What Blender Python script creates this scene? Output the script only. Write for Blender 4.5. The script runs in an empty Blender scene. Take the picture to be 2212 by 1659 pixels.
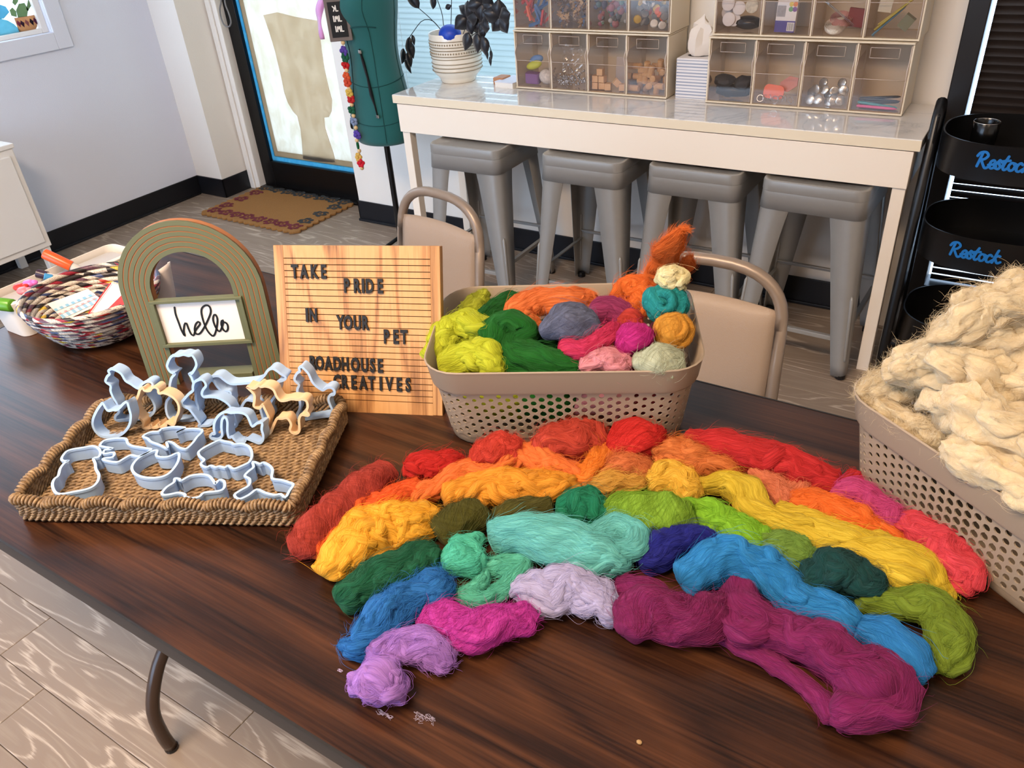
import bpy, math, random
import numpy as np
from mathutils import Vector, Matrix, noise

# ------------------------------------------------------------------ camera, sky, lights, exposure
scene = bpy.context.scene
COL = scene.collection
cam_d = bpy.data.cameras.new('camera'); cam = bpy.data.objects.new('camera', cam_d); COL.objects.link(cam)
cam_d.sensor_width = 36.0; cam_d.lens = 27.7602; cam_d.clip_start = 0.02; cam_d.clip_end = 60
R_, D_, F_ = [(0.8449, 0.5307, -0.0666), (0.2417, -0.49, -0.8376), (-0.4772, 0.6916, -0.5423)]
cam.matrix_world = Matrix(((R_[0], -D_[0], -F_[0], 0), (R_[1], -D_[1], -F_[1], 0), (R_[2], -D_[2], -F_[2], 1.428), (0, 0, 0, 1)))
scene.camera = cam

world = bpy.data.worlds.new('sky'); scene.world = world; world.use_nodes = True
bgn = world.node_tree.nodes['Background']
bgn.inputs[0].default_value = (0.54, 0.73, 1.0, 1); bgn.inputs[1].default_value = 5.2
vs = scene.view_settings
vs.view_transform = 'Standard'; vs.look = 'None'; vs.exposure = 0.30; vs.gamma = 1.0; vs.use_curve_mapping = False
scene.cycles.max_bounces = 8; scene.cycles.transparent_max_bounces = 12
scene.cycles.caustics_reflective = False; scene.cycles.caustics_refractive = False

CEIL = 2.7
# ceiling panels: (x, y, size x, size y, watts, colour)
PANELS = [(-0.9, -0.35, 1.2, 0.6, 76, (1.0, 0.75, 0.53)), (1.2, -0.6, 1.2, 0.6, 12, (1.0, 0.72, 0.47))]
for i, (x, y, sx, sy, w, c) in enumerate(PANELS):
    l = bpy.data.lights.new('ceiling_lamp', 'AREA'); l.shape = 'RECTANGLE'; l.size = sx; l.size_y = sy
    l.energy = w; l.color = c
    o = bpy.data.objects.new('ceiling_lamp', l); COL.objects.link(o); o.location = (x, y, CEIL - 0.045)

# ------------------------------------------------------------------ helpers
rnd = random.Random(7)
TZ = 0.737            # folding table top
DZ = 0.749            # white counter top

def link(o, parent=None):
    COL.objects.link(o)
    if parent is not None: o.parent = parent
    return o
def tag(o, label=None, cat=None, group=None, kind=None):
    if label: o['label'] = label
    if cat: o['category'] = cat
    if group: o['group'] = group
    if kind: o['kind'] = kind
    return o
def empty(name, loc=(0, 0, 0), rz=0.0, label=None, cat=None, group=None, parent=None):
    o = bpy.data.objects.new(name, None); o.location = loc; o.rotation_euler = (0, 0, rz); o.empty_display_size = 0.05
    link(o, parent); return tag(o, label, cat, group)
def setm(o, m):
    if m is not None: o.data.materials.append(m)

class B:
    """collects shapes; build() links them as one mesh object"""
    def __init__(s): s.v = []; s.f = []; s.mi = []
    def add(s, v, f, mi=0):
        n = len(s.v); s.v += [tuple(p) for p in v]; s.f += [tuple(i + n for i in q) for q in f]; s.mi += [mi] * len(f); return s
    def box(s, c, d, rz=0.0, mat=None, mi=0):
        x, y, z = d[0] / 2, d[1] / 2, d[2] / 2
        v = [Vector((a * x, b * y, e * z)) for e in (-1, 1) for b in (-1, 1) for a in (-1, 1)]
        m = mat if mat is not None else Matrix.Rotation(rz, 4, 'Z')
        v = [m @ p + Vector(c) for p in v]
        return s.add(v, [(0, 2, 3, 1), (4, 5, 7, 6), (0, 1, 5, 4), (2, 6, 7, 3), (0, 4, 6, 2), (1, 3, 7, 5)], mi)
    def tube(s, pts, r, n=8, caps=True, closed=False, flat=1.0, mi=0):
        pts = [Vector(p) for p in pts]; k = len(pts)
        rr = r if isinstance(r, (list, tuple)) else [r] * k
        up = Vector((0, 0, 1)); prev = None; vs_ = []
        for i, p in enumerate(pts):
            a = pts[(i - 1) % k] if (closed or i > 0) else p
            b = pts[(i + 1) % k] if (closed or i < k - 1) else p
            t = (b - a).normalized() if (b - a).length > 1e-9 else Vector((0, 0, 1))
            if prev is None:
                u = t.cross(up)
                if u.length < 0.05: u = t.cross(Vector((1, 0, 0)))
                u.normalize()
            else:
                u = prev - t * prev.dot(t)
                if u.length < 1e-6: u = t.orthogonal()
                u.normalize()
            prev = u; w = t.cross(u)
            for j in range(n):
                a_ = 2 * math.pi * j / n
                vs_.append(p + u * (math.cos(a_) * rr[i]) + w * (math.sin(a_) * rr[i] * flat))
        f = []
        for i in range(k if closed else k - 1):
            for j in range(n):
                i2 = (i + 1) % k
                f.append((i * n + j, i * n + (j + 1) % n, i2 * n + (j + 1) % n, i2 * n + j))
        if caps and not closed:
            f.append(tuple(range(n - 1, -1, -1))); f.append(tuple((k - 1) * n + j for j in range(n)))
        return s.add(vs_, f, mi)
    def lathe(s, prof, n=32, c=(0, 0, 0), sx=1.0, sy=1.0, cap0=True, cap1=True, mi=0):
        v = []; f = []
        for (r, z) in prof:
            for j in range(n):
                a = 2 * math.pi * j / n
                v.append((c[0] + r * sx * math.cos(a), c[1] + r * sy * math.sin(a), c[2] + z))
        k = len(prof)
        for i in range(k - 1):
            for j in range(n):
                f.append((i * n + j, i * n + (j + 1) % n, (i + 1) * n + (j + 1) % n, (i + 1) * n + j))
        if cap0: f.append(tuple(range(n - 1, -1, -1)))
        if cap1: f.append(tuple((k - 1) * n + j for j in range(n)))
        return s.add(v, f, mi)
    def prism(s, poly, z0, z1, fr=None, mi=0):
        """closed 2-d outline extruded from z0 to z1; fr maps (u, v, w) to space"""
        g = fr or (lambda u, v, w: (u, v, w))
        n = len(poly)
        area = sum(poly[i][0] * poly[(i + 1) % n][1] - poly[(i + 1) % n][0] * poly[i][1] for i in range(n))
        if area < 0: poly = poly[::-1]
        v = [g(p[0], p[1], z0) for p in poly] + [g(p[0], p[1], z1) for p in poly]
        f = [tuple(range(n - 1, -1, -1)), tuple(range(n, 2 * n))] + [(i, (i + 1) % n, n + (i + 1) % n, n + i) for i in range(n)]
        return s.add(v, f, mi)
    def sphere(s, c, r, n=10, m=7, mi=0):
        if not isinstance(r, (tuple, list)): r = (r, r, r)
        v = [(c[0], c[1], c[2] - r[2])]; f = []
        for i in range(1, m):
            t = -math.pi / 2 + math.pi * i / m
            for j in range(n):
                a = 2 * math.pi * j / n
                v.append((c[0] + r[0] * math.cos(t) * math.cos(a), c[1] + r[1] * math.cos(t) * math.sin(a), c[2] + r[2] * math.sin(t)))
        v.append((c[0], c[1], c[2] + r[2])); top = len(v) - 1
        for j in range(n): f.append((0, 1 + (j + 1) % n, 1 + j))
        for i in range(m - 2):
            for j in range(n):
                a = 1 + i * n + j; b = 1 + i * n + (j + 1) % n
                f.append((a, b, b + n, a + n))
        for j in range(n): f.append((1 + (m - 2) * n + j, 1 + (m - 2) * n + (j + 1) % n, top))
        return s.add(v, f, mi)
    def mesh(s, name):
        me = bpy.data.meshes.new(name); me.from_pydata(s.v, [], s.f); me.update()
        return me
    def build(s, name, m, parent=None, smooth=False, bevel=0.0, seg=2, loc=None, solid=0.0, offset=-1.0, sub=0):
        me = s.mesh(name)
        for q in (m if isinstance(m, (list, tuple)) else [m]):
            if q is not None: me.materials.append(q)
        if any(s.mi): me.polygons.foreach_set('material_index', s.mi)
        if smooth is True: me.polygons.foreach_set('use_smooth', [True] * len(me.polygons))
        elif smooth: me.polygons.foreach_set('use_smooth', [True] * len(me.polygons)); me.set_sharp_from_angle(angle=smooth)
        o = bpy.data.objects.new(name, me); link(o, parent)
        if loc: o.location = loc
        if sub: md = o.modifiers.new('sub', 'SUBSURF'); md.levels = sub; md.render_levels = sub
        if solid: md = o.modifiers.new('solid', 'SOLIDIFY'); md.thickness = solid; md.offset = offset
        if bevel:
            md = o.modifiers.new('bev', 'BEVEL'); md.width = bevel; md.segments = seg; md.limit_method = 'ANGLE'; md.angle_limit = math.radians(40)
        return o

def copy_tree(o, parent=None):
    c = o.copy(); COL.objects.link(c); c.parent = parent
    for ch in o.children: copy_tree(ch, c)
    return c
def spline(pts, n):
    """Catmull-Rom through pts (any dimension), n samples"""
    p = np.array(pts, float)
    if len(p) == 1: return np.repeat(p, n, 0)
    if len(p) == 2: return p[0] + (p[1] - p[0]) * np.linspace(0, 1, n)[:, None]
    q = np.vstack([2 * p[0] - p[1], p, 2 * p[-1] - p[-2]])
    k = len(p) - 1
    seg = np.linalg.norm(np.diff(p[:, :3], axis=0), axis=1) + 1e-6
    cum = np.concatenate([[0], np.cumsum(seg)]) / seg.sum()
    out = []
    for t in np.linspace(0, 1, n):
        i = min(int(np.searchsorted(cum, t, 'right') - 1), k - 1); u = (t - cum[i]) / (cum[i + 1] - cum[i])
        a, b, c, d = q[i], q[i + 1], q[i + 2], q[i + 3]
        out.append(.5 * (2 * b + (c - a) * u + (2 * a - 5 * b + 4 * c - d) * u * u + (3 * b - a - 3 * c + d) * u ** 3))
    return np.array(out)
def smooth_closed(pts, n):
    p = list(pts); k = len(p)
    q = spline([p[-2], p[-1]] + p + [p[0], p[1]], n * 4)
    a = np.array(p[0]); b = np.array(p[-1])
    out = []
    for i in range(k):
        for u in np.linspace(0, 1, max(2, n // k), endpoint=False):
            A, Bq, Cq, D = (np.array(p[(i + j) % k]) for j in (-1, 0, 1, 2))
            out.append(tuple(.5 * (2 * Bq + (Cq - A) * u + (2 * A - 5 * Bq + 4 * Cq - D) * u * u + (3 * Bq - A - 3 * Cq + D) * u ** 3)))
    return out
def rrect(w, d, r, n=5):
    out = []
    for cx_, cy_, a0 in ((w / 2 - r, d / 2 - r, 0), (-w / 2 + r, d / 2 - r, 90), (-w / 2 + r, -d / 2 + r, 180), (w / 2 - r, -d / 2 + r, 270)):
        for i in range(n + 1):
            a = math.radians(a0 + 90 * i / n); out.append((cx_ + r * math.cos(a), cy_ + r * math.sin(a)))
    return out

# ------------------------------------------------------------------ materials
def srgb(r, g, b):
    f = lambda c: ((c / 255 + 0.055) / 1.055) ** 2.4 if c > 10 else c / 255 / 12.92
    return (f(r), f(g), f(b), 1.0)
MATS = {}
def mat(name, rgb, rough=0.5, metal=0.0, spec=0.5, sheen=0.0, coat=0.0, trans=0.0, alpha=1.0, emit=None, bump=None, var=None, ior=1.45):
    """plain procedural material: colour with optional noise variation (scale, amount) and bump (scale, strength)"""
    if name in MATS: return MATS[name]
    m = bpy.data.materials.new(name); m.use_nodes = True; nt = m.node_tree; p = nt.nodes['Principled BSDF']
    c = srgb(*rgb)
    p.inputs['Base Color'].default_value = c; p.inputs['Roughness'].default_value = rough; p.inputs['Metallic'].default_value = metal
    p.inputs['Specular IOR Level'].default_value = spec; p.inputs['Coat Weight'].default_value = coat; p.inputs['Sheen Weight'].default_value = sheen
    p.inputs['Transmission Weight'].default_value = trans; p.inputs['Alpha'].default_value = alpha; p.inputs['IOR'].default_value = ior
    if emit: p.inputs['Emission Color'].default_value = c; p.inputs['Emission Strength'].default_value = emit
    if bump or var:
        tc = nt.nodes.new('ShaderNodeTexCoord')
        if var:
            n = nt.nodes.new('ShaderNodeTexNoise'); n.inputs['Scale'].default_value = var[0]; n.inputs['Detail'].default_value = 4
            nt.links.new(tc.outputs['Object'], n.inputs['Vector'])
            mx = nt.nodes.new('ShaderNodeMix'); mx.data_type = 'RGBA'
            mx.inputs[6].default_value = tuple(x * (1 - var[1]) for x in c[:3]) + (1,); mx.inputs[7].default_value = tuple(min(1, x * (1 + var[1])) for x in c[:3]) + (1,)
            nt.links.new(n.outputs[0], mx.inputs[0]); nt.links.new(mx.outputs[2], p.inputs['Base Color'])
        if bump:
            n = nt.nodes.new('ShaderNodeTexNoise'); n.inputs['Scale'].default_value = bump[0]; n.inputs['Detail'].default_value = 3
            nt.links.new(tc.outputs['Object'], n.inputs['Vector'])
            b = nt.nodes.new('ShaderNodeBump'); b.inputs['Strength'].default_value = bump[1]; b.inputs['Distance'].default_value = 0.004
            nt.links.new(n.outputs[0], b.inputs['Height']); nt.links.new(b.outputs[0], p.inputs['Normal'])
    MATS[name] = m; return m
def N(nt, kind, **kw):
    n = nt.nodes.new(kind)
    for k, v in kw.items():
        if k in n.inputs: n.inputs[k].default_value = v
        else: setattr(n, k, v)
    return n
def ramp(nt, stops, interp='LINEAR'):
    r = nt.nodes.new('ShaderNodeValToRGB'); cr = r.color_ramp; cr.interpolation = interp
    while len(cr.elements) > 1: cr.elements.remove(cr.elements[-1])
    cr.elements[0].position, cr.elements[0].color = stops[0]
    for p_, c_ in stops[1:]:
        e = cr.elements.new(p_); e.color = c_
    return r
def wood_mat(name, stops, scale=(1, 1, 1), rings=6.0, warp=1.0, fine=(3, 260, 260), fine_amt=0.35, rough=0.45, per_object=True, bump=0.15, coat=0.0, base_n=1.2, spec=0.5, pore=None):
    """wood: contour lines of a stretched noise give cathedral grain, a finer stretched noise gives pores"""
    m = bpy.data.materials.new(name); m.use_nodes = True; nt = m.node_tree; L = nt.links; p = nt.nodes['Principled BSDF']
    tc = N(nt, 'ShaderNodeTexCoord'); oi = N(nt, 'ShaderNodeObjectInfo')
    add = N(nt, 'ShaderNodeVectorMath', operation='MULTIPLY_ADD')
    cmb = N(nt, 'ShaderNodeCombineXYZ'); L.new(oi.outputs['Random'], cmb.inputs[0]); L.new(oi.outputs['Random'], cmb.inputs[1]); L.new(oi.outputs['Random'], cmb.inputs[2])
    L.new(cmb.outputs[0], add.inputs[0]); add.inputs[1].default_value = (37, 61, 17) if per_object else (0, 0, 0); L.new(tc.outputs['Object'], add.inputs[2])
    mp = N(nt, 'ShaderNodeMapping'); mp.inputs['Scale'].default_value = scale; L.new(add.outputs[0], mp.inputs[0])
    n1 = N(nt, 'ShaderNodeTexNoise', Scale=base_n, Detail=2.0, Roughness=0.45, Distortion=warp * .3); L.new(mp.outputs[0], n1.inputs['Vector'])
    mu = N(nt, 'ShaderNodeMath', operation='MULTIPLY'); mu.inputs[1].default_value = rings; L.new(n1.outputs[0], mu.inputs[0])
    fr = N(nt, 'ShaderNodeMath', operation='PINGPONG'); fr.inputs[1].default_value = 1.0; L.new(mu.outputs[0], fr.inputs[0])
    mp2 = N(nt, 'ShaderNodeMapping'); mp2.inputs['Scale'].default_value = fine; L.new(add.outputs[0], mp2.inputs[0])
    n2 = N(nt, 'ShaderNodeTexNoise', Scale=1.0, Detail=5.0, Roughness=0.65); L.new(mp2.outputs[0], n2.inputs['Vector'])
    mix = N(nt, 'ShaderNodeMath', operation='MULTIPLY_ADD'); L.new(n2.outputs[0], mix.inputs[0]); mix.inputs[1].default_value = fine_amt
    sb = N(nt, 'ShaderNodeMath', operation='MULTIPLY_ADD'); L.new(fr.outputs[0], sb.inputs[0]); sb.inputs[1].default_value = 1 - fine_amt; sb.inputs[2].default_value = 0.0
    L.new(sb.outputs[0], mix.inputs[2])
    r = ramp(nt, stops); L.new(mix.outputs[0], r.inputs[0]); L.new(r.outputs[0], p.inputs['Base Color'])
    p.inputs['Roughness'].default_value = rough; p.inputs['Coat Weight'].default_value = coat; p.inputs['Specular IOR Level'].default_value = spec
    b = N(nt, 'ShaderNodeBump', Strength=bump, Distance=0.002); L.new(mix.outputs[0], b.inputs['Height']); L.new(b.outputs[0], p.inputs['Normal'])
    MATS[name] = m; return m

M_WALL = mat('painted_wall', (238, 232, 224), 0.85, bump=(180, 0.12)); M_WALLB = mat('daylight_tinted_wall', (222, 226, 238), 0.85, bump=(180, 0.12))  # left wall and its window trim: bluish daylight tint put into the paint
M_WHITE = mat('white_paint', (232, 228, 222), 0.45)
M_BLACK = mat('black_paint', (14, 14, 16), 0.35)
M_BASE = mat('black_vinyl', (16, 18, 24), 0.4)

# ------------------------------------------------------------------ the room
LX, BY, DY = -3.955, 2.785, 3.0      # left wall face, back wall face, door plane
RX, FY = 2.6, -2.6
M_JOINT = mat('floor_joint', (52, 46, 42), 0.9)
M_PLANK = wood_mat('limed_oak_vinyl', [(0.0, srgb(214, 200, 184)), (0.26, srgb(178, 162, 146)), (0.36, srgb(138, 121, 106)), (0.6, srgb(136, 119, 104)), (0.8, srgb(146, 130, 114)), (1.0, srgb(150, 134, 118))],
                   scale=(1.5, 9.0, 9.0), rings=16.0, warp=1.4, fine=(9, 300, 300), fine_amt=0.5, rough=0.42, bump=0.12, base_n=1.0)
fb = B(); fb.box(((LX + RX) / 2 - .1, (FY + DY) / 2 + .1, -0.056), (RX - LX + .6, DY - FY + .5, 0.1))
floor = tag(fb.build('floor', M_JOINT), kind='structure')
PW, PLN = 0.125, 1.22
plank_meshes = {}
def plank_mesh(w, d):
    k = (round(w, 3), round(d, 3))
    if k not in plank_meshes:
        b = B(); c = 0.0012
        x, y = w / 2, d / 2
        v = [(-x, -y, -.005), (x, -y, -.005), (x, y, -.005), (-x, y, -.005), (-x, -y, -.001), (x, -y, -.001), (x, y, -.001), (-x, y, -.001),
             (-x + c, -y + c, 0), (x - c, -y + c, 0), (x - c, y - c, 0), (-x + c, y - c, 0)]
        f = [(3, 2, 1, 0), (8, 9, 10, 11)]
        for i in range(4):
            j = (i + 1) % 4; f += [(i, j, 4 + j, 4 + i), (4 + i, 4 + j, 8 + j, 8 + i)]
        b.add(v, f); me = b.mesh('plank'); me.materials.append(M_PLANK); plank_meshes[k] = me
    return plank_meshes[k]
row = 0; y = 0.451 - 14 * PW
starts = [0.0, -0.585, 0.37, -0.22, 0.53, -0.41, 0.18]
while y < DY - 0.01:
    y1 = min(y + PW, DY + 0.03)
    x = -1.7105 - 3 * PLN + starts[(row - 13) % 7]
    while x < RX:
        a, b_ = max(x, LX), min(x + PLN, RX)
        if b_ - a > 0.05:
            o = bpy.data.objects.new('plank', plank_mesh(b_ - a - 0.0012, y1 - y - 0.0012)); link(o, floor); o.location = ((a + b_) / 2, (y + y1) / 2, 0)
        x += PLN
    y += PW; row += 1

def wall_boxes(name, boxes, m=M_WALL):
    b = B()
    for (x0, x1, y0, y1, z0, z1) in boxes: b.box(((x0 + x1) / 2, (y0 + y1) / 2, (z0 + z1) / 2), (x1 - x0, y1 - y0, z1 - z0))
    return tag(b.build(name, m), kind='structure')
WY0, WY1, WZ0, WZ1 = 0.9, 2.205, 0.95, 2.5     # opening of the wall window
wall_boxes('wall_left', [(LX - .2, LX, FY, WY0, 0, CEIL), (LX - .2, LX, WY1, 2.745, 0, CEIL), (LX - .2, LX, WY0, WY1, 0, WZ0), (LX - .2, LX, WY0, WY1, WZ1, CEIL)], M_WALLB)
wall_boxes('wall_pier', [(LX - .2, -3.742, 2.745, 3.2, 0, CEIL)])
AX0, AX1, AZ0, AZ1 = -2.47, -1.16, 0.60, 2.1      # blind window above the counter
BX0, BX1, BZ0, BZ1 = -0.235, 1.15, 0.10, 2.2      # dark glazed opening behind the cart
wall_boxes('wall_back', [(-2.762, AX0, BY, 3.2, 0, CEIL), (AX0, AX1, BY, 3.2, 0, AZ0), (AX0, AX1, BY, 3.2, AZ1, CEIL), (AX1, BX0, BY, 3.2, 0, CEIL),
                         (BX0, BX1, BY, 3.2, BZ1, CEIL), (BX0, BX1, BY, 3.2, 0, BZ0), (BX1, RX, BY, 3.2, 0, CEIL)])
wall_boxes('wall_over_door', [(-3.742, -2.762, 2.95, 3.2, 2.12, CEIL)])
wall_boxes('wall_right', [(RX, RX + .2, FY, 3.2, 0, CEIL)])
wall_boxes('wall_front', [(LX - .2, -3.85, FY - .2, FY, 0, CEIL), (-.9, RX + .2, FY - .2, FY, 0, CEIL), (-3.85, -.9, FY - .2, FY, 0, 0.2), (-3.85, -.9, FY - .2, FY, 2.5, CEIL)])  # unseen opening added behind the camera, sized for cool daylight fill
wall_boxes('ceiling', [(LX - .2, RX + .2, FY - .2, 3.2, CEIL, CEIL + .1)], mat('ceiling_white', (235, 230, 224), 0.9))
for (x, y, sx, sy, w, c), lab in zip(PANELS, ('flat white ceiling light panel nearest the blue-lit wall', 'flat white ceiling light panel behind the fleece basket end of the table')):
    b = B(); b.box((x, y, CEIL - .012), (sx + .06, sy + .06, .024))
    o = b.build('ceiling_panel_light', M_WHITE)
    tag(o, lab, 'ceiling light', 'ceiling light panels')
    b = B(); b.box((x, y, CEIL - .03), (sx, sy, .012)); b.build('diffuser', mat('lamp_diffuser', (255, 232, 205), 0.5, emit=3.0), o)
def trim(name, boxes, m, bevel=0.002):
    b = B()
    for (x0, x1, y0, y1, z0, z1) in boxes: b.box(((x0 + x1) / 2, (y0 + y1) / 2, (z0 + z1) / 2), (x1 - x0, y1 - y0, z1 - z0))
    return tag(b.build(name, m, bevel=bevel), kind='structure')
trim('baseboard_left', [(LX, LX + .008, FY, 2.737, 0, .104), (LX, LX + .018, FY, 2.727, 0, .012)], M_BASE)
trim('baseboard_pier', [(LX, -3.734, 2.737, 2.745, 0, .104), (-3.742, -3.734, 2.737, 2.93, 0, .104)], M_BASE)
trim('baseboard_back', [(-2.77, BX0 - .02, BY - .008, BY, 0, .104), (-2.77, BX0 - .02, BY - .018, BY, 0, .012), (-2.77, -2.762, BY - .008, DY - .04, 0, .104)], M_BASE)
trim('trim_1', [(-3.742, -3.668, 2.93, 3.02, 0, 2.12), (-3.735, -3.70, 2.918, 2.93, 0, 2.12), (-3.742, -2.762, 2.93, 3.02, 2.07, 2.12)], M_WALL, 0.004)

# door: black aluminium frame, painted-over glass with a blue band at its edge
M_DOORF = mat('black_aluminium', (13, 13, 15), 0.32, metal=0.3)
door = empty('door_1', (-3.30, DY, 0)); tag(door, kind='structure')
def dpart(name, boxes, m, bevel=.003, dy=0.0):
    b = B()
    for (x0, x1, z0, z1, t) in boxes: b.box(((x0 + x1) / 2 + 3.30, dy, (z0 + z1) / 2), (x1 - x0, t, z1 - z0))
    return b.build(name, m, door, bevel=bevel)
dpart('stile', [(-3.668, -3.585, 0.012, 2.07, .05)], M_DOORF); dpart('stile', [(-2.86, -2.765, 0.012, 2.07, .05)], M_DOORF)
dpart('bottom_rail', [(-3.585, -2.86, 0.012, 0.155, .05)], M_DOORF); dpart('top_rail', [(-3.585, -2.86, 1.98, 2.07, .05)], M_DOORF)
dpart('threshold', [(-3.668, -2.765, 0.0, 0.014, .14)], M_DOORF)
def glow_mat(name, stops, nscale=6.0, detail=4.0, stretch=(1, 1, 1), rough=0.25, t=0.75, distort=0.4):
    """a painted or frosted pane: lets daylight through diffusely"""
    m = bpy.data.materials.new(name); m.use_nodes = True; nt = m.node_tree; L = nt.links
    out = nt.nodes['Material Output']; nt.nodes.remove(nt.nodes['Principled BSDF'])
    tc = N(nt, 'ShaderNodeTexCoord'); mp = N(nt, 'ShaderNodeMapping'); mp.inputs['Scale'].default_value = stretch; L.new(tc.outputs['Object'], mp.inputs[0])
    n = N(nt, 'ShaderNodeTexNoise', Scale=nscale, Detail=detail, Roughness=.6, Distortion=distort); L.new(mp.outputs[0], n.inputs['Vector'])
    r = ramp(nt, stops); L.new(n.outputs[0], r.inputs[0])
    tr = N(nt, 'ShaderNodeBsdfTranslucent'); df = N(nt, 'ShaderNodeBsdfPrincipled', Roughness=rough); mx = N(nt, 'ShaderNodeMixShader'); mx.inputs[0].default_value = t
    L.new(r.outputs[0], tr.inputs[0]); L.new(r.outputs[0], df.inputs[0]); L.new(df.outputs[0], mx.inputs[1]); L.new(tr.outputs[0], mx.inputs[2]); L.new(mx.outputs[0], out.inputs[0])
    MATS[name] = m; return m
M_FROST = glow_mat('frosted_paint', [(0.30, (.62, .55, .44, 1)), (0.46, (.66, .60, .50, 1)), (0.56, (.70, .65, .56, 1)), (0.7, (.74, .69, .60, 1))], 9.0, 6.0, (1.6, 1, .9))
M_BLUEB = glow_mat('blue_edge_paint', [(0.3, (.12, .38, .52, 1)), (0.6, (.18, .47, .57, 1)), (0.75, (.36, .56, .60, 1))], 30, 3.0)
M_TANB = glow_mat('tan_edge_paint', [(0.3, (.60, .50, .37, 1)), (0.7, (.64, .55, .43, 1))], 12, 3.0)
M_SILH = glow_mat('shadow_tan_on_glass', [(0.3, (.80, .72, .62, 1)), (0.7, (.84, .76, .67, 1))], 5, 3.0, t=.93)
dpart('glass', [(-3.565, -2.88, 0.178, 1.96, .008)], M_FROST, 0)
dpart('blue_border', [(-3.585, -3.56, 0.155, 1.98, .010), (-2.885, -2.86, 0.155, 1.98, .010), (-3.56, -2.885, 0.155, 0.182, .010)], M_BLUEB, 0)
dpart('tan_border', [(-3.56, -3.53, 0.182, 1.96, .009), (-3.53, -2.885, 0.182, 0.212, .009)], M_TANB, 0)
b = B(); b.prism([(u + 3.30, v) for u, v in [(-3.3985, 0.9118), (-3.3011, 0.9261), (-3.1781, 0.9072), (-3.0203, 0.8916), (-3.0342, 0.8291), (-3.0419, 0.7548), (-3.0463, 0.6679), (-3.0411, 0.5795), (-3.0333, 0.5234), (-3.0517, 0.4647), (-3.0789, 0.4346), (-3.113, 0.4296), (-3.1204, 0.3768), (-3.1095, 0.3176), (-3.0948, 0.2456), (-3.0907, 0.1964), (-3.2186, 0.1876), (-3.3329, 0.1906), (-3.3158, 0.2734), (-3.3042, 0.3488), (-3.3068, 0.4215), (-3.3311, 0.4437), (-3.3565, 0.4849), (-3.3682, 0.5363), (-3.3662, 0.6294), (-3.3707, 0.7423), (-3.3823, 0.8301)]], -.0095, -.0045, fr=lambda u, v, w: (u, w, v)); b.build('shadow_silhouette', M_SILH, door)  # shadow silhouette on the glass, added as a thin tan sheet
# grey pull cord hanging beside the door
b = B(); pts = [(-3.5437, 2.9, 1.075), (-3.5767, 2.9, 0.9919), (-3.6042, 2.9, 0.9492), (-3.6108, 2.9, 0.9061), (-3.5982, 2.9, 0.8761), (-3.5698, 2.9, 0.868), (-3.5438, 2.9, 0.8903), (-3.5446, 2.9, 0.933), (-3.5539, 2.9, 0.971), (-3.5443, 2.9, 1.013), (-3.5233, 2.9, 1.0749)]
b.tube(spline(pts, 40).tolist(), .004, 6); tag(b.build('pull_cord', mat('grey_cord', (120, 118, 118), 0.5), smooth=True), 'grey looped pull cord hanging beside the black door', 'cord')

# blind window above the counter
win = empty('window_1', ((AX0 + AX1) / 2, BY, AZ0)); tag(win, kind='structure')
wx = (AX0 + AX1) / 2; ww = AX1 - AX0
M_SLAT = glow_mat('white_blind_slat', [(0.3, (.30, .34, .31, 1)), (0.7, (.32, .36, .33, 1))], 3, 2.0, t=0.65)
b = B(); b.box((0, .06, 0.012), (ww, .12, .024)); b.build('window_sill', M_WHITE, win, bevel=.003)
for s in (-1, 1): b = B(); b.box((s * (ww / 2 - .015), .1, (AZ1 - AZ0) / 2), (.03, .05, AZ1 - AZ0)); b.build('window_frame', M_WHITE, win)
sl = B(); n = 6
prof = [(-.0125 + .025 * i / n, .0025 * math.sin(math.pi * i / n)) for i in range(n + 1)]
tl = math.radians(66)
pp = [(a * math.cos(tl) - c * math.sin(tl), a * math.sin(tl) + c * math.cos(tl)) for a, c in prof]
vv = [(s * (ww / 2 - .035), py, pz) for s in (-1, 1) for py, pz in pp]
sl.add(vv, [(i, i + 1, n + 2 + i, n + 1 + i) for i in range(n)])
slm = sl.mesh('slat'); slm.materials.append(M_SLAT); slm.polygons.foreach_set('use_smooth', [True] * len(slm.polygons))
z = 0.03
while z < AZ1 - AZ0 - .03:
    o = bpy.data.objects.new('slat', slm); link(o, win); o.location = (0, .035, z); z += 0.0215
for s in (-.42, -.14, .14, .42):
    b = B(); b.tube([(s * ww, .022, .02), (s * ww, .022, AZ1 - AZ0)], .0008, 5); b.build('ladder_cord', M_WHITE, win)

# dark glazed opening with a closed dark blind behind the cart
win2 = empty('window_2', ((BX0 + BX1) / 2, BY, BZ0)); tag(win2, kind='structure')
w2 = BX1 - BX0; h2 = BZ1 - BZ0
M_DARKW = mat('dark_bronze_frame', (24, 19, 17), 0.4)
b = B(); b.box((-w2 / 2 + .028, .03, h2 / 2), (.056, .12, h2)); b.box((w2 / 2 - .03, .03, h2 / 2), (.06, .12, h2)); b.build('window_frame', M_DARKW, win2, bevel=.003)
b = B(); b.box((0, .03, .03), (w2, .1, .06)); b.build('bottom_frame', M_DARKW, win2, bevel=.003)
M_DSLAT = mat('dark_brown_slat', (38, 28, 22), 0.45)
tl = math.radians(-71)
pp = [(a * 1.0 * math.cos(tl) - c * math.sin(tl), a * 1.0 * math.sin(tl) + c * math.cos(tl)) for a, c in prof]
sl = B(); vv = [(s, py, pz) for s in (-w2 / 2 + .066, w2 / 2 - .062) for py, pz in pp]
sl.add(vv, [(i, i + 1, n + 2 + i, n + 1 + i) for i in range(n)])
dslm = sl.mesh('slat'); dslm.materials.append(M_DSLAT)
z = .075
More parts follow.
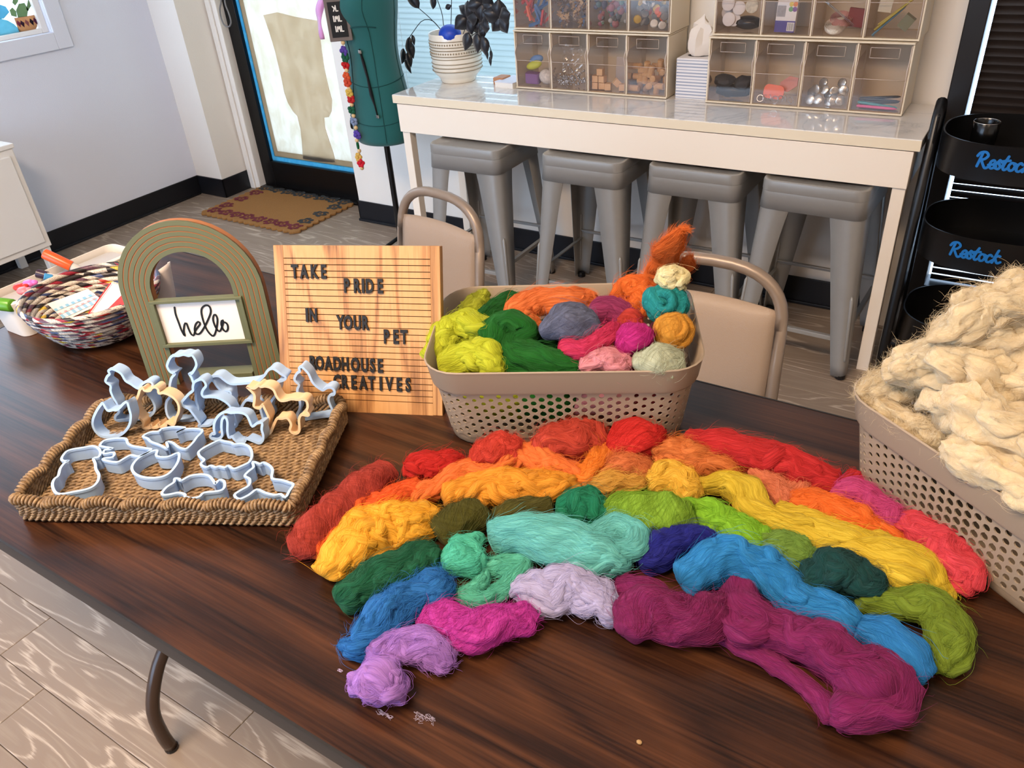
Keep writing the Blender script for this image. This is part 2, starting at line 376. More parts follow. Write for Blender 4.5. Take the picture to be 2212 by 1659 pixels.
while z < h2 - .02:
    o = bpy.data.objects.new('slat', dslm); link(o, win2); o.location = (0, .03, z); o.rotation_euler.x = -math.radians(6) * min(1, max(-1, (z + BZ0 - .56) / .2)); z += 0.0225
for s in (-.30, .1):
    b = B(); b.tube([(s * w2, .012, .06), (s * w2, .012, h2)], .0012, 5); b.build('ladder_cord', M_DARKW, win2)

# wall window with a painted glass picture
win3 = empty('window_3', (LX, (WY0 + WY1) / 2, WZ0)); tag(win3, kind='structure')
def w3(name, boxes, m, bevel=.003):
    b = B()
    for (x0, x1, y0, y1, z0, z1) in boxes: b.box(((x0 + x1) / 2 - LX, (y0 + y1) / 2 - (WY0 + WY1) / 2, (z0 + z1) / 2 - WZ0), (x1 - x0, y1 - y0, z1 - z0))
    return b.build(name, m, win3, bevel=bevel)
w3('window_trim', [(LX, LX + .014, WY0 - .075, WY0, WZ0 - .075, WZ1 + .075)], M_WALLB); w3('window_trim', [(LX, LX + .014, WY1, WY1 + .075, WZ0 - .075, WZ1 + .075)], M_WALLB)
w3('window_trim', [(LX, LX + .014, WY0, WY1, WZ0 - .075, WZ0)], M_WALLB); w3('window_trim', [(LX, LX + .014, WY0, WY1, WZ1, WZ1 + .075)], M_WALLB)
w3('window_frame', [(LX - .06, LX - .02, WY1 - .03, WY1, WZ0, WZ1), (LX - .06, LX - .02, WY0, WY0 + .03, WZ0, WZ1), (LX - .06, LX - .02, WY0 + .03, WY1 - .03, WZ0, WZ0 + .02), (LX - .06, LX - .02, WY0 + .03, WY1 - .03, WZ1 - .03, WZ1)], M_WHITE)
M_PANE = glow_mat('milky_pane', [(0.3, (.96, .93, .88, 1)), (0.7, (.97, .94, .90, 1))], 3, 2.0, t=0.95)
w3('pane', [(LX - .052, LX - .046, WY0 + .03, WY1 - .03, WZ0 + .02, WZ1 - .03)], M_PANE, 0)
def flat3(name, pts, rgb, off=.004):
    c = tuple((k / 3.2) ** .5 for k in srgb(*rgb)[:3]) + (1,); m = glow_mat('decal_' + name + str(rgb[0]), [(0.3, c), (0.7, tuple(min(1, k * 1.25) for k in c[:3]) + (1,))], 14, 3.0, t=.8)
    b = B(); b.prism([(yy - (WY0 + WY1) / 2, zz - WZ0) for (xx, yy, zz) in pts], -.046 + off - .002, -.046 + off, fr=lambda u, v, w: (w, u, v)); return b.build(name, m, win3)
flat3('pot_decal', [(-4.0, 2.081, 1.0284), (-4.0, 2.1773, 1.0271), (-4.0, 2.1716, 0.9809), (-4.0, 2.1497, 0.9607), (-4.0, 2.1505, 0.9407), (-4.0, 2.0897, 0.9453), (-4.0, 2.0807, 0.9762)], (228, 150, 92))
flat3('pot_foot_decal', [(-4.0, 2.0897, 0.961), (-4.0, 2.1539, 0.96), (-4.0, 2.1562, 0.9437), (-4.0, 2.0889, 0.9435)], (226, 120, 130), .006)
for k, xk in enumerate((35, 43, 53, 63, 71)):
    flat3('chevron_decal', [[(-4.0, 2.0873, 1.0178), (-4.0, 2.1037, 1.0152), (-4.0, 2.1258, 1.0156), (-4.0, 2.1481, 1.016), (-4.0, 2.1664, 1.0171)][k]] + [tuple(np.array([(-4.0, 2.0873, 1.0178), (-4.0, 2.1037, 1.0152), (-4.0, 2.1258, 1.0156), (-4.0, 2.1481, 1.016), (-4.0, 2.1664, 1.0171)][k]) + np.array(d)) for d in ((0, .012, -.012), (0, .006, -.03), (0, -.006, -.014))], [(196, 70, 110), (60, 30, 70), (226, 130, 140), (40, 22, 40), (120, 40, 90)][k], .008)
for pts in [[(-4.0, 2.098, 1.0277), (-4.0, 2.102, 1.0577), (-4.0, 2.1249, 1.0811), (-4.0, 2.1511, 1.0812), (-4.0, 2.1571, 1.0534), (-4.0, 2.1415, 1.0268)], [(-4.0, 2.0727, 1.0393), (-4.0, 2.0737, 1.062), (-4.0, 2.0903, 1.0709), (-4.0, 2.1005, 1.0542), (-4.0, 2.0947, 1.0301)], [(-4.0, 2.1488, 1.0547), (-4.0, 2.1723, 1.0897), (-4.0, 2.1935, 1.0982), (-4.0, 2.1757, 1.0661), (-4.0, 2.1541, 1.0462)], [(-4.0, 2.0979, 1.0887), (-4.0, 2.111, 1.1095), (-4.0, 2.137, 1.1098), (-4.0, 2.1238, 1.0889), (-4.0, 2.1055, 1.0763)]]:
    flat3('cactus_decal', pts, (112, 138, 84), .005)
for k, pts in enumerate([[(-4.0, 1.9779, 0.9666), (-4.0, 2.031, 0.9613), (-4.0, 2.0823, 0.9486), (-4.0, 2.0889, 0.9749), (-4.0, 2.0711, 1.005), (-4.0, 2.049, 1.0238), (-4.0, 2.0202, 1.036), (-4.0, 2.0054, 1.0307)], [(-4.0, 2.0069, 1.0343), (-4.0, 2.0361, 1.0335), (-4.0, 2.0707, 1.0548), (-4.0, 2.0637, 1.0786), (-4.0, 2.0429, 1.0891), (-4.0, 2.028, 1.0837)], [(-4.0, 1.9687, 0.9451), (-4.0, 2.0249, 0.9468), (-4.0, 2.0807, 0.9449), (-4.0, 2.0519, 0.9597), (-4.0, 1.9897, 0.9646)]]):
    flat3('leaf_decal', pts, [(110, 196, 214), (90, 180, 210), (170, 150, 220)][k], .003)

# outlet plate
op = empty('wall_outlet', (-1.4805, 2.785, 0.3576), 0, 'white duplex wall outlet behind the counter stools', 'outlet')
b = B(); b.box((0, -.003, 0), (.07, .006, .115)); b.build('cover_plate', M_WHITE, op, bevel=.002)
for dz in (-.024, .024):
    b = B(); b.prism(rrect(.034, .028, .012, 4), -.0085, -.006, fr=lambda u, v, w, dz=dz: (u, w, v + dz)); so = b.build('socket', M_WHITE, op)
    b = B()
    for dx in (-.007, .007): b.box((dx, -.0086, dz + .003), (.0025, .001, .009))
    b.box((0, -.0086, dz - .008), (.005, .001, .004)); b.build('socket_slot', M_BLACK, so)

# ------------------------------------------------------------------ far side of the room
# white locker cabinet
cb = empty('locker_cabinet', (-3.78, 1.40, 0), 0, 'white metal cabinet on short legs against the blue-lit wall', 'cabinet')
b = B(); b.box((0, 0, .375), (.33, .55, .44)); b.build('body', M_WHITE, cb, bevel=.004)
b = B(); b.box((.168, 0, .375), (.012, .50, .385)); dr = b.build('door', M_WHITE, cb, bevel=.003)
b = B(); b.box((.177, -.02, .47), (.006, .04, .012)); b.build('handle', mat('grey_slot', (120, 118, 116), .4, metal=.6), dr, bevel=.002)
b = B(); b.box((0, 0, .605), (.345, .565, .02)); b.build('top', M_WHITE, cb, bevel=.004)
for sx in (-1, 1):
    for sy in (-1, 1): b = B(); b.box((sx * .14, sy * .25, .078), (.035, .035, .156)); b.build('leg', M_WHITE, cb, bevel=.003)

# doormat with scalloped edge and flower border
M_COIR = mat('tan_coir', (172, 122, 66), 0.95, bump=(900, 1.0), var=(220, .25))
mx, my, mw, md = -3.305, 2.735, 0.70, 0.47
dm = empty('doormat', (mx, my, 0), 0, 'tan coir doormat with scalloped edge and flower border by the door', 'doormat')
out = []
for (x0, y0, x1, y1, k) in ((-mw / 2, -md / 2, mw / 2, -md / 2, 17), (mw / 2, -md / 2, mw / 2, md / 2, 11), (mw / 2, md / 2, -mw / 2, md / 2, 17), (-mw / 2, md / 2, -mw / 2, -md / 2, 11)):
    nx, ny = (y1 - y0), -(x1 - x0); ln = math.hypot(nx, ny); nx /= ln; ny /= ln
    for i in range(k * 5):
        t = i / (k * 5); a = abs(math.sin(math.pi * t * k)) * .016
        out.append((x0 + (x1 - x0) * t + nx * a, y0 + (y1 - y0) * t + ny * a))
b = B(); b.prism(out, 0.001, 0.013); b.build('coir_base', M_COIR, dm, bevel=.003)
MR, MG = mat('mat_flower_red', (122, 44, 56), .95, bump=(900, 1)), mat('mat_flower_grey', (62, 66, 68), .95, bump=(900, 1))
fi = 0
def mflower(cx, cy, k):
    b = B(); pts = []
    for i in range(40):
        a = 2 * math.pi * i / 40; r = .038 * (.62 + .38 * abs(math.cos(2.5 * a + k)))
        pts.append((cx + r * math.cos(a) * 1.15, cy + r * math.sin(a)))
    inn = [(cx + (x - cx) * .45, cy + (y - cy) * .45) for x, y in pts]
    n = 40
    b.add([(x, y, .0146) for x, y in pts] + [(x, y, .0146) for x, y in inn], [(i, (i + 1) % n, n + (i + 1) % n, n + i) for i in range(n)])
    b.prism([(cx + .007 * math.cos(t), cy + .007 * math.sin(t)) for t in np.linspace(0, 6.28, 9)[:-1]], .012, .0148)
    for q in range(3):
        a = k * 1.7 + q * 2.1; b.prism([(cx + .028 * math.cos(a), cy + .028 * math.sin(a)), (cx + .046 * math.cos(a + .25), cy + .036 * math.sin(a + .25)), (cx + .05 * math.cos(a), cy + .04 * math.sin(a)), (cx + .046 * math.cos(a - .25), cy + .036 * math.sin(a - .25))], .012, .0147)
    b.build('woven_flower', MR if k % 2 == 0 else MG, dm)
for i in range(8):
    for s in (-1, 1): mflower(-mw / 2 + .05 + i * (mw - .1) / 7, s * (md / 2 - .05), fi); fi += 1
for i in range(3):
    for s in (-1, 1): mflower(s * (mw / 2 - .05), -md / 2 + .13 + i * (md - .26) / 2, fi); fi += 1

# white counter
ct = empty('counter_table', (-1.167, 2.578, 0), 0, 'long glossy white counter table with deep apron along the back wall', 'counter table')
def marble(name):
    m = bpy.data.materials.new(name); m.use_nodes = True; nt = m.node_tree; L = nt.links; p = nt.nodes['Principled BSDF']
    tc = N(nt, 'ShaderNodeTexCoord'); n = N(nt, 'ShaderNodeTexNoise', Scale=3.2, Detail=6.0, Roughness=.62, Distortion=1.4); L.new(tc.outputs['Object'], n.inputs['Vector'])
    s = N(nt, 'ShaderNodeMath', operation='SUBTRACT'); s.inputs[1].default_value = .5; L.new(n.outputs[0], s.inputs[0]); a = N(nt, 'ShaderNodeMath', operation='ABSOLUTE'); L.new(s.outputs[0], a.inputs[0])
    r = ramp(nt, [(0, srgb(196, 194, 192)), (.01, srgb(212, 208, 204)), (.05, srgb(222, 217, 211)), (1, srgb(228, 222, 215))]); L.new(a.outputs[0], r.inputs[0]); L.new(r.outputs[0], p.inputs[0])
    p.inputs['Roughness'].default_value = .06; p.inputs['Coat Weight'].default_value = .5; p.inputs['Coat Roughness'].default_value = .04; return m
cw, cd = 1.855, .387
b = B(); b.box((0, 0, DZ - .016), (cw, cd, .032)); b.build('top', [marble('white_marble_laminate')], ct, bevel=.002)
M_EDGE = mat('cream_edge_band', (230, 216, 190), .35)
b = B(); b.box((0, -cd / 2 - .0006, DZ - .0165), (cw - .002, .0014, .028)); b.build('edge_band', M_EDGE, ct)
M_CW = mat('warm_white_lacquer', (240, 228, 212), .38)
b = B(); b.box((0, -cd / 2 + .012, DZ - .0345 - .0525), (cw - .03, .018, .105)); b.box((0, cd / 2 - .012, DZ - .087), (cw - .03, .018, .105))
for s in (-1, 1): b.box((s * (cw / 2 - .024), 0, DZ - .087), (.018, cd - .04, .105))
b.build('apron', M_CW, ct, bevel=.0015)
for sx in (-1, 1):
    for sy in (-1, 1): b = B(); b.box((sx * (cw / 2 - .035), sy * (cd / 2 - .03), (DZ - .14) / 2), (.036, .036, DZ - .14)); b.build('leg', M_CW, ct, bevel=.002)

# grey metal stools
M_STEEL = mat('grey_steel_paint', (148, 146, 142), .38, metal=.25, var=(25, .06))
M_STEELD = mat('steel_inner', (74, 73, 72), .45, metal=.5)
def make_stool():
    s = empty('metal_stool', (0, 0, 0))
    H, T, G = .606, .155, .186
    b = B(); prof = []
    def ring(w, z, r): return [(x, y, z) for x, y in rrect(w, w, r, 6)]
    rings = [ring(.03, H - .006, .014), ring(2 * T - .03, H - .005, .026), ring(2 * T - .018, H - .001, .030), ring(2 * T - .010, H, .033), ring(2 * T - .003, H - .003, .036), ring(2 * T, H - .009, .038), ring(2 * T + .001, H - .033, .038), ring(2 * T - .001, H - .0345, .037), ring(2 * T + .0065, H - .088, .037)]
    n = len(rings[0]); v = [p for r in rings for p in r]; f = []
    for i in range(len(rings) - 1):
        for j in range(n): f.append((i * n + j, (i + 1) * n + j, (i + 1) * n + (j + 1) % n, i * n + (j + 1) % n))
    f.append(tuple(range(n))); b.add(v, f); b.build('seat', M_STEEL, s, smooth=math.radians(35), solid=.002)
    for sx in (-1, 1):
        for sy in (-1, 1):
            b = B(); v = []; f = []; K = 14
            for i in range(K + 1):
                t = i / K; z = (H - .05) * (1 - t) + .012 * t; h = T - .003 + (G - T + .003) * t
                fl = .070 * (1 - t) + .030 * t
                if t < .22: fl += .006 * (1 - t / .22) ** 2
                rad = .036 * (1 - t) + .016 * t
                prof = [(h - rad - (fl - rad * .3), h)] + [(h - rad + rad * math.sin(a), h - rad + rad * math.cos(a)) for a in np.linspace(0, math.pi / 2, 7)] + [(h, h - rad - (fl - rad * .3))]
                v += [(sx * x, sy * y, z) for x, y in prof]
            m = 9
            for i in range(K):
                for j in range(m - 1): f.append((i * m + j, i * m + j + 1, (i + 1) * m + j + 1, (i + 1) * m + j))
            b.add(v, f); lg = b.build('leg', M_STEEL, s, smooth=math.radians(60), solid=.0022, offset=0)
            b = B(); k0 = lambda t: T + (G - T) * t - .007 * (1 - t)
            pz = lambda t: (H - .05) * (1 - t) + .012 * t
            b.tube([(sx * (k0(t) - .004), sy * (k0(t) - .004), pz(t)) for t in (.5, .52, .7, .88, .9)], [.002, .006, .0055, .005, .002], 8); b.build('pressed_rib', M_STEEL, lg, smooth=True)
            b = B(); b.lathe([(.012, 0), (.016, .003), (.016, .014), (.010, .02)], 12, (sx * (G - .014), sy * (G - .014), 0)); b.build('rubber_foot', M_BLACK, lg)
    for (z, a) in ((.135, 'f'), (.205, 'b'), (.17, 'l'), (.17, 'r')):
        t = 1 - z / (H - .05); h = T + (G - T) * t - .006
        b = B()
        if a in 'fb': y = h * (-1 if a == 'f' else 1); b.box((0, y, z), (2 * h - .01, .004, .014)); b.box((0, y + (.006 if a == 'f' else -.006), z + .006), (2 * h - .01, .014, .003))
        else: x = h * (-1 if a == 'l' else 1); b.box((x, 0, z), (.004, 2 * h - .01, .014)); b.box((x * .97, 0, z + .006), (.014, 2 * h - .01, .003))
        b.build('footrest', M_STEEL, s, bevel=.001)
    for q in (1, -1):
        b = B(); b.tube([(-(T - .02), -q * (T - .02), H - .09), (0, 0, H - .075 + q * .004), (T - .02, q * (T - .02), H - .09)], .006, 8); b.build('cross_brace', M_STEELD, s, smooth=True)
    return s
st0 = make_stool()
STL = ['grey metal stool beneath the planter end of the counter, nearest the dress form', 'grey metal stool second from the dress form, in front of the wall outlet',
       'grey metal stool second from the black cart, behind the orange wool plume', 'grey metal stool at the black cart end of the counter']
for i, (x, y, a) in enumerate(((-1.735, 2.455, .02), (-1.262, 2.478, .0), (-.872, 2.50, .01), (-.492, 2.495, -.03))):
    o = st0 if i == 0 else copy_tree(st0)
    o.location = (x, y, 0); o.rotation_euler.z = a; tag(o, STL[i], 'stool', 'grey metal stools under the counter')

# folding chairs
M_CHF = mat('taupe_enamel', (140, 124, 110), .36, metal=.25); M_CHP = mat('taupe_vinyl', (158, 138, 120), .5, bump=(500, .15))
def make_chair():
    s = empty('folding_chair', (0, 0, 0)); w = .150
    # local: back at y = 0, seat towards -y
    lean = .16
    b = B(); pts = []
    for z in np.linspace(.0, .64, 8): pts.append((-w - .02 * (1 - z / .66), lean * (z - .40), z))
    for a in np.linspace(math.pi, 0, 19): pts.append((math.copysign(abs(math.cos(a)) ** .75, math.cos(a)) * w, lean * (0.64 + math.sin(a) ** .8 * .115 - .40) if math.sin(a) > 0 else lean * .24, .64 + (max(0, math.sin(a)) ** .8) * .115))
    for z in np.linspace(.64, .0, 8): pts.append((w + .02 * (1 - z / .66), lean * (z - .40), z))
    dp = [pts[0]]
    for p in pts[1:]:
        if (Vector(p) - Vector(dp[-1])).length > 1e-4: dp.append(p)
    b.tube(dp, .0125, 12, flat=1.0); b.build('back_frame', M_CHF, s, smooth=True)
    b = B(); v = []; f = []; nx, nz = 14, 12
    for q in (1, -1):
        for i in range(nx + 1):
            for j in range(nz + 1):
                u = -1 + 2 * i / nx; t = -1 + 2 * j / nz
                z = .56 + t * .125 - (.008 * u * u if t > .9 else 0); th = .016 * (1 - abs(u) ** 6) * (1 - abs(t) ** 6) + .002
                v.append((u * (w - .008), lean * (z - .40) - .004 - q * th - (.012 * (1 - u * u)) * -1 * .6, z))
    m = (nx + 1) * (nz + 1)
    for q in range(2):
        for i in range(nx):
            for j in range(nz):
                a = q * m + i * (nz + 1) + j; fc = (a, a + nz + 1, a + nz + 2, a + 1); f.append(fc if q == 0 else fc[::-1])
    edge = [i * (nz + 1) for i in range(nx + 1)] + [nx * (nz + 1) + j for j in range(1, nz + 1)] + [i * (nz + 1) + nz for i in range(nx - 1, -1, -1)] + [j for j in range(nz - 1, 0, -1)]
    for i in range(len(edge)): a, c = edge[i], edge[(i + 1) % len(edge)]; f.append((a, a + m, c + m, c))
    b.add(v, f); b.build('back_pad', M_CHP, s, smooth=True)
    b = B(); v = [(x, y - .235, z) for z, k in ((.425, .97), (.44, 1), (.462, 1), (.472, .95)) for x, y in rrect(.37 * k, .38 * k, .05, 5)]; n = 24
    b.add(v, [(i * n + j, i * n + (j + 1) % n, (i + 1) * n + (j + 1) % n, (i + 1) * n + j) for i in range(3) for j in range(n)] + [tuple(range(3 * n, 4 * n)), tuple(range(n - 1, -1, -1))]); b.build('seat', M_CHP, s, smooth=math.radians(60))
    for sx in (-1, 1):
        b = B(); b.tube([(sx * .15, -.40, .01), (sx * .15, -.22, .24), (sx * .15, -.06, .43)], .011, 10); b.build('front_leg', M_CHF, s, smooth=True)
        b = B(); b.lathe([(.014, 0), (.016, .004), (.016, .02), (.012, .024)], 12, (sx * .183, lean * -.4, 0)); b.build('foot_cap', M_BLACK, s)
    b = B(); b.tube([(-.15, -.33, .10), (.15, -.33, .10)], .009, 8); b.build('stretcher', M_CHF, s, smooth=True)
    return s
c0 = make_chair(); c0.location = (-1.245, 1.475, 0); c0.rotation_euler.z = -.19
tag(c0, 'taupe folding chair with padded back behind the wooden letter board', 'chair', 'taupe folding chairs across the table')
c1 = copy_tree(c0); c1.location = (-.470, 1.365, 0); c1.rotation_euler.z = .02
tag(c1, 'taupe folding chair with padded back behind the basket of wool balls', 'chair', 'taupe folding chairs across the table')

# ------------------------------------------------------------------ things on and beside the counter
# dress form
M_TEAL = mat('teal_jersey', (14, 88, 86), .8, sheen=.3, bump=(700, .12)); M_SEAM = mat('teal_seam', (10, 66, 66), .85)
MX, MY = -2.265, 2.50
mq = empty('dress_form', (MX, MY, 0), -.35, 'teal fabric dress form on a black pole beside the counter', 'dress form')
ringsd = [(.535, .128, .105), (.541, .138, .112), (.57, .143, .118), (.62, .146, .120), (.70, .139, .115), (.80, .124, .102), (.88, .117, .096), (.95, .122, .104), (1.02, .132, .118), (1.08, .138, .124), (1.16, .138, .112), (1.25, .142, .098), (1.32, .135, .084), (1.37, .085, .066), (1.40, .055, .055), (1.46, .052, .052)]
b = B(); rs = spline([(a, bb, c) for a, bb, c in ringsd], 60); n = 48; v = []
for z, rx, ry in rs:
    for j in range(n):
        a = 2 * math.pi * j / n; k = 1.0
        bust = math.exp(-((z - 1.04) / .05) ** 2) * .03 * max(0, -math.sin(a)) * (abs(math.cos(a)) ** .6)
        v.append((rx * math.cos(a), ry * math.sin(a) - bust, z))
b.add(v, [(i * n + j, i * n + (j + 1) % n, (i + 1) * n + (j + 1) % n, (i + 1) * n + j) for i in range(59) for j in range(n)] + [tuple(range(n - 1, -1, -1)), tuple(range(59 * n, 60 * n))])
b.build('body', M_TEAL, mq, smooth=math.radians(70))
def seam(pts, r=.0022, m=M_SEAM, name='seam', parent=mq):
    b = B(); b.tube(pts, r, 6); return b.build(name, m, parent, smooth=True)
def bodypt(z, a, off=0.001):
    i = int(np.argmin(abs(rs[:, 0] - z))); return ((rs[i, 1] + off) * math.cos(a), (rs[i, 2] + off) * math.sin(a) - math.exp(-((z - 1.04) / .05) ** 2) * .03 * max(0, -math.sin(a)) * (abs(math.cos(a)) ** .6), z)
for a in (-2.6, -1.57, -.55, .5): seam([bodypt(z, a) for z in np.linspace(.55, 1.3, 30)], .0016)
for z0 in (.775, .63): seam([bodypt(z0 + .01 * math.sin(2 * a), a) for a in np.linspace(-3.14, 3.14, 40)], .0016)
seam([bodypt(.965 + .02 * abs(math.sin(2 * a)), a, .003) for a in np.linspace(-2.9, -.3, 30)], .002)
b = B(); b.tube([bodypt(.60, -2.25, .001), bodypt(.60, -2.25, .006)], [.022, .02], 16); b.build('adjust_dial', M_BLACK, mq, smooth=math.radians(40))
b = B(); b.tube([bodypt(z, a, .006) for z, a in ((.905, -1.02), (.86, -.95), (.80, -.86), (.74, -.80), (.70, -.74), (.655, -.70))], [.004, .009, .007, .011, .005, .004], 8, flat=.5); b.build('black_strap', mat('black_webbing', (12, 14, 20), .7), mq, smooth=True)
for z, a in ((.895, -1.0), (.66, -.70)):
    b = B(); b.box(bodypt(z, a, .010), (.016, .006, .012)); b.build('strap_clip', mat('nickel', (200, 196, 190), .25, metal=1.0), mq, bevel=.001)
b = B(); b.tube([(0, 0, .03), (0, 0, .56)], .0125, 12); b.build('pole', mat('black_gloss', (10, 10, 11), .18), mq, smooth=math.radians(40))
for k in range(3):
    a = k * 2.094 + .4; b = B(); b.tube([(0, 0, .10), (.10 * math.cos(a), .10 * math.sin(a), .06), (.16 * math.cos(a), .16 * math.sin(a), .012)], .009, 8); b.build('foot', M_BLACK, mq, smooth=True)

# bead and felt flower garland hanging on the dress form
gy = 2.365
gpts = [(-2.2831, 2.365, 0.9313), (-2.2833, 2.365, 0.9016), (-2.2842, 2.365, 0.8783), (-2.286, 2.365, 0.8514), (-2.2885, 2.365, 0.831), (-2.2895, 2.365, 0.807), (-2.2921, 2.365, 0.7862), (-2.2922, 2.365, 0.7654), (-2.2915, 2.365, 0.748), (-2.295, 2.365, 0.7232), (-2.2927, 2.365, 0.7021), (-2.2953, 2.365, 0.6805), (-2.293, 2.365, 0.659), (-2.2931, 2.365, 0.6373), (-2.2916, 2.365, 0.6118), (-2.293, 2.365, 0.5841), (-2.2983, 2.365, 0.5612), (-2.298, 2.365, 0.5407), (-2.2956, 2.365, 0.5182), (-2.3019, 2.365, 0.4909), (-2.2994, 2.365, 0.4681), (-2.2966, 2.365, 0.4472)]
GC = [('b', 0), ('f', (86, 62, 148)), ('f', (14, 84, 56)), ('f', (190, 24, 28)), ('b', 0), ('f', (214, 84, 40)), ('f', (200, 70, 40)), ('b', 0), ('f', (214, 176, 78)), ('f', (184, 30, 34)), ('b', 0), ('f', (16, 84, 56)), ('b', 0), ('f', (128, 142, 170)), ('b', 0), ('f', (88, 66, 160)), ('b', 0), ('l', (14, 90, 50)), ('b', 0), ('f', (216, 172, 84)), ('f', (206, 24, 44)), ('b', 0)]
ga = empty('flower_garland', gpts[0], 0, 'garland of coloured felt flowers and wooden beads hanging on the dress form', 'garland')
M_BEAD = mat('pale_wood_bead', (214, 180, 130), .5)
b = B(); b.tube([tuple(np.array(p) - np.array(gpts[0])) for p in [(gpts[0][0] + .01, gpts[0][1] - .005, gpts[0][2] + .25)] + gpts], .0012, 5); b.build('string', M_BEAD, ga)
for i, (p, (k, c)) in enumerate(zip(gpts, GC)):
    l = tuple(np.array(p) - np.array(gpts[0])); b = B()
    if k == 'b': b.sphere(l, .0085, 12, 8); b.build('bead', M_BEAD, ga, smooth=True)
    elif k == 'l': b.sphere(l, (.006, .006, .02), 10, 8); b.build('felt_leaf', mat('felt%d' % i, c, .95), ga, smooth=True)
    else:
        dx = rnd.uniform(-.005, .005)
        for q in range(6):
            a = q * math.pi / 3 + i; b.sphere((l[0] + dx + .0115 * math.cos(a), l[1] + rnd.uniform(-.003, .003), l[2] + .0115 * math.sin(a)), (.0085, .006, .0085), 8, 6)
        b.sphere((l[0] + dx, l[1] - .004, l[2]), .006, 8, 6)
        b.build('felt_flower', mat('felt%d' % i, c, .95, bump=(1500, .5)), ga, smooth=True)
# small hanging letter sign
sg = [(-2.3018, 2.33, 1.0703), (-2.2198, 2.33, 1.0589), (-2.2374, 2.33, 0.8821), (-2.3237, 2.33, 0.9427)]
so_ = np.array(sg[3]); su = np.array([.80, .60, 0.]); sv_ = np.array([0, 0, 1.])
si = empty('hanging_sign', tuple(so_), 0, 'small grey framed sign with white letters hanging on the dress form', 'sign')
def sgn(u, v, w): return tuple(su * u + sv_ * v + np.array([.60, -.80, 0]) * w + np.array([.01, 0, -.005]))
b = B(); b.prism([(0, 0), (.085, 0), (.085, .15), (0, .15)], -.014, .0, sgn); b.build('sign_frame', mat('weathered_grey_wood', (112, 100, 94), .7), si, bevel=.002)
b = B(); b.prism([(.012, .014), (.073, .014), (.073, .136), (.012, .136)], .0, .0015, sgn); b.build('black_panel', M_BLACK, si)
def letters_strokes(name, word, u0, v0, h, adv, m, parent, fr, w0, thick, depth=(0.0, .0008), seg=6):
    GL = {'R': [[(.1, 0), (.3, 1.0)], [(.0, .72), (.16, .98), (.48, 1.06), (.66, .86), (.5, .6), (.26, .5)], [(.3, .5), (.44, .22), (.62, -.04), (.8, .06)]],
          'e': [[(-.02, .22), (.26, .3), (.36, .46), (.26, .58), (.1, .46), (.06, .18), (.2, .0), (.46, .18)]],
          's': [[(-.06, .2), (.2, .64)], [(.36, .5), (.24, .62), (.12, .5), (.22, .36), (.3, .18), (.2, .02), (.02, .06)]],
          't': [[(.0, .2), (.28, .95)], [(.22, .78), (.08, .2), (.18, .0), (.42, .2)], [(.02, .6), (.42, .68)]],
          'o': [[(.3, .52), (.12, .52), (.0, .28), (.1, .02), (.28, .06), (.38, .32), (.28, .52), (.44, .46)]],
          'c': [[(.36, .48), (.22, .58), (.05, .36), (.06, .06), (.22, .0), (.44, .2)]],
          'k': [[(.02, 0), (.26, 1.0)], [(.44, .56), (.3, .58), (.12, .34)], [(.16, .34), (.34, .02), (.54, .12)]],
          'y': [[(0, .9), (.3, .5)], [(.6, .9), (.1, 0)]], 'l': [[(.1, 0), (.1, 1)], [(.1, 0), (.5, 0)]], 'b': [[(.1, 0), (.1, 1), (.5, .8), (.1, .55), (.5, .25), (.1, 0)]],
          'm': [[(0, 0), (.1, 1), (.3, .4), (.5, 1), (.6, 0)]], 'I': [[(.2, 0), (.2, 1)]], 'E': [[(.5, 1), (0, 1), (0, 0), (.5, 0)], [(0, .5), (.4, .5)]]}
    u = u0; b = B()
    for ch, a in zip(word, adv):
        for st in GL[ch]:
            pl = spline(st, max(2, seg * (len(st) - 1) + 1)).tolist() if len(st) > 2 else st
            ribbon(b, [(u + p[0] * h, v0 + p[1] * h) for p in pl], thick, fr, depth)
        u += a * h
    return b.build(name, m, parent)
def ribbon(b, pts, w, fr, depth):
    """stroke of width w with rounded ends along 2-d points, extruded over depth in the frame fr"""
    pts = [Vector((p[0], p[1])) for p in pts]
    left, right = [], []
    for i, p in enumerate(pts):
        t = (pts[min(i + 1, len(pts) - 1)] - pts[max(i - 1, 0)]).normalized(); nrm = Vector((-t.y, t.x))
        k = 1.0
        left.append(p + nrm * w / 2 * k); right.append(p - nrm * w / 2 * k)
    n = len(pts); v = []
    for d in depth: v += [fr(q.x, q.y, d) for q in left] + [fr(q.x, q.y, d) for q in right]
    f = []
    for i in range(n - 1):
        f.append((2 * n + n + i, 2 * n + n + i + 1, 2 * n + i + 1, 2 * n + i)); f.append((i, i + 1, n + i + 1, n + i))
        f.append((i, 2 * n + i, 2 * n + i + 1, i + 1)); f.append((n + i + 1, 3 * n + i + 1, 3 * n + i, n + i))
    f.append((0, n, 3 * n, 2 * n)); f.append((n - 1, 3 * n - 1 - 0, 4 * n - 1, 2 * n - 1) if False else (n - 1, 2 * n + n - 1, 3 * n + n - 1, 2 * n - 1))
    b.add(v, f)
    for e in (pts[0], pts[-1]):
        cir = [(e.x + w / 2 * math.cos(a), e.y + w / 2 * math.sin(a)) for a in np.linspace(0, 2 * math.pi, 11)[:-1]]
        b.prism(cir, depth[0], depth[1] * 1.0 + 1e-5, fr)
M_LW = mat('white_letter', (236, 230, 220), .5)
for wd, uu, vv_ in (('yl', .03, .105), ('Iml', .024, .07), ('Iml', .026, .035)):
    letters_strokes('white_letters', wd, uu, vv_, .018, [.5, .75, .6], M_LW, si, sgn, 0, .004, (.0015, .003), 3)
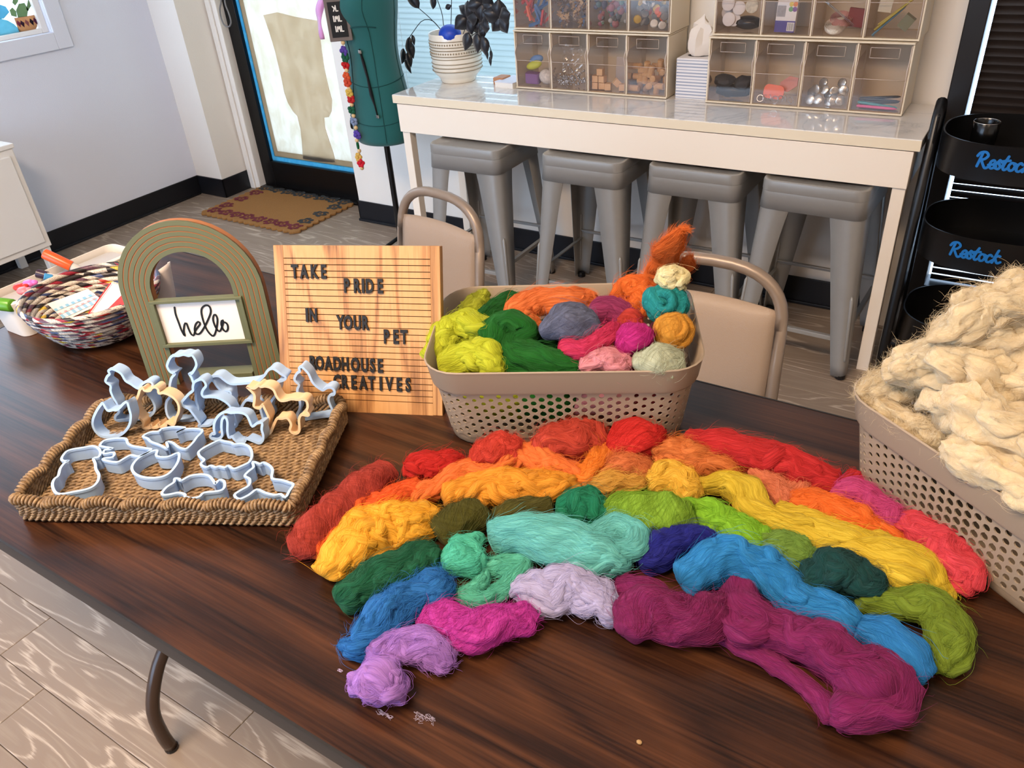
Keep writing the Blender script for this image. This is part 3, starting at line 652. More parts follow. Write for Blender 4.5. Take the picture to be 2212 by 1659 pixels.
# pink ribbon
b = B(); rp = [(-2.3172, 2.345, 1.1266), (-2.3457, 2.345, 1.0645), (-2.3657, 2.345, 1.0086), (-2.3665, 2.345, 0.9436)]; n = 24; pl = spline(rp, n); v = []
for i, p in enumerate(pl):
    w = .012 * (.5 + math.sin(math.pi * i / (n - 1)) * .9); v += [(p[0] - w, p[1] + .006 * math.sin(i * .5), p[2]), (p[0] + w, p[1] - .006 * math.cos(i * .4), p[2])]
b.add(v, [(2 * i, 2 * i + 1, 2 * i + 3, 2 * i + 2) for i in range(n - 1)]); tag(b.build('satin_ribbon', mat('pink_satin', (214, 150, 206), .3, sheen=.5), smooth=True, solid=.0012), 'pink satin ribbon hanging beside the small grey sign', 'ribbon')

# planter with black artificial flowers
PXc, PYc = -1.975, 2.66
M_CER = mat('cream_glaze', (232, 224, 208), .18, coat=.4); M_TRIM = mat('taupe_relief', (150, 136, 112), .5)
pot = empty('planter', (PXc, PYc, DZ), 0, 'round cream ceramic planter with taupe relief bands on the counter', 'planter')
PH = .182
prof = [(.066, 0), (.070, .004), (.072, .012), (.078, .022), (.092, .036), (.097, .05), (.099, .10), (.100, .15), (.1015, PH - .004), (.100, PH), (.096, PH - .002), (.095, PH - .04), (.094, .05), (.02, .04)]
b = B(); b.lathe(prof, 48, cap1=True); b.build('body', M_CER, pot, smooth=math.radians(50))
for z in (.048, .062, .076, .094, .105, .126, .137, .158):
    b = B(); b.tube([((.0988 + .0022 * (z > .1)) * math.cos(a), (.0988 + .0022 * (z > .1)) * math.sin(a), z) for a in np.linspace(0, 2 * math.pi, 49)[:-1]], .0018, 6, closed=True); b.build('relief_band', M_TRIM, pot, smooth=True)
for z in (.115, .147):
    b = B()
    for k in range(60):
        a = 2 * math.pi * k / 60; b.sphere((.1 * math.cos(a), .1 * math.sin(a), z), .0034, 6, 4)
    b.build('bead_relief', M_TRIM, pot, smooth=True)
b = B(); b.lathe([(.0, .13), (.094, .132)], 24, cap0=False, cap1=False); b.build('soil', mat('dark_moss', (24, 26, 18), 1.0, bump=(200, 1)), pot)
M_BLK = mat('black_petal', (20, 20, 28), .35, sheen=.2); M_STEM = mat('black_stem', (22, 22, 24), .5)
def flower_spray(label, stems, leaves):
    e = empty('artificial_flower_spray', (PXc, PYc, DZ + .12), 0, label, 'artificial flowers', 'black artificial flowers in the planter')
    o = np.array((PXc, PYc, DZ + .12))
    for s in stems: b = B(); b.tube(spline([np.array(p) - o for p in s], 14).tolist(), .0015, 5); b.build('stem', M_STEM, e, smooth=True)
    for (c, ln, wd, ang, tilt) in leaves:
        b = B(); v = []; f = []; K = 8
        for i in range(K + 1):
            t = i / K; w = wd / 2 * math.sin(math.pi * min(1, t ** .8 * .98 + .02)) + .0004
            cu = .18 * ln * math.sin(math.pi * t)
            for s in (-1, 0, 1): v.append((s * w, -cu * .4 + (abs(s) * w * .35), t * ln))
        for i in range(K):
            for s in range(2): f.append((i * 3 + s, i * 3 + s + 1, (i + 1) * 3 + s + 1, (i + 1) * 3 + s))
        m = Matrix.Rotation(tilt, 4, 'Z') @ Matrix.Rotation(ang, 4, 'Y')
        v = [m @ Vector(p) + Vector(np.array(c) - o) for p in v]
        b.add(v, f); b.build('petal', M_BLK, e, smooth=True, solid=.0008)
FP = lambda L: L
c0_ = (PXc, PYc, DZ + .125)
flower_spray('black drooping leaf stems leaning out of the planter toward the dress form', [[c0_] + s for s in [[(-1.9964, 2.62, 0.9318), (-2.0516, 2.62, 0.9798), (-2.1022, 2.62, 1.0148), (-2.1427, 2.62, 1.0436)], [(-1.9969, 2.62, 0.9285), (-2.0417, 2.62, 0.9718), (-2.0936, 2.62, 0.9707), (-2.1467, 2.62, 0.9277), (-2.166, 2.62, 0.9102)], [(-1.9876, 2.62, 0.9321), (-1.9938, 2.62, 0.997), (-2.0087, 2.62, 1.0448)], [(-1.9589, 2.62, 0.9328), (-1.9502, 2.62, 0.9977), (-1.9375, 2.62, 1.0765)]]],
             [(p, l, w, a, t) for p, l, w, a, t in zip([(-2.166, 2.62, 0.9102), (-2.1802, 2.62, 0.8961), (-2.2046, 2.62, 0.8659), (-2.1876, 2.62, 0.8544), (-2.2071, 2.62, 0.8255), (-2.1022, 2.62, 1.0148), (-2.0355, 2.62, 1.0125), (-1.9758, 2.62, 1.0165), (-2.1528, 2.62, 0.9191)], (.06, .07, .07, .06, .06, .09, .07, .03, .04), (.03, .04, .04, .03, .025, .045, .03, .02, .02), (3.5, 2.9, 3.6, 3.0, 2.7, -.6, .2, 1.2, 3.0), (0, .3, -.3, .2, 0, .2, 0, .1, 0))])
lv = []
cent = [(-1.8668, 2.6, 0.9896), (-1.7913, 2.6, 1.0373), (-1.7231, 2.6, 0.9923), (-1.8105, 2.6, 0.9718)]
for i, c in enumerate(cent):
    for k in range(5):
        a = k * 1.257 + i * .5 + .3; lv.append((c, .062, .058, a, rnd.uniform(-.5, .5)))
for c, a in zip([(-1.8128, 2.58, 0.9404), (-1.8501, 2.58, 0.9425), (-1.7889, 2.58, 0.9316)], (3.0, 3.3, 2.8)): lv.append((c, .07, .045, a + .2, 0))
flower_spray('cluster of black silk orchid blooms rising from the planter', [[c0_] + s for s in [[(-1.8982, 2.61, 0.9281), (-1.8763, 2.61, 0.9688), (-1.8473, 2.61, 1.001)], [(-1.8774, 2.61, 0.9238), (-1.83, 2.61, 0.9698), (-1.7837, 2.61, 1.0175)], [(-1.8671, 2.61, 0.9209), (-1.8005, 2.61, 0.9547), (-1.7563, 2.61, 0.987)]]], lv)
flower_spray('thin black sprig drooping over the planter rim toward the bin organizers', [[c0_] + s for s in [[(-1.808, 2.6, 0.918), (-1.784, 2.6, 0.9091), (-1.7697, 2.6, 0.8855), (-1.7687, 2.6, 0.8531), (-1.7789, 2.6, 0.8346)], [(-1.8041, 2.6, 0.9149), (-1.7856, 2.6, 0.893), (-1.7917, 2.6, 0.8733)]]],
             [(p, .035, .012, 3.1, .2) for p in [(-1.7766, 2.6, 0.8577), (-1.789, 2.6, 0.8799), (-1.7702, 2.6, 0.8806)]])
b = B(); b.sphere((0, 0, 0), (.045, .04, .035), 20, 12)
tag(b.build('foam_ball', mat('blue_glitter', (28, 66, 176), .4, var=(300, .3)), smooth=True, loc=(-1.9514, 2.6, 0.9299)), 'blue domed ball sitting in the cream planter', 'ball')

# book and leather piece lying beside the organizers
b = B(); b.box((0, 0, .009), (.085, .11, .018)); b.v = b.v
bk_ = empty('notebook', (-1.7142, 2.6503, 0.749), -.1, 'small pale notebook lying beside the bin organizer', 'notebook')
b.build('page_block', mat('page_white', (228, 222, 214), .7), bk_); b = B(); b.box((0, 0, .0195), (.088, .113, .003)); b.build('cover', mat('pale_cover', (206, 204, 214), .4), bk_, bevel=.001)
b = B(); b.box((0, 0, .0135), (.045, .06, .027)); tag(b.build('leather_block', mat('tan_leather', (176, 122, 84), .6), bevel=.004, loc=(-1.7685, 2.6594, 0.749)), 'small tan leather piece beside the pale notebook', 'leather piece')

# tip-out bin organizers
M_BIN = mat('ivory_plastic', (220, 205, 180), .45)
M_BINB = mat('bin_shadow_back', (172, 150, 128), .6)
def smoky(name, tint, gloss=.12):
    m = bpy.data.materials.new(name); m.use_nodes = True; nt = m.node_tree; L = nt.links; out = nt.nodes['Material Output']; nt.nodes.remove(nt.nodes['Principled BSDF'])
    tr = N(nt, 'ShaderNodeBsdfTransparent'); tr.inputs[0].default_value = tint; gl = N(nt, 'ShaderNodeBsdfGlossy', Roughness=.08); gl.inputs[0].default_value = (1, 1, 1, 1)
    df = N(nt, 'ShaderNodeBsdfDiffuse'); df.inputs[0].default_value = (.5, .45, .42, 1)
    lw = N(nt, 'ShaderNodeLayerWeight', Blend=.25); mu = N(nt, 'ShaderNodeMath', operation='MULTIPLY_ADD'); mu.inputs[1].default_value = .45; mu.inputs[2].default_value = gloss * .3; L.new(lw.outputs['Fresnel'], mu.inputs[0])
    m1 = N(nt, 'ShaderNodeMixShader'); m1.inputs[0].default_value = .06; L.new(tr.outputs[0], m1.inputs[1]); L.new(df.outputs[0], m1.inputs[2])
    m2 = N(nt, 'ShaderNodeMixShader'); L.new(mu.outputs[0], m2.inputs[0]); L.new(m1.outputs[0], m2.inputs[1]); L.new(gl.outputs[0], m2.inputs[2]); L.new(m2.outputs[0], out.inputs[0]); return m
M_CLEAR = smoky('smoky_clear_plastic', (.90, .85, .82, 1))
UW, UH, UD = .60, .2035, .165
def organizer(x, y, z, rz, label):
    """x, y = front left bottom corner"""
    e = empty('tip_out_organizer', (x, y, z), rz, label, 'bin organizer', 'ivory tip-out bin organizers on the counter')
    b = B(); t = .005
    b.box((UW / 2, UD / 2, t / 2 + .002), (UW, UD, t)); b.box((UW / 2, UD / 2, UH - t / 2 - .0005), (UW, UD, t)); b.box((UW / 2, UD - .002, UH / 2), (UW, .004, UH - .012))
    for i in range(5): b.box((t / 2 + i * (UW - t) / 4, UD / 2 + .002, UH / 2), (t, UD - .004, UH - .012))
    b.build('case', M_BIN, e, bevel=.001)
    cw_ = (UW - t) / 4
    for i in range(4):
        xc = t / 2 + (i + .5) * cw_; w = cw_ - t - .003
        prof = [(.004, .010), (.004, .100), (-.004, .128), (.010, .150), (.010, .192)]
        b = B(); v = []; f = []
        for s in (-1, 1): v += [(xc + s * w / 2, yy, zz) for yy, zz in prof] + [(xc + s * w / 2, .12, .010), (xc + s * w / 2, .12, .16)]
        for k in range(4): f.append((k, k + 1, 7 + k + 1, 7 + k))
        f += [(0, 5, 12, 7), (0, 1, 2, 3, 6, 5), (7, 12, 13, 10, 9, 8)]
        b.add(v, f); bn = b.build('clear_bin', M_CLEAR, e)
        b = B()
        for s in (-1, 1): b.tube([(xc + s * (w / 2 - .001), yy - .001, zz) for yy, zz in prof], .0016, 6)
        b.tube([(xc - w / 2, .0025, .100), (xc + w / 2, .0025, .100)], .0009, 5)
        for zz in (.158, .186): b.tube([(xc - w * .28, .0085, zz), (xc + w * .28, .0085, zz)], .0009, 5)
        for s in (-1, 1): b.tube([(xc + s * w * .28, .0085, .158), (xc + s * w * .28, .0085, .186)], .0009, 5)
        b.build('bin_edge', mat('clear_edge', (196, 178, 164), .2), bn, smooth=True)
    return e
ox1, oy1 = -1.669, 2.602; ox2, oy2 = -.931, 2.598
organizer(ox1, oy1, DZ, .0, 'lower ivory bin organizer beside the planter, holding wood cubes and corks')
organizer(ox1 + .004, oy1 + .003, DZ + UH, .0, 'upper ivory bin organizer beside the planter, holding puzzle pieces and pompoms')
organizer(ox2, oy2, DZ, .008, 'lower ivory bin organizer near the black cart, holding orange tags and silver buttons')
organizer(ox2 + .006, oy2 + .012, DZ + UH, .008, 'upper ivory bin organizer near the black cart, holding white discs and a tape box')
CWB = (UW - .005) / 4
def binpos(unit, i, u, d, z):
    ox, oy, oz = {0: (ox1, oy1, DZ), 1: (ox1 + .004, oy1 + .003, DZ + UH), 2: (ox2, oy2, DZ), 3: (ox2 + .006, oy2 + .012, DZ + UH)}[unit]
    return (ox + .0025 + (i + .5) * CWB + u, oy + d, oz + .012 + z)
def put(name, me, loc, rot, label, cat, group=None):
    o = bpy.data.objects.new(name, me); link(o); o.location = loc; o.rotation_euler = rot; return tag(o, label, cat, group)
def mk(b, name, m, smooth=False):
    me = b.mesh(name); me.materials.append(m)
    if smooth: me.polygons.foreach_set('use_smooth', [True] * len(me.polygons)); me.set_sharp_from_angle(angle=math.radians(45))
    return me
R3 = lambda: (rnd.uniform(-.6, .6), rnd.uniform(-.6, .6), rnd.uniform(-3, 3))
# wood cubes
b = B(); s_ = .0108
b.prism(rrect(.0225, .0225, .0015, 2), -s_, s_); cube_me = mk(b, 'wood_cube', mat('pale_beech', (214, 170, 122), .6, var=(60, .12)))
for k, (u, d, z, a) in enumerate(((-.055, .03, .0115, 0), (-.030, .032, .0115, .1), (-.055, .03, .035, .05), (-.029, .03, .035, -.1), (-.036, .03, .0585, 0), (-.004, .025, .0115, .2), (.024, .035, .024, .6), (.048, .03, .0115, .3))):
    put('wood_cube', cube_me, binpos(0, 2, u, d, z), (0, .78 if k == 6 else 0, a), 'small pale wooden cube in the third lower bin from the planter', 'wooden cube', 'wooden cubes in the bin')
b = B(); b.box((0, 0, 0), (.062, .001, .09)); put('paper_slip', mk(b, 'paper_slip', mat('grey_slip', (186, 172, 164), .7)), binpos(0, 2, .03, .08, .055), (.1, .12, 0), 'pale paper slip standing behind the wooden cubes', 'paper')
# corks
M_CORK = mat('cork', (198, 152, 98), .85, var=(220, .3), bump=(400, .4))
b = B(); b.lathe([(.0095, -.020), (.0108, -.019), (.0108, .019), (.0095, .020)], 14); cork_me = mk(b, 'wine_cork', M_CORK, True)
for k in range(22):
    u = -.055 + .11 * ((k * .37) % 1); z = .011 + .0115 * (k // 3); d = .028 + .03 * ((k * .61) % 1)
    rot = [(0, 1.57, .1), (1.57, 0, .2), (.3, .2, 0), (1.3, .3, .6)][(k * 7 + k // 3) % 4]
    put('wine_cork', cork_me, binpos(0, 3, u, d, min(.085, z)), (rot[0] + rnd.uniform(-.2, .2), rot[1], rot[2] + rnd.uniform(-.4, .4)), 'wine cork heaped in the fourth lower bin from the planter', 'cork', 'wine corks in the bin')
# first lower bin: soft toys of colour
b = B(); b.sphere((0, 0, 0), (.034, .012, .015), 16, 8); put('oval_eraser', mk(b, 'oval_eraser', mat('lime_rubber', (196, 200, 60), .5), True), binpos(0, 0, -.012, .03, .068), (0, -.3, 0), 'lime green oval piece in the bin beside the planter', 'eraser')
b = B(); b.sphere((0, 0, 0), (.030, .012, .016), 16, 8); put('oval_eraser', mk(b, 'oval_eraser', mat('blue_rubber', (88, 130, 186), .5), True), binpos(0, 0, -.010, .045, .084), (0, -.3, 0), 'blue oval piece above the lime green one in the bin', 'eraser')
b = B(); b.prism(rrect(.055, .03, .008, 4), -.018, .018); put('purple_pouch', mk(b, 'purple_pouch', mat('purple_vinyl', (126, 78, 140), .4), True), binpos(0, 0, -.022, .035, .022), (.1, .05, .1), 'purple pouch at the bottom of the bin beside the planter', 'pouch')
b = B(); b.sphere((0, 0, 0), (.03, .022, .026), 16, 10); put('yarn_roll', mk(b, 'yarn_roll', mat('zebra_yarn', (206, 198, 190), .8, var=(130, .5)), True), binpos(0, 0, .035, .038, .028), (0, .4, 0), 'white and grey roll at the bottom of the bin beside the planter', 'roll')
# second lower bin: zip bag over clear beads
M_BAG = smoky('clear_film', (.9, .88, .86, 1), .5)
b = B(); v = []; nx, nz = 14, 18
for i in range(nx + 1):
    for j in range(nz + 1):
        x = -.04 + .08 * i / nx; z = .10 * j / nz; v.append((x, .012 * noise.noise((x * 60, z * 50, 3)) + .004 * noise.noise((x * 200, z * 200, 1)), z))
b.add(v, [(i * (nz + 1) + j, (i + 1) * (nz + 1) + j, (i + 1) * (nz + 1) + j + 1, i * (nz + 1) + j + 1) for i in range(nx) for j in range(nz)])
put('zip_bag', mk(b, 'zip_bag', M_BAG, False), binpos(0, 1, 0, .028, .045), (.05, .04, 0), 'crumpled clear zip bag in the second lower bin from the planter', 'plastic bag')
b = B()
for k in range(120): b.sphere((rnd.uniform(-.06, .06), rnd.uniform(-.02, .03), rnd.uniform(0, .035 + .02 * math.sin(k))), rnd.uniform(.003, .005), 6, 4)
tag(put('clear_beads', mk(b, 'clear_beads', mat('silver_clear_bead', (176, 170, 166), .15, metal=.5), True), binpos(0, 1, 0, .04, .006), (0, 0, 0), 'loose silvery clear beads under the zip bag', 'beads'), kind='stuff')
# upper left unit
PINC = [(190, 52, 40), (206, 70, 48), (44, 88, 140), (60, 104, 156), (222, 104, 60), (150, 40, 40)]
b = B(); b.box((0, -.002, 0), (.05, .003, .008)); b.box((0, .003, .001), (.05, .003, .008)); b.tube([(.0, -.004, 0), (.0, .005, 0)], .004, 8)
pin_me = [mk(b, 'clothespin', mat('pin_col%d' % k, c, .5)) for k, c in enumerate(PINC)]
for k in range(34):
    u = rnd.uniform(-.045, .045); z = .006 + .0048 * k * .9
    c = rnd.choice((0, 0, 1, 5, 4)) if u < 0 else rnd.choice((2, 3, 2, 0, 1))
    put('clothespin', pin_me[c], binpos(1, 0, u, rnd.uniform(.018, .05), min(z, .15)), (rnd.uniform(-.4, .4), rnd.uniform(-1.3, 1.3), rnd.uniform(-.4, .4)), 'small %s clip piled in the upper bin nearest the planter' % ('red' if c in (0, 1, 5) else 'orange' if c == 4 else 'blue'), 'clip', 'coloured clips in the bin')
pz = []
for i, (x0, y0, x1, y1) in enumerate(((-1, -1, 1, -1), (1, -1, 1, 1), (1, 1, -1, 1), (-1, 1, -1, -1))):
    nx_, ny_ = (y1 - y0) / 2, -(x1 - x0) / 2; s = 1 if i % 2 == 0 else -1
    pz.append((x0, y0))
    for t, o_ in ((.38, 0), (.34, .28), (.42, .46), (.58, .46), (.66, .28), (.62, 0)): pz.append((x0 + (x1 - x0) * t + nx_ * o_ * s, y0 + (y1 - y0) * t + ny_ * o_ * s))
b = B(); b.prism([(x * .0088, y * .0088) for x, y in pz], -.001, .001)
PZC = [(150, 116, 78), (176, 142, 98), (112, 88, 64), (206, 186, 156), (90, 74, 58), (92, 110, 140)]
pz_me = [mk(b, 'puzzle_piece', mat('puzzle%d' % k, c, .7, var=(200, .4))) for k, c in enumerate(PZC)]
PZN = ['brown', 'tan', 'dark brown', 'cream', 'umber', 'blue-grey']
for k in range(90):
    z = .004 + .0016 * k; c = rnd.choice((0, 0, 1, 1, 2, 2, 3, 4, 5))
    put('puzzle_piece', pz_me[c], binpos(1, 1, rnd.uniform(-.058, .058), rnd.uniform(.014, .03) + .02 * rnd.random(), min(z, .145)), (rnd.uniform(.5, 1.6), rnd.uniform(-.5, .5), rnd.uniform(-1, 1)), '%s puzzle piece piled in the second upper bin from the planter' % PZN[c], 'puzzle piece', 'puzzle pieces in the bin')
PPC = [((200, 30, 44), 'red'), ((26, 46, 120), 'navy'), ((20, 130, 150), 'turquoise'), ((236, 226, 222), 'white'), ((30, 120, 70), 'green'), ((96, 44, 120), 'purple'), ((222, 90, 130), 'pink'), ((30, 30, 40), 'black')]
b = B(); b.sphere((0, 0, 0), 1.0, 14, 9)
for i, p in enumerate(b.v): k = 1 + .12 * noise.noise((p[0] * 5, p[1] * 5, p[2] * 5)); b.v[i] = (p[0] * k, p[1] * k, p[2] * k)
pp_me = [mk(b, 'pompom', mat('pompom_' + nm, c, 1.0, sheen=.6, bump=(60, 1.0)), True) for c, nm in PPC]
for k in range(72):
    r = rnd.choice((.005, .006, .008, .010, .012)); z = .008 + .002 * k; c = rnd.randrange(8)
    o = put('pompom', pp_me[c], binpos(1, 2, rnd.uniform(-.056, .056), rnd.uniform(.018, .05), min(z, .15)), (0, 0, k), '%s pompom piled in the third upper bin from the planter' % PPC[c][1], 'pompom', 'pompoms in the bin'); o.scale = (r, r, r)
b = B(); nn = 21
v = []
for r, z in ((.0105, .003), (.0118, .0025), (.0128, -.001), (.0135, -.003)):
    for j in range(42): a = 2 * math.pi * j / 42; q = r * (1 + (.05 if z < 0 else 0) * math.cos(nn * a)); v.append((q * math.cos(a), q * math.sin(a), z))
b.add(v, [(i * 42 + j, (i + 1) * 42 + j, (i + 1) * 42 + (j + 1) % 42, i * 42 + (j + 1) % 42) for i in range(3) for j in range(42)] + [tuple(range(42))])
CPC = [((206, 168, 40), 'yellow'), ((110, 104, 96), 'grey'), ((128, 122, 112), 'silver'), ((70, 110, 72), 'green'), ((206, 92, 44), 'orange'), ((220, 214, 204), 'white')]
cp_me = [mk(b, 'bottle_cap', mat('cap_' + nm, c, .35, metal=.4 if k in (1, 2) else 0, var=(160, .3)), True) for k, (c, nm) in enumerate(CPC)]
for k in range(44):
    c = rnd.choice((0, 0, 1, 1, 2, 2, 3, 4, 5)); z = .012 + .0031 * k
    put('bottle_cap', cp_me[c], binpos(1, 3, rnd.uniform(-.055, .055), rnd.uniform(.016, .045), min(z, .15)), (rnd.uniform(.7, 1.9), rnd.uniform(-.6, .6), rnd.uniform(-1, 1)), '%s bottle cap piled in the upper bin beside the tissue box' % CPC[c][1], 'bottle cap', 'bottle caps in the bin')
# lower right unit
M_BF = mat('black_felt', (30, 28, 28), .6)
for k, (u, z, sx, sz) in enumerate(((-.03, .052, .034, .02), (.034, .050, .032, .02), (.0, .022, .062, .02))):
    b = B(); b.sphere((0, 0, 0), (sx, .03, sz), 20, 12)
    for i, p in enumerate(b.v): q = 1 + .25 * noise.noise((p[0] * 60, p[1] * 60, p[2] * 60 + k)); b.v[i] = (p[0] * q, p[1] * q, p[2] * q)
    put('felt_bundle', mk(b, 'felt_bundle', M_BF if k < 2 else mat('black_film', (26, 26, 28), .12), True), binpos(2, 0, u, .045, z), (0, 0, 0), ['black felt lump in the bin beside the tissue box, tissue side', 'black felt lump in the bin beside the tissue box, cart side', 'shiny black packet under the black felt lumps'][k], 'craft bundle')
def tagshape(w, h): return rrect(w, h, min(w, h) * .36, 5)
M_OR = mat('orange_acrylic', (240, 110, 58), .3); M_SAL = mat('salmon_acrylic', (206, 128, 108), .35)
b = B(); b.prism(tagshape(.064, .042), -.002, .002); put('keychain_tag', mk(b, 'keychain_tag', M_OR), binpos(2, 1, -.012, .028, .030), (1.45, .1, 0), 'bright orange rounded tag in the second lower bin from the tissue box', 'tag')
b = B(); b.prism([(.034 * math.cos(a), .022 * math.sin(a)) for a in np.linspace(.2, 6.48, 7)[:-1]], -.002, .002); put('keychain_tag', mk(b, 'keychain_tag', M_SAL), binpos(2, 1, .028, .045, .052), (1.35, -.5, 0), 'salmon hexagonal tag leaning behind the orange tag', 'tag')
M_CHR = mat('chrome', (210, 206, 200), .15, metal=1.0)
b = B(); b.tube([(.010 * math.cos(a), .010 * math.sin(a), 0) for a in np.linspace(0, 6.283, 25)[:-1]], .0012, 6, closed=True); ring_me = mk(b, 'split_ring', M_CHR, True)
for k in range(7): put('split_ring', ring_me, binpos(2, 1, -.05 + .016 * k, .018, .010 + .002 * (k % 3)), (1.2 + .1 * k, .3, k), 'small silver key ring lying under the orange tag', 'key ring', 'silver key rings in the bin')
b = B(); b.lathe([(.0, .0025), (.0125, .0025), (.0145, .001), (.0145, -.003), (.013, -.003), (.012, 0)], 24, cap0=False); btn_me = mk(b, 'button_blank', mat('brushed_tin', (206, 202, 194), .25, metal=.85), True)
for k, (u, d, z) in enumerate(((-.045, .02, .016), (-.022, .02, .018), (-.034, .03, .045), (-.01, .035, .045), (.01, .03, .012), (.026, .022, .018), (.045, .022, .018), (.022, .032, .042), (.048, .034, .046), (-.05, .05, .03), (.0, .05, .03), (-.02, .055, .06), (.035, .055, .062))):
    put('button_blank', btn_me, binpos(2, 2, u, d, z), (1.35 + rnd.uniform(-.3, .3), rnd.uniform(-.3, .3), rnd.uniform(-.5, .5)), 'silver metal button blank in the third lower bin from the tissue box', 'button', 'silver button blanks in the bin')
b = B(); b.tube([(-.055, 0, 0), (-.05, 0, 0), (.03, 0, 0), (.05, 0, 0), (.058, 0, 0)], [.003, .0042, .0042, .0036, .001], 10)
for k, (c, nm, z, a) in enumerate((((226, 90, 150), 'pink', .006, .02), ((70, 150, 158), 'teal', .011, .1), ((24, 24, 26), 'black', .017, -.03), ((40, 36, 38), 'charcoal', .021, .05), ((18, 18, 20), 'glossy black', .026, -.06), ((150, 60, 44), 'rust', .008, -.1))):
    put('craft_pen', mk(b, 'craft_pen', mat('pen_' + nm, c, .35), True), binpos(2, 3, .0, .022 + .009 * k, z), (0, a, .05 * k), '%s pen lying in the lower bin nearest the black cart' % nm, 'pen', 'pens in the bin')
# upper right unit
b = B(); b.lathe([(.0185, -.002), (.02, -.001), (.02, .001), (.0185, .002)], 28); disc_me = mk(b, 'white_disc', mat('white_felt_disc', (226, 220, 218), .7), True)
for k, (u, d, z) in enumerate(((-.04, .022, .078), (-.006, .026, .066), (-.034, .02, .034), (-.02, .028, .033), (-.045, .04, .05))):
    put('white_disc', disc_me, binpos(3, 0, u, d, z), (1.4, .1, 0), 'round white disc in the upper bin above the black felt', 'disc', 'white discs in the bin')
put('speckled_disc', mk(b, 'speckled_disc', mat('speckled_disc', (206, 198, 178), .6, var=(110, .5)), True), binpos(3, 0, .034, .024, .072), (1.4, .0, 0), 'round speckled disc beside the white discs in the bin', 'disc')
b = B(); b.sphere((0, 0, 0), (.045, .03, .02), 16, 8); put('black_pouch', mk(b, 'black_pouch', mat('black_film2', (24, 22, 22), .25), True), binpos(3, 0, .02, .045, .022), (0, 0, 0), 'shiny black pouch under the speckled disc', 'pouch')
tb = empty('tape_strip_box', binpos(3, 1, -.008, .026, 0), -.08, 'white and purple box of tape strips standing in the bin', 'box'); tb.rotation_euler.x = -.12
b = B(); b.box((0, 0, .065), (.062, .014, .13)); b.build('carton', mat('carton_white', (226, 220, 216), .5), tb, bevel=.001)
M_PUR = mat('carton_purple', (72, 54, 136), .5)
b = B(); b.box((0, -.0073, .016), (.0615, .0006, .032)); b.box((0, -.0073, .110), (.0615, .0006, .038)); b.build('purple_band', M_PUR, tb)
def text_mesh(txt, size, name, m, parent, loc, rot=(math.pi / 2, 0, 0), ext=.0003, off=0.0, sx=1.0, shear=0.0, align='CENTER'):
    cu = bpy.data.curves.new(name, 'FONT'); cu.body = txt; cu.size = size; cu.extrude = ext; cu.offset = off; cu.align_x = align; cu.shear = shear; cu.resolution_u = 3
    t = bpy.data.objects.new(name, cu); COL.objects.link(t); bpy.context.view_layer.update()
    me = bpy.data.meshes.new_from_object(t.evaluated_get(bpy.context.evaluated_depsgraph_get())); me.name = name
    bpy.data.objects.remove(t); bpy.data.curves.remove(cu); me.materials.clear(); me.materials.append(m)
    o = bpy.data.objects.new(name, me); link(o, parent); o.location = loc; o.rotation_euler = rot; o.scale = (sx, 1, 1); return o
text_mesh('TAPE STRIPS', .0105, 'printed_lettering', M_LW, tb, (0, -.0078, .094), sx=.8)
b = B(); b.box((-.016, -.0073, .058), (.026, .0006, .03)); b.build('printed_picture', mat('print_grey', (150, 140, 134), .5, var=(200, .5)), tb)
for k, c in enumerate(((226, 196, 60), (226, 130, 60), (96, 150, 80), (120, 70, 140))):
    b = B(); b.sphere((.012 + .012 * (k % 2), -.0073, .078 - .014 * (k // 2)), (.007, .0006, .007), 10, 6); b.build('printed_spot', mat('spot%d' % k, c, .5), tb)
b = B()
for k in range(9): b.box((.010 + k * .0021, -.0077, .016), (.0006 + .0006 * (k % 3 == 0), .0003, .020))
b.build('barcode_bars', M_BLACK, tb); b = B(); b.box((.018, -.0075, .016), (.022, .0005, .024)); b.build('barcode_panel', mat('carton_white', (0, 0, 0)), tb)
for k, (r, u, d, z, c, lb) in enumerate(((.03, -.002, .05, .035, (206, 150, 140), 'pink measuring tape roll in the upper bin beside the tape box'), (.028, -.012, .03, .020, (222, 212, 196), 'white measuring tape roll under the pink roll'))):
    b = B()
    for q in range(5): b.tube([((r - q * .004) * math.cos(a), (r - q * .004) * math.sin(a), .001 * q) for a in np.linspace(0, 6.283, 33)[:-1]], .0016, 5, closed=True, flat=4.5)
    put('tape_roll', mk(b, 'tape_roll', mat('tape%d' % k, c, .6, var=(240, .3)), True), binpos(3, 2, u, d, z), (.5, .1, 0), lb, 'tape roll')
b = B(); b.box((0, 0, .0015), (.10, .006, .001)); b.box((0, 0, -.002), (.10, .006, .001)); b.box((-.05, 0, 0), (.012, .008, .005)); put('tweezers', mk(b, 'tweezers', M_CHR), binpos(3, 2, .002, .018, .055), (0, .62, 0), 'silver tweezers leaning over the pink tape roll', 'tweezers')
b = B(); b.box((0, 0, 0), (.045, .012, .05)); put('red_packet', mk(b, 'red_packet', mat('deep_red_card', (130, 34, 30), .5)), binpos(3, 2, .038, .06, .04), (0, .1, 0), 'deep red packet behind the tape rolls', 'packet')
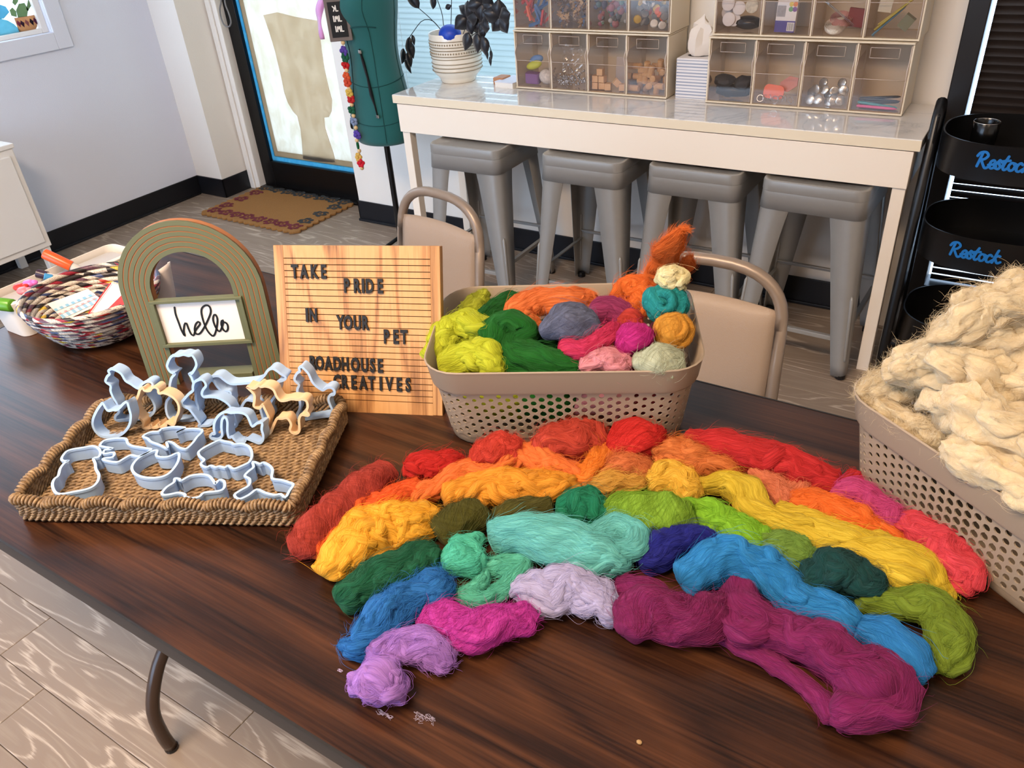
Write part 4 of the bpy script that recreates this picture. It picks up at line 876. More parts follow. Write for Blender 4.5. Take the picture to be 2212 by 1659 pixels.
for k, (c, u, z, a, nm) in enumerate((((178, 166, 70), -.01, .05, -.75, 'olive'), ((90, 140, 170), -.018, .035, -.8, 'blue'), ((196, 176, 90), -.002, .06, -.7, 'mustard'))):
    b = B(); b.tube([(-.055, 0, 0), (.05, 0, 0), (.058, 0, 0)], [.003, .003, .001], 8); put('thin_stick', mk(b, 'thin_stick', mat('stick_' + nm, c, .4), True), binpos(3, 3, u, .03 + .006 * k, z), (0, a, 0), 'thin %s stick leaning in the upper bin nearest the cart' % nm, 'stick')
b = B(); b.box((0, 0, 0), (.035, .004, .05)); put('header_card', mk(b, 'header_card', mat('card_cream', (206, 198, 176), .6)), binpos(3, 3, -.03, .03, .085), (0, .1, 0), 'cream header card in the upper bin nearest the cart', 'card')
b = B(); b.box((0, 0, 0), (.03, .02, .038)); put('clear_case', mk(b, 'clear_case', mat('greenish_clear', (120, 122, 96), .15)), binpos(3, 3, .032, .03, .035), (.1, .6, 0), 'small greenish clear case tilted in the upper bin nearest the cart', 'case')

# tissue box
tx = empty('tissue_box', (-0.9916, 2.6183, 0.749), 0, 'tall tissue box with grey stripes between the bin organizers', 'tissue box'); tx.location.y += .058
b = B(); b.box((0, 0, .065), (.108, .108, .13)); b.build('carton', mat('tissue_white', (222, 218, 218), .6), tx, bevel=.002)
M_STR = mat('stripe_grey', (150, 156, 172), .6)
b = B()
for k in range(13): b.box((0, 0, .006 + k * .0098), (.1088, .1088, .0042 if k % 3 else .0026))
b.build('printed_stripes', M_STR, tx)
b = B(); v = []; K, n = 9, 11
for i in range(K + 1):
    t = i / K; z = .130 + .125 * t
    for j in range(n):
        a = 2 * math.pi * j / n; r = (.022 * (1 - t) + .034 * math.sin(math.pi * min(1, t * .9 + .1)) * .75 + .002) * (1 + .6 * math.sin(3 * a + 4 * t + .7 * math.sin(9 * t)) * (.35 + t)) * (1.0 if t < .75 else (1 - t) / .25 * .9 + .1)
        v.append((r * math.cos(a) + .014 * t, r * .55 * math.sin(a), z + .012 * noise.noise((a, t * 3, 0))))
b.add(v, [(i * n + j, i * n + (j + 1) % n, (i + 1) * n + (j + 1) % n, (i + 1) * n + j) for i in range(K) for j in range(n)]); b.build('tissue', mat('tissue_paper', (226, 216, 206), .9), tx, smooth=math.radians(25))
b = B(); b.lathe([(.0, .1305), (.036, .1308)], 20, sy=.7, cap0=False, cap1=False); b.build('slot', M_BLACK, tx)

# black three-tier rolling cart
KX, KY = .012, 2.46; RXc, RYc = .212, .165
M_CART = mat('black_powder_coat', (12, 12, 14), .32)
ca = empty('rolling_cart', (KX, KY, 0), 0, 'black three-tier rolling cart with blue lettered trays beside the counter', 'cart')
M_BLT = mat('blue_vinyl_lettering', (24, 112, 190), .4)
for zi, (zr, hh) in enumerate(((.775, .095), (.528, .095), (.245, .095))):
    b = B(); prof = [(.96, -hh + .002), (1.0, -hh), (1.0, -.002), (1.006, 0), (.985, 0), (.982, -hh + .006), (.0, -hh + .006)]
    v = []; n = 64
    for r, z in prof:
        for j in range(n):
            a = 2 * math.pi * j / n; ca_, sa_ = math.cos(a), math.sin(a); e_ = 2.6
            v.append((r * RXc * math.copysign(abs(ca_) ** (2 / e_), ca_), r * RYc * math.copysign(abs(sa_) ** (2 / e_), sa_), zr + z))
    b.add(v, [(i * n + j, i * n + (j + 1) % n, (i + 1) * n + (j + 1) % n, (i + 1) * n + j) for i in range(len(prof) - 1) for j in range(n)] + [tuple(range(n - 1, -1, -1))])
    tray = b.build('tray', M_CART, ca, smooth=math.radians(35))
    b = B(); b.sphere((-RXc + .016, -.05, zr - .025), .004, 8, 6); b.build('rivet', M_CHR, tray, smooth=True)
    def onband(u, v_, w, zr=zr):
        # u: metres along the front of the band from x = 0
        x = u; e_ = 2.6; y = -RYc * (max(0, 1 - (abs(x) / RXc) ** e_)) ** (1 / e_) - .0012 - w
        return (x, y, zr - .078 + v_)
    letters_strokes('lettering', 'Restock', -.116 + (.006 if zi == 0 else -.004), .022, .036, [.82, .42, .4, .40, .46, .42, .5], M_BLT, tray, onband, 0, .0064, (0, .0006), 5)
for sx in (-1, 1):
    b = B(); b.tube([(sx * .232, -.12, .055), (sx * .232, -.125, .12), (sx * .232, -.03, .80), (sx * .232, .0, .835), (sx * .232, .03, .80), (sx * .232, .12, .12), (sx * .232, .12, .055)], .014, 10, flat=.8); b.build('side_frame', M_CART, ca, smooth=True)
    b = B(); b.box((sx * .228, 0, .45), (.006, .10, .72)); b.build('side_panel', M_CART, ca, bevel=.004)
    for sy in (-1, 1):
        b = B(); b.tube([(sx * .218, sy * .12, .026), (sx * .242, sy * .12, .026)], .026, 16); b.build('caster', M_BLACK, ca, smooth=math.radians(40))
# cup standing in the top tray
cu_ = empty('black_cup', (KX - .115, KY + .02, .775 - .089), 0, 'black glossy cup standing in the top tray of the cart', 'cup')
b = B(); b.lathe([(.026, 0), (.03, .004), (.033, .098), (.031, .1), (.029, .096), (.026, .01), (.0, .008)], 28, cap1=False); b.build('body', mat('black_gloss', (0, 0, 0)), cu_, smooth=math.radians(50))
b = B(); b.tube([(.032 * math.cos(a), .032 * math.sin(a), .1) for a in np.linspace(0, 6.283, 33)[:-1]], .0012, 6, closed=True); b.build('rim', M_CHR, cu_, smooth=True)

# ------------------------------------------------------------------ folding table and the things on it
TX0, TX1, TY0, TY1 = -1.638, 0.80, 0.259, 1.021
tbl = empty('folding_table', ((TX0 + TX1) / 2, (TY0 + TY1) / 2, 0), 0, 'long folding table with dark walnut laminate top and black edge', 'table')
M_WAL = wood_mat('walnut_laminate', [(0.25, srgb(20, 10, 6)), (0.38, srgb(38, 20, 12)), (0.55, srgb(58, 33, 18)), (0.75, srgb(76, 45, 26)), (1.0, srgb(65, 38, 22))],
                 scale=(.7, 7.0, 1.0), rings=15.0, warp=1.6, fine=(6, 300, 1), fine_amt=.72, rough=.28, per_object=False, bump=.05, base_n=1.1, spec=.3)
tw, td = TX1 - TX0, TY1 - TY0
b = B(); b.prism(rrect(tw - .006, td - .006, .018, 5), TZ - .019, TZ); b.build('top', M_WAL, tbl)
M_RUB = mat('black_edge_strip', (24, 22, 22), .42)
b = B(); pl = rrect(tw, td, .02, 5); pi_ = rrect(tw - .0062, td - .0062, .018, 5); n = len(pl)
v = [(x, y, TZ - .022) for x, y in pi_] + [(x, y, TZ - .022) for x, y in pl] + [(x, y, TZ - .002) for x, y in pl] + [(x * .9995, y * .999, TZ + .0006) for x, y in pl] + [(x, y, TZ + .0006) for x, y in pi_] + [(x, y, TZ - .003) for x, y in pi_]
b.add(v, [(i * n + j, i * n + (j + 1) % n, (i + 1) * n + (j + 1) % n, (i + 1) * n + j) for i in range(5) for j in range(n)]); b.build('edge_strip', M_RUB, tbl, smooth=math.radians(50))
b = B()
for s in (-1, 1): b.box((0, s * (td / 2 - .06), TZ - .035), (tw - .12, .022, .03))
b.build('under_rail', M_RUB, tbl)
M_BRN = mat('brown_enamel', (58, 42, 32), .25)
for s, xl in ((-1, -1.157 - (TX0 + TX1) / 2), (1, TX1 - .48 - (TX0 + TX1) / 2)):
    for sy in (-1, 1):
        y0 = sy * (td / 2 - .117)
        b = B(); b.tube(spline([(xl, y0, .006), (xl, y0 + sy * .004, .05), (xl, y0 - sy * .002, .13), (xl, y0 - sy * .045, .21), (xl, y0 - sy * .11, .265), (xl, y0 - sy * .17, .33), (xl, y0 - sy * .20, .45), (xl, y0 - sy * .205, TZ - .03)], 40).tolist(), .0128, 14); lg = b.build('leg', M_BRN, tbl, smooth=True)
        b = B(); b.lathe([(.011, .0), (.0135, .002), (.0135, .008)], 14, (xl, y0, 0)); b.build('foot_cap', M_BLACK, lg)
    b = B(); b.tube([(xl, -(td / 2 - .32), .5), (xl, td / 2 - .32, .5)], .01, 10); b.build('leg_brace', M_BRN, tbl, smooth=True)

def plane_frame(o, yaw, tilt):
    o = np.array(o); u = np.array([math.cos(yaw), math.sin(yaw), 0]); v = np.array([-math.sin(yaw) * math.sin(tilt), math.cos(yaw) * math.sin(tilt), math.cos(tilt)]); w = np.cross(u, v)
    return lambda a, b_, c: tuple(u * a + v * b_ + w * c)

# wooden letter board
M_OAK = wood_mat('oak', [(0.2, srgb(112, 70, 36)), (0.36, srgb(170, 120, 70)), (0.55, srgb(200, 152, 98)), (0.8, srgb(190, 140, 86)), (1.0, srgb(150, 102, 58))], scale=(7.0, 7.0, 1.2), rings=13, warp=1.4, fine=(230, 230, 6), fine_amt=.6, rough=.5, per_object=False, bump=.2, base_n=1.6)
BO = (-.7777, .7069, TZ); fb_ = plane_frame(BO, .3929, .3805)
BW, BH = .2633, .257
bd = empty('letter_board', BO, 0, 'oak letter board with black letters reading TAKE PRIDE IN YOUR PET', 'letter board')
bd.rotation_euler = (-.3805, 0, .3929)      # parts below are in the board's own axes: x across, y back, z up
LB = lambda u, v, w: (u, -w, v)
def bpart(name, u0, u1, v0, v1, w0, w1, m, bevel=.0006):
    b = B(); b.prism([(u0, v0), (u1, v0), (u1, v1), (u0, v1)], w0, w1, LB); return b.build(name, m, bd, bevel=bevel, seg=1)
M_GRV = mat('groove_brown', (70, 42, 22), .8)
bpart('backing', -BW / 2 + .002, BW / 2 - .002, .002, BH - .002, -.014, -.0035, M_GRV)
gu0, gu1 = -.1155, .1165
bpart('stile', -BW / 2, gu0, 0, BH, -.016, 0, M_OAK); bpart('stile', gu1, BW / 2, 0, BH, -.016, 0, M_OAK)
g_top, g_bot, NG = .2376, .0195, 24
gp = (g_top - g_bot) / (NG - 1)
bpart('rail', gu0, gu1, g_top + .0006, BH, -.012, 0, M_OAK, 0); bpart('rail', gu0, gu1, 0, g_bot - .0006, -.012, 0, M_OAK, 0)
sm = B(); sm.prism([(gu0, .0006), (gu1, .0006), (gu1, gp - .0006), (gu0, gp - .0006)], -.006, 0, LB)
for k in range(NG - 1):
    b = B(); b.prism([(gu0, g_bot + k * gp + .0006), (gu1, g_bot + k * gp + .0006), (gu1, g_bot + (k + 1) * gp - .0006), (gu0, g_bot + (k + 1) * gp - .0006)], -.006, 0, LB); b.build('slat', M_OAK, bd)
M_LET = mat('black_plastic_letter', (12, 11, 11), .6)
for ch, u, v in [('T', -0.0975, 0.2079), ('A', -0.0822, 0.208), ('K', -0.066, 0.2082), ('E', -0.0508, 0.2083), ('P', -0.0146, 0.1875), ('R', 0.0016, 0.1874), ('I', 0.0118, 0.1874), ('D', 0.0219, 0.1873), ('E', 0.0386, 0.1873), ('I', -0.081, 0.1417), ('N', -0.0708, 0.1416), ('Y', -0.0269, 0.1313), ('O', -0.0146, 0.1313), ('U', 0.0002, 0.1312), ('R', 0.0128, 0.1312), ('P', 0.0459, 0.1111), ('E', 0.0608, 0.1112), ('T', 0.0739, 0.1113), ('R', -0.0759, 0.0671), ('O', -0.0643, 0.067), ('A', -0.0497, 0.0668), ('D', -0.0356, 0.0666), ('H', -0.0222, 0.0665), ('O', -0.0059, 0.0663), ('U', 0.0094, 0.0661), ('S', 0.0221, 0.0659), ('E', 0.0344, 0.0658), ('C', -0.0369, 0.0386), ('R', -0.0243, 0.0385), ('E', -0.0095, 0.0383), ('A', 0.006, 0.0382), ('T', 0.0198, 0.038), ('I', 0.0346, 0.0379), ('V', 0.0482, 0.0377), ('E', 0.0639, 0.0376), ('S', 0.0783, 0.0374)]:
    text_mesh(ch, .0288, 'letter', M_LET, bd, (u, -.0016, v), ext=.0014, off=.0011, sx=.60 if ch not in 'I' else .8)
b = B(); b.prism([(-.05, .0), (.05, .0), (.05, .15), (-.05, .15)], -.02, -.016, LB); b.build('easel_hinge', M_OAK, bd)
b = B(); b.add([(-.05, .018, .14), (.05, .018, .14), (.05, .10, .0415), (-.05, .10, .0415), (-.05, .022, .141), (.05, .022, .141), (.05, .104, .043), (-.05, .104, .043)], [(0, 1, 2, 3), (7, 6, 5, 4), (0, 4, 5, 1), (1, 5, 6, 2), (2, 6, 7, 3), (3, 7, 4, 0)]); b.build('easel_leg', M_OAK, bd)

# green arch sign
AO = (-1.0617, .6633, TZ); AWd, AH = .2302, .2825
ar = empty('arch_sign', AO, 0, 'sage green rainbow arch sign with a white hello card', 'sign'); ar.rotation_euler = (-.0572, 0, .5541)
M_SAGE = mat('sage_paint', (98, 101, 72), .62); M_MDF = mat('brown_mdf', (158, 100, 58), .7)
def arch_out(h, r, n=24):
    return [(-r, 0)] + [(r * math.cos(a), h - AWd / 2 + r * math.sin(a)) for a in np.linspace(math.pi, 0, n)] + [(r, 0)]
def arch_band(r0, r1, w0, w1, name, m, bevel=0.0):
    o_, i_ = arch_out(AH, r0), arch_out(AH, r1); n = len(o_); b = B()
    v = [LB(p[0], p[1], w1) for p in o_] + [LB(p[0], p[1], w1) for p in i_] + [LB(p[0], p[1], w0) for p in o_] + [LB(p[0], p[1], w0) for p in i_]
    f = []
    for i in range(n - 1):
        f += [(i, i + 1, n + i + 1, n + i), (2 * n + i + 1, 2 * n + i, 3 * n + i, 3 * n + i + 1), (i + 1, i, 2 * n + i, 2 * n + i + 1), (n + i, n + i + 1, 3 * n + i + 1, 3 * n + i)]
    f += [(0, n, 3 * n, 2 * n), (n - 1, 2 * n + n - 1, 3 * n + n - 1, 2 * n - 1)]
    b.add(v, f); return b.build(name, m, ar, smooth=math.radians(40), bevel=bevel, seg=1)
ro, ri, NB = AWd / 2, .0655, 6
arch_band(ro, ri, -.015, -.0007, 'backing', M_MDF)
bw_ = (ro - ri) / NB
for k in range(NB): arch_band(ro - k * bw_ - (.0 if k == 0 else .0010), ro - (k + 1) * bw_ + (.0 if k == NB - 1 else .0010), -.004, 0, 'arch_band', M_SAGE)
def apart(name, u0, u1, v0, v1, w0, w1, m, bevel=.0006):
    b = B(); b.prism([(u0, v0), (u1, v0), (u1, v1), (u0, v1)], w0, w1, LB); return b.build(name, m, ar, bevel=bevel, seg=1)
apart('card_frame', -.073, .078, .1495, .1545, -.010, .0045, M_SAGE); apart('card_frame', -.073, .078, .0715, .0775, -.010, .0045, M_SAGE)
apart('card_frame', -.073, -.0655, .0775, .1495, -.010, .0045, M_SAGE); apart('card_frame', .0735, .078, .0775, .1495, -.010, .0045, M_SAGE)
apart('card', -.0655, .0735, .0775, .1495, -.006, -.002, mat('white_card', (228, 222, 216), .6), 0)
b = B(); ribbon(b, [tuple(p) for p in spline([(-0.0362, 0.1404), (-0.0377, 0.1286), (-0.037, 0.1146), (-0.0359, 0.0984), (-0.0333, 0.0891), (-0.0326, 0.0982), (-0.028, 0.11), (-0.0245, 0.1114), (-0.0238, 0.1017), (-0.022, 0.0914), (-0.0183, 0.0892), (-0.0139, 0.097), (-0.0075, 0.1037), (-0.0022, 0.1095), (-0.0044, 0.113), (-0.0098, 0.1089), (-0.0143, 0.0991), (-0.0138, 0.0919), (-0.0079, 0.0916), (0.0023, 0.1021), (0.0137, 0.1175), (0.0204, 0.129), (0.0209, 0.1378), (0.0162, 0.1411), (0.0089, 0.1376), (0.0051, 0.1299), (0.0041, 0.1161), (0.0054, 0.0999), (0.0093, 0.0895), (0.0134, 0.0862), (0.018, 0.091), (0.0238, 0.1028), (0.0278, 0.1146), (0.0277, 0.1216), (0.0256, 0.1243), (0.0221, 0.12), (0.0204, 0.1131), (0.0211, 0.103), (0.0237, 0.0951), (0.0273, 0.0945), (0.0335, 0.1042), (0.0369, 0.1121), (0.0348, 0.1132), (0.0318, 0.1064), (0.0329, 0.0962), (0.0367, 0.0927), (0.0409, 0.0977), (0.0418, 0.1058), (0.0389, 0.1091)], 150)], .0030, LB, (-.002, -.0012)); b.build('hello_lettering', mat('black_ink', (14, 13, 13), .5), ar)
apart('base_bar', -.05, .06, .0, .012, -.035, -.006, M_SAGE)

# coiled paper bowl
M_MAG = None
def magazine(name, seed):
    m = bpy.data.materials.new(name); m.use_nodes = True; nt = m.node_tree; L = nt.links; p = nt.nodes['Principled BSDF']
    tc = N(nt, 'ShaderNodeTexCoord'); uv = tc.outputs['UV']
    mp = N(nt, 'ShaderNodeMapping'); mp.inputs['Scale'].default_value = (46, 1.6, 1); mp.inputs['Location'].default_value = (seed * 3.7, seed, 0); L.new(uv, mp.inputs[0])
    vo = N(nt, 'ShaderNodeTexVoronoi', Scale=1.0, Randomness=1.0); L.new(mp.outputs[0], vo.inputs['Vector'])
    sx = N(nt, 'ShaderNodeSeparateColor'); L.new(vo.outputs['Color'], sx.inputs[0])
    r = ramp(nt, [(0, srgb(40, 32, 34)), (.10, srgb(206, 196, 182)), (.34, srgb(186, 178, 168)), (.42, srgb(150, 30, 50)), (.50, srgb(120, 110, 110)), (.57, srgb(60, 74, 116)), (.63, srgb(218, 208, 194)), (.78, srgb(212, 180, 60)), (.82, srgb(96, 60, 76)), (.90, srgb(206, 192, 180)), (.96, srgb(196, 60, 50))], 'CONSTANT'); L.new(sx.outputs[0], r.inputs[0])
    mp3 = N(nt, 'ShaderNodeMapping'); mp3.inputs['Scale'].default_value = (420, 22, 1); L.new(uv, mp3.inputs[0])
    n = N(nt, 'ShaderNodeTexNoise', Scale=1.0, Detail=2.0); L.new(mp3.outputs[0], n.inputs['Vector'])
    rr = ramp(nt, [(.40, (.12, .11, .12, 1)), (.47, (1, 1, 1, 1))]); L.new(n.outputs[0], rr.inputs[0])
    mx = N(nt, 'ShaderNodeMix', data_type='RGBA', blend_type='MULTIPLY'); mx.inputs[0].default_value = .75; L.new(r.outputs[0], mx.inputs[6]); L.new(rr.outputs[0], mx.inputs[7]); L.new(mx.outputs[2], p.inputs[0])
    p.inputs['Roughness'].default_value = .42; return m
bowl = empty('coiled_paper_bowl', (-1.418, .690, TZ), 0, 'bowl coiled from rolled magazine paper beside the green arch sign', 'bowl')
NC = 15
bprof = spline([(.030, .006), (.068, .008), (.084, .020), (.101, .042), (.113, .064), (.121, .087)], NC)
for k in range(NC):
    r, z = bprof[k]; n, s = 72, 8; b = B(); v = []; tr_ = .0052
    for i in range(n):
        a = 2 * math.pi * i / n
        for j in range(s):
            t = 2 * math.pi * j / s; q = tr_ * (1 + .10 * noise.noise((a * 6, k, 1)))
            v.append(((r + q * math.cos(t)) * math.cos(a), (r + q * math.cos(t)) * math.sin(a), z + q * 1.05 * math.sin(t)))
    f = [(i * s + j, ((i + 1) % n) * s + j, ((i + 1) % n) * s + (j + 1) % s, i * s + (j + 1) % s) for i in range(n) for j in range(s)]
    b.add(v, f); o = b.build('coil', magazine('magazine_roll', k + 1), bowl, smooth=True)
    uvl = o.data.uv_layers.new(name='UVMap'); c = []
    for i in range(n):
        for j in range(s): c += [i / n + .01 * j, j / s, (i + 1) / n + .01 * j, j / s, (i + 1) / n + .01 * (j + 1), (j + 1) / s, i / n + .01 * (j + 1), (j + 1) / s]
    uvl.data.foreach_set('uv', c)
b = B(); b.lathe([(.0, .004), (.05, .004)], 32, cap0=False, cap1=False); b.build('bowl_base', mat('grey_card', (150, 144, 140), .7), bowl)
def sheet(name, pix, z, m, label, cat, thick=.0008, extra=None):
    pts = pix; b = B(); n = len(pts); b.add([tuple(p) for p in pts] + [(p[0], p[1], p[2] - thick) for p in pts], [tuple(range(n)), tuple(range(2 * n - 1, n - 1, -1))] + [(i, n + i, n + (i + 1) % n, (i + 1) % n) for i in range(n)])
    o = b.build(name, m); tag(o, label, cat); return o
WC = mat('white_paper', (228, 216, 210), .7)
cd_ = sheet('washi_card', [(-1.5038, 0.6457, 0.799), (-1.4343, 0.6956, 0.822), (-1.3945, 0.6958, 0.803), (-1.457, 0.6432, 0.775)], 0, WC, 'white card with blue and pink checked tape lying in the paper bowl', 'card')
def strip_on(o, quad, rgb, k0, k1, lift=.0012, nseg=14, alt=None):
    """checked strip across a card: between fractions k0 and k1 of its depth"""
    A, Bq, Cq, D = (np.array(p) for p in quad); b = B(); b2 = B()
    for i in range(nseg):
        t0, t1 = i / nseg, (i + 1) / nseg
        q = [(A + (Bq - A) * t) * (1 - k) + (D + (Cq - D) * t) * k + np.array([0, 0, lift]) for t, k in ((t0, k0), (t1, k0), (t1, k1), (t0, k1))]
        (b if i % 2 == 0 else b2).add([tuple(p) for p in q], [(0, 1, 2, 3)])
    b.build('tape_check', mat('tape_%d_%d' % (rgb[0], rgb[2]), rgb, .6), o); b2.build('tape_check', mat('tape_%d_%d' % (alt[0], alt[2]), alt, .6), o)
cq = [(-1.5038, 0.6457, 0.799), (-1.4343, 0.6956, 0.822), (-1.3945, 0.6958, 0.803), (-1.457, 0.6432, 0.775)]
strip_on(cd_, cq, (120, 170, 200), .36, .50, alt=(176, 200, 214)); strip_on(cd_, cq, (214, 150, 160), .62, .70, alt=(226, 206, 206)); strip_on(cd_, cq, (130, 176, 204), .72, .92, alt=(196, 210, 220))
rb = sheet('red_white_leaflet', [(-1.389, 0.658, 0.797), (-1.367, 0.707, 0.842), (-1.3149, 0.7066, 0.847), (-1.2837, 0.6789, 0.832), (-1.3405, 0.6638, 0.807)], 0, WC, 'red and white leaflet standing in the paper bowl beside the washi card', 'leaflet', .004)
b = B(); q = [(-1.3387, 0.6642, 0.811), (-1.3126, 0.6887, 0.837), (-1.2854, 0.6828, 0.839), (-1.2794, 0.6766, 0.834)]; b.add([tuple(p) for p in q], [(0, 1, 2, 3)]); b.build('red_print', mat('leaflet_red', (206, 52, 50), .6), rb)
b = B(); b.tube([tuple(np.array(p) + np.array([0, 0, .001])) for p in [(-1.3846, 0.6559, 0.799), (-1.3623, 0.7045, 0.844)]], .0012, 6); b.tube([tuple(np.array(p) + np.array([0, 0, .001])) for p in [(-1.3846, 0.6559, 0.799), (-1.3361, 0.6617, 0.809)]], .0012, 6); b.build('red_edge', mat('leaflet_red', (0, 0, 0)), rb)

# white caddy with markers behind the bowl
cdy = empty('marker_caddy', (-1.583, .735, TZ), 0, 'white plastic marker caddy behind the paper bowl', 'caddy')
M_WP = mat('white_plastic', (228, 222, 214), .35)
b = B(); o1, o0, i1 = rrect(.098, .285, .022, 5), rrect(.084, .268, .018, 5), rrect(.086, .273, .018, 5); n = len(o1)
v = [(x, y, 0) for x, y in o0] + [(x, y, .074) for x, y in o1] + [(x, y, .077) for x, y in i1] + [(x * .97, y * .98, .02) for x, y in o0]
b.add(v, [(i * n + j, i * n + (j + 1) % n, (i + 1) * n + (j + 1) % n, (i + 1) * n + j) for i in range(3) for j in range(n)] + [tuple(range(n - 1, -1, -1)), tuple(range(3 * n, 4 * n))]); b.build('tub', M_WP, cdy, smooth=math.radians(40), bevel=.001)
b = B(); b.prism(rrect(.07, .25, .014, 4), .060, .064); b.build('tray_insert', mat('grey_insert', (176, 172, 170), .5), cdy)
def marker(p0, p1, r, c, nm, lab, cap=.55):
    p0, p1 = Vector(p0), Vector(p1); d = p1 - p0
    e = empty('marker_pen', tuple(p0), 0, lab, 'marker', 'markers around the white caddy')
    b = B(); b.tube([d * t for t in (0, .02, cap - .02, cap)], [r * .86, r, r, r], 14); b.build('cap', mat('marker_' + nm, c, .3), e, smooth=math.radians(50))
    b = B(); b.tube([d * t for t in (cap, cap + .01, .97, 1)], [r * .82, r * .82, r * .8, r * .5], 14); b.build('barrel', mat('marker_barrel', (206, 200, 196), .35), e, smooth=math.radians(50))
marker((-1.6031, 0.7206, 0.855), (-1.5462, 0.761, 0.803), .0105, (222, 84, 34), 'orange', 'orange capped marker sticking up out of the white caddy', .62)
marker((-1.5417, 0.6029, 0.807), (-1.614, 0.5822, 0.809), .0125, (90, 150, 40), 'green', 'green marker cap jutting out beside the paper bowl', .8)
marker((-1.614, 0.6984, 0.819), (-1.5808, 0.7173, 0.805), .009, (52, 36, 52), 'plum', 'dark plum marker in the white caddy', .5)
marker((-1.5841, 0.6954, 0.819), (-1.5717, 0.7167, 0.805), .007, (70, 150, 206), 'sky', 'sky blue marker in the white caddy beside the plum one', .5)
for k, (c, nm, px) in enumerate((((206, 50, 44), 'red', (-1.593, 0.6481, 0.815)), ((226, 110, 190), 'pink', (-1.592, 0.6665, 0.815)), ((236, 120, 130), 'coral', (-1.5633, 0.6395, 0.817)))):
    b = B(); b.sphere((0, 0, 0), (.014, .011, .007), 12, 8); b.sphere((.010, .006, .001), (.007, .007, .005), 10, 6); tag(b.build('rubber_clip', mat('clip_' + nm, c, .35), smooth=True, loc=px), '%s rubber clip lying on the end of the white caddy' % nm, 'clip', 'rubber clips on the caddy')
# curled white paper behind the arch
b = B(); v = []; n = 18; base = np.array((-1.4032, 0.8105, 0.737))
for i in range(n + 1):
    a = -1.5 + 2.5 * i / n
    for j in range(9): v.append((base[0] + .028 * math.cos(a + .6) * (1 + .25 * j / 8) - .012 * j / 8, base[1] + .028 * math.sin(a + .6) * (1 + .3 * j / 8) + .012 * j / 8, base[2] + 0.0005 + (.074 + .012 * math.sin(math.pi * i / n)) * j / 8))
b.add(v, [(i * 9 + j, (i + 1) * 9 + j, (i + 1) * 9 + j + 1, i * 9 + j + 1) for i in range(n) for j in range(8)]); tag(b.build('curled_paper', WC, smooth=True, solid=.0006), 'curled sheet of white paper seen through the arch sign', 'paper')

# woven seagrass tray
TO = (-.9064, .4905, TZ); TA = .4603; TWd, TDp, THt = .391, .240, .031
tr_e = empty('seagrass_tray', TO, TA, 'rectangular woven seagrass tray with scalloped rim holding cookie cutters', 'tray')
def seagrass(name, dark=1.0):
    m = bpy.data.materials.new(name); m.use_nodes = True; nt = m.node_tree; L = nt.links; p = nt.nodes['Principled BSDF']
    tc = N(nt, 'ShaderNodeTexCoord'); n = N(nt, 'ShaderNodeTexNoise', Scale=120.0, Detail=4.0, Roughness=.7); L.new(tc.outputs['Object'], n.inputs['Vector'])
    r = ramp(nt, [(.25, srgb(66, 48, 32)), (.45, srgb(118, 92, 62)), (.6, srgb(150, 122, 86)), (.8, srgb(182, 154, 114))]); L.new(n.outputs[0], r.inputs[0]); L.new(r.outputs[0], p.inputs[0])
    p.inputs['Roughness'].default_value = .6; b_ = N(nt, 'ShaderNodeBump', Strength=.3, Distance=.001); n2 = N(nt, 'ShaderNodeTexNoise', Scale=600.0); L.new(tc.outputs['Object'], n2.inputs['Vector']); L.new(n2.outputs[0], b_.inputs['Height']); L.new(b_.outputs[0], p.inputs['Normal']); return m
M_SG = seagrass('seagrass')
def rope(b, path, amp, rr, pitch, strands=2, n=5, flat=1.0, ph0=0.0, step=8):
    """twisted strands along a polyline (list of Vector); amp = twist radius, rr = strand radius"""
    P_ = [Vector(p) for p in path]; L_ = [0]
    for i in range(1, len(P_)): L_.append(L_[-1] + (P_[i] - P_[i - 1]).length)
    tot = L_[-1]; K = max(4, int(tot / pitch * step)); cur = 0
    samp = []
    for i in range(K + 1):
        s = tot * i / K
        while cur < len(P_) - 2 and L_[cur + 1] < s: cur += 1
        t = (s - L_[cur]) / max(1e-9, L_[cur + 1] - L_[cur]); samp.append((P_[cur].lerp(P_[cur + 1], t), (P_[cur + 1] - P_[cur]).normalized()))
    for k in range(strands):
        pts = []; r_ = []
        for i, (p, t) in enumerate(samp):
            u = t.cross(Vector((0, 0, 1)));
            if u.length < .05: u = Vector((1, 0, 0))
            u.normalize(); w = u.cross(t); a = 2 * math.pi * (tot * i / K / pitch + k / strands) + ph0
            pts.append(p + u * math.cos(a) * amp + w * math.sin(a) * amp * flat); r_.append(rr * (1 + .25 * noise.noise((p.x * 90, p.y * 90, k + ph0))))
        b.tube(pts, r_, n)
b = B(); b.prism(rrect(TWd - .004, TDp - .004, .012, 3), .0, .004); b.build('tray_base', M_SG, tr_e)
b = B(); rows = 32
for k in range(rows):
    y = -TDp / 2 + .006 + (TDp - .012) * k / (rows - 1)
    rope(b, [(-TWd / 2 + .008, y, .0085), (0, y + .0006 * math.sin(k), .0085), (TWd / 2 - .008, y, .0085)], .0024, .0024, .021, 2, 5, .8, k * 2.1 + (k % 2) * 1.5, 7)
b.build('floor_weave', M_SG, tr_e, smooth=True)
per = rrect(TWd, TDp, .014, 4); per = per + [per[0]]
pv = [Vector((x, y, 0)) for x, y in per]
dense = []
for i in range(len(pv) - 1):
    k = max(1, int((pv[i + 1] - pv[i]).length / .004)); dense += [pv[i].lerp(pv[i + 1], j / k) for j in range(k)]
dense.append(pv[0]); cum = [0]
for i in range(1, len(dense)): cum.append(cum[-1] + (dense[i] - dense[i - 1]).length)
PERL = cum[-1]; NSC = 22
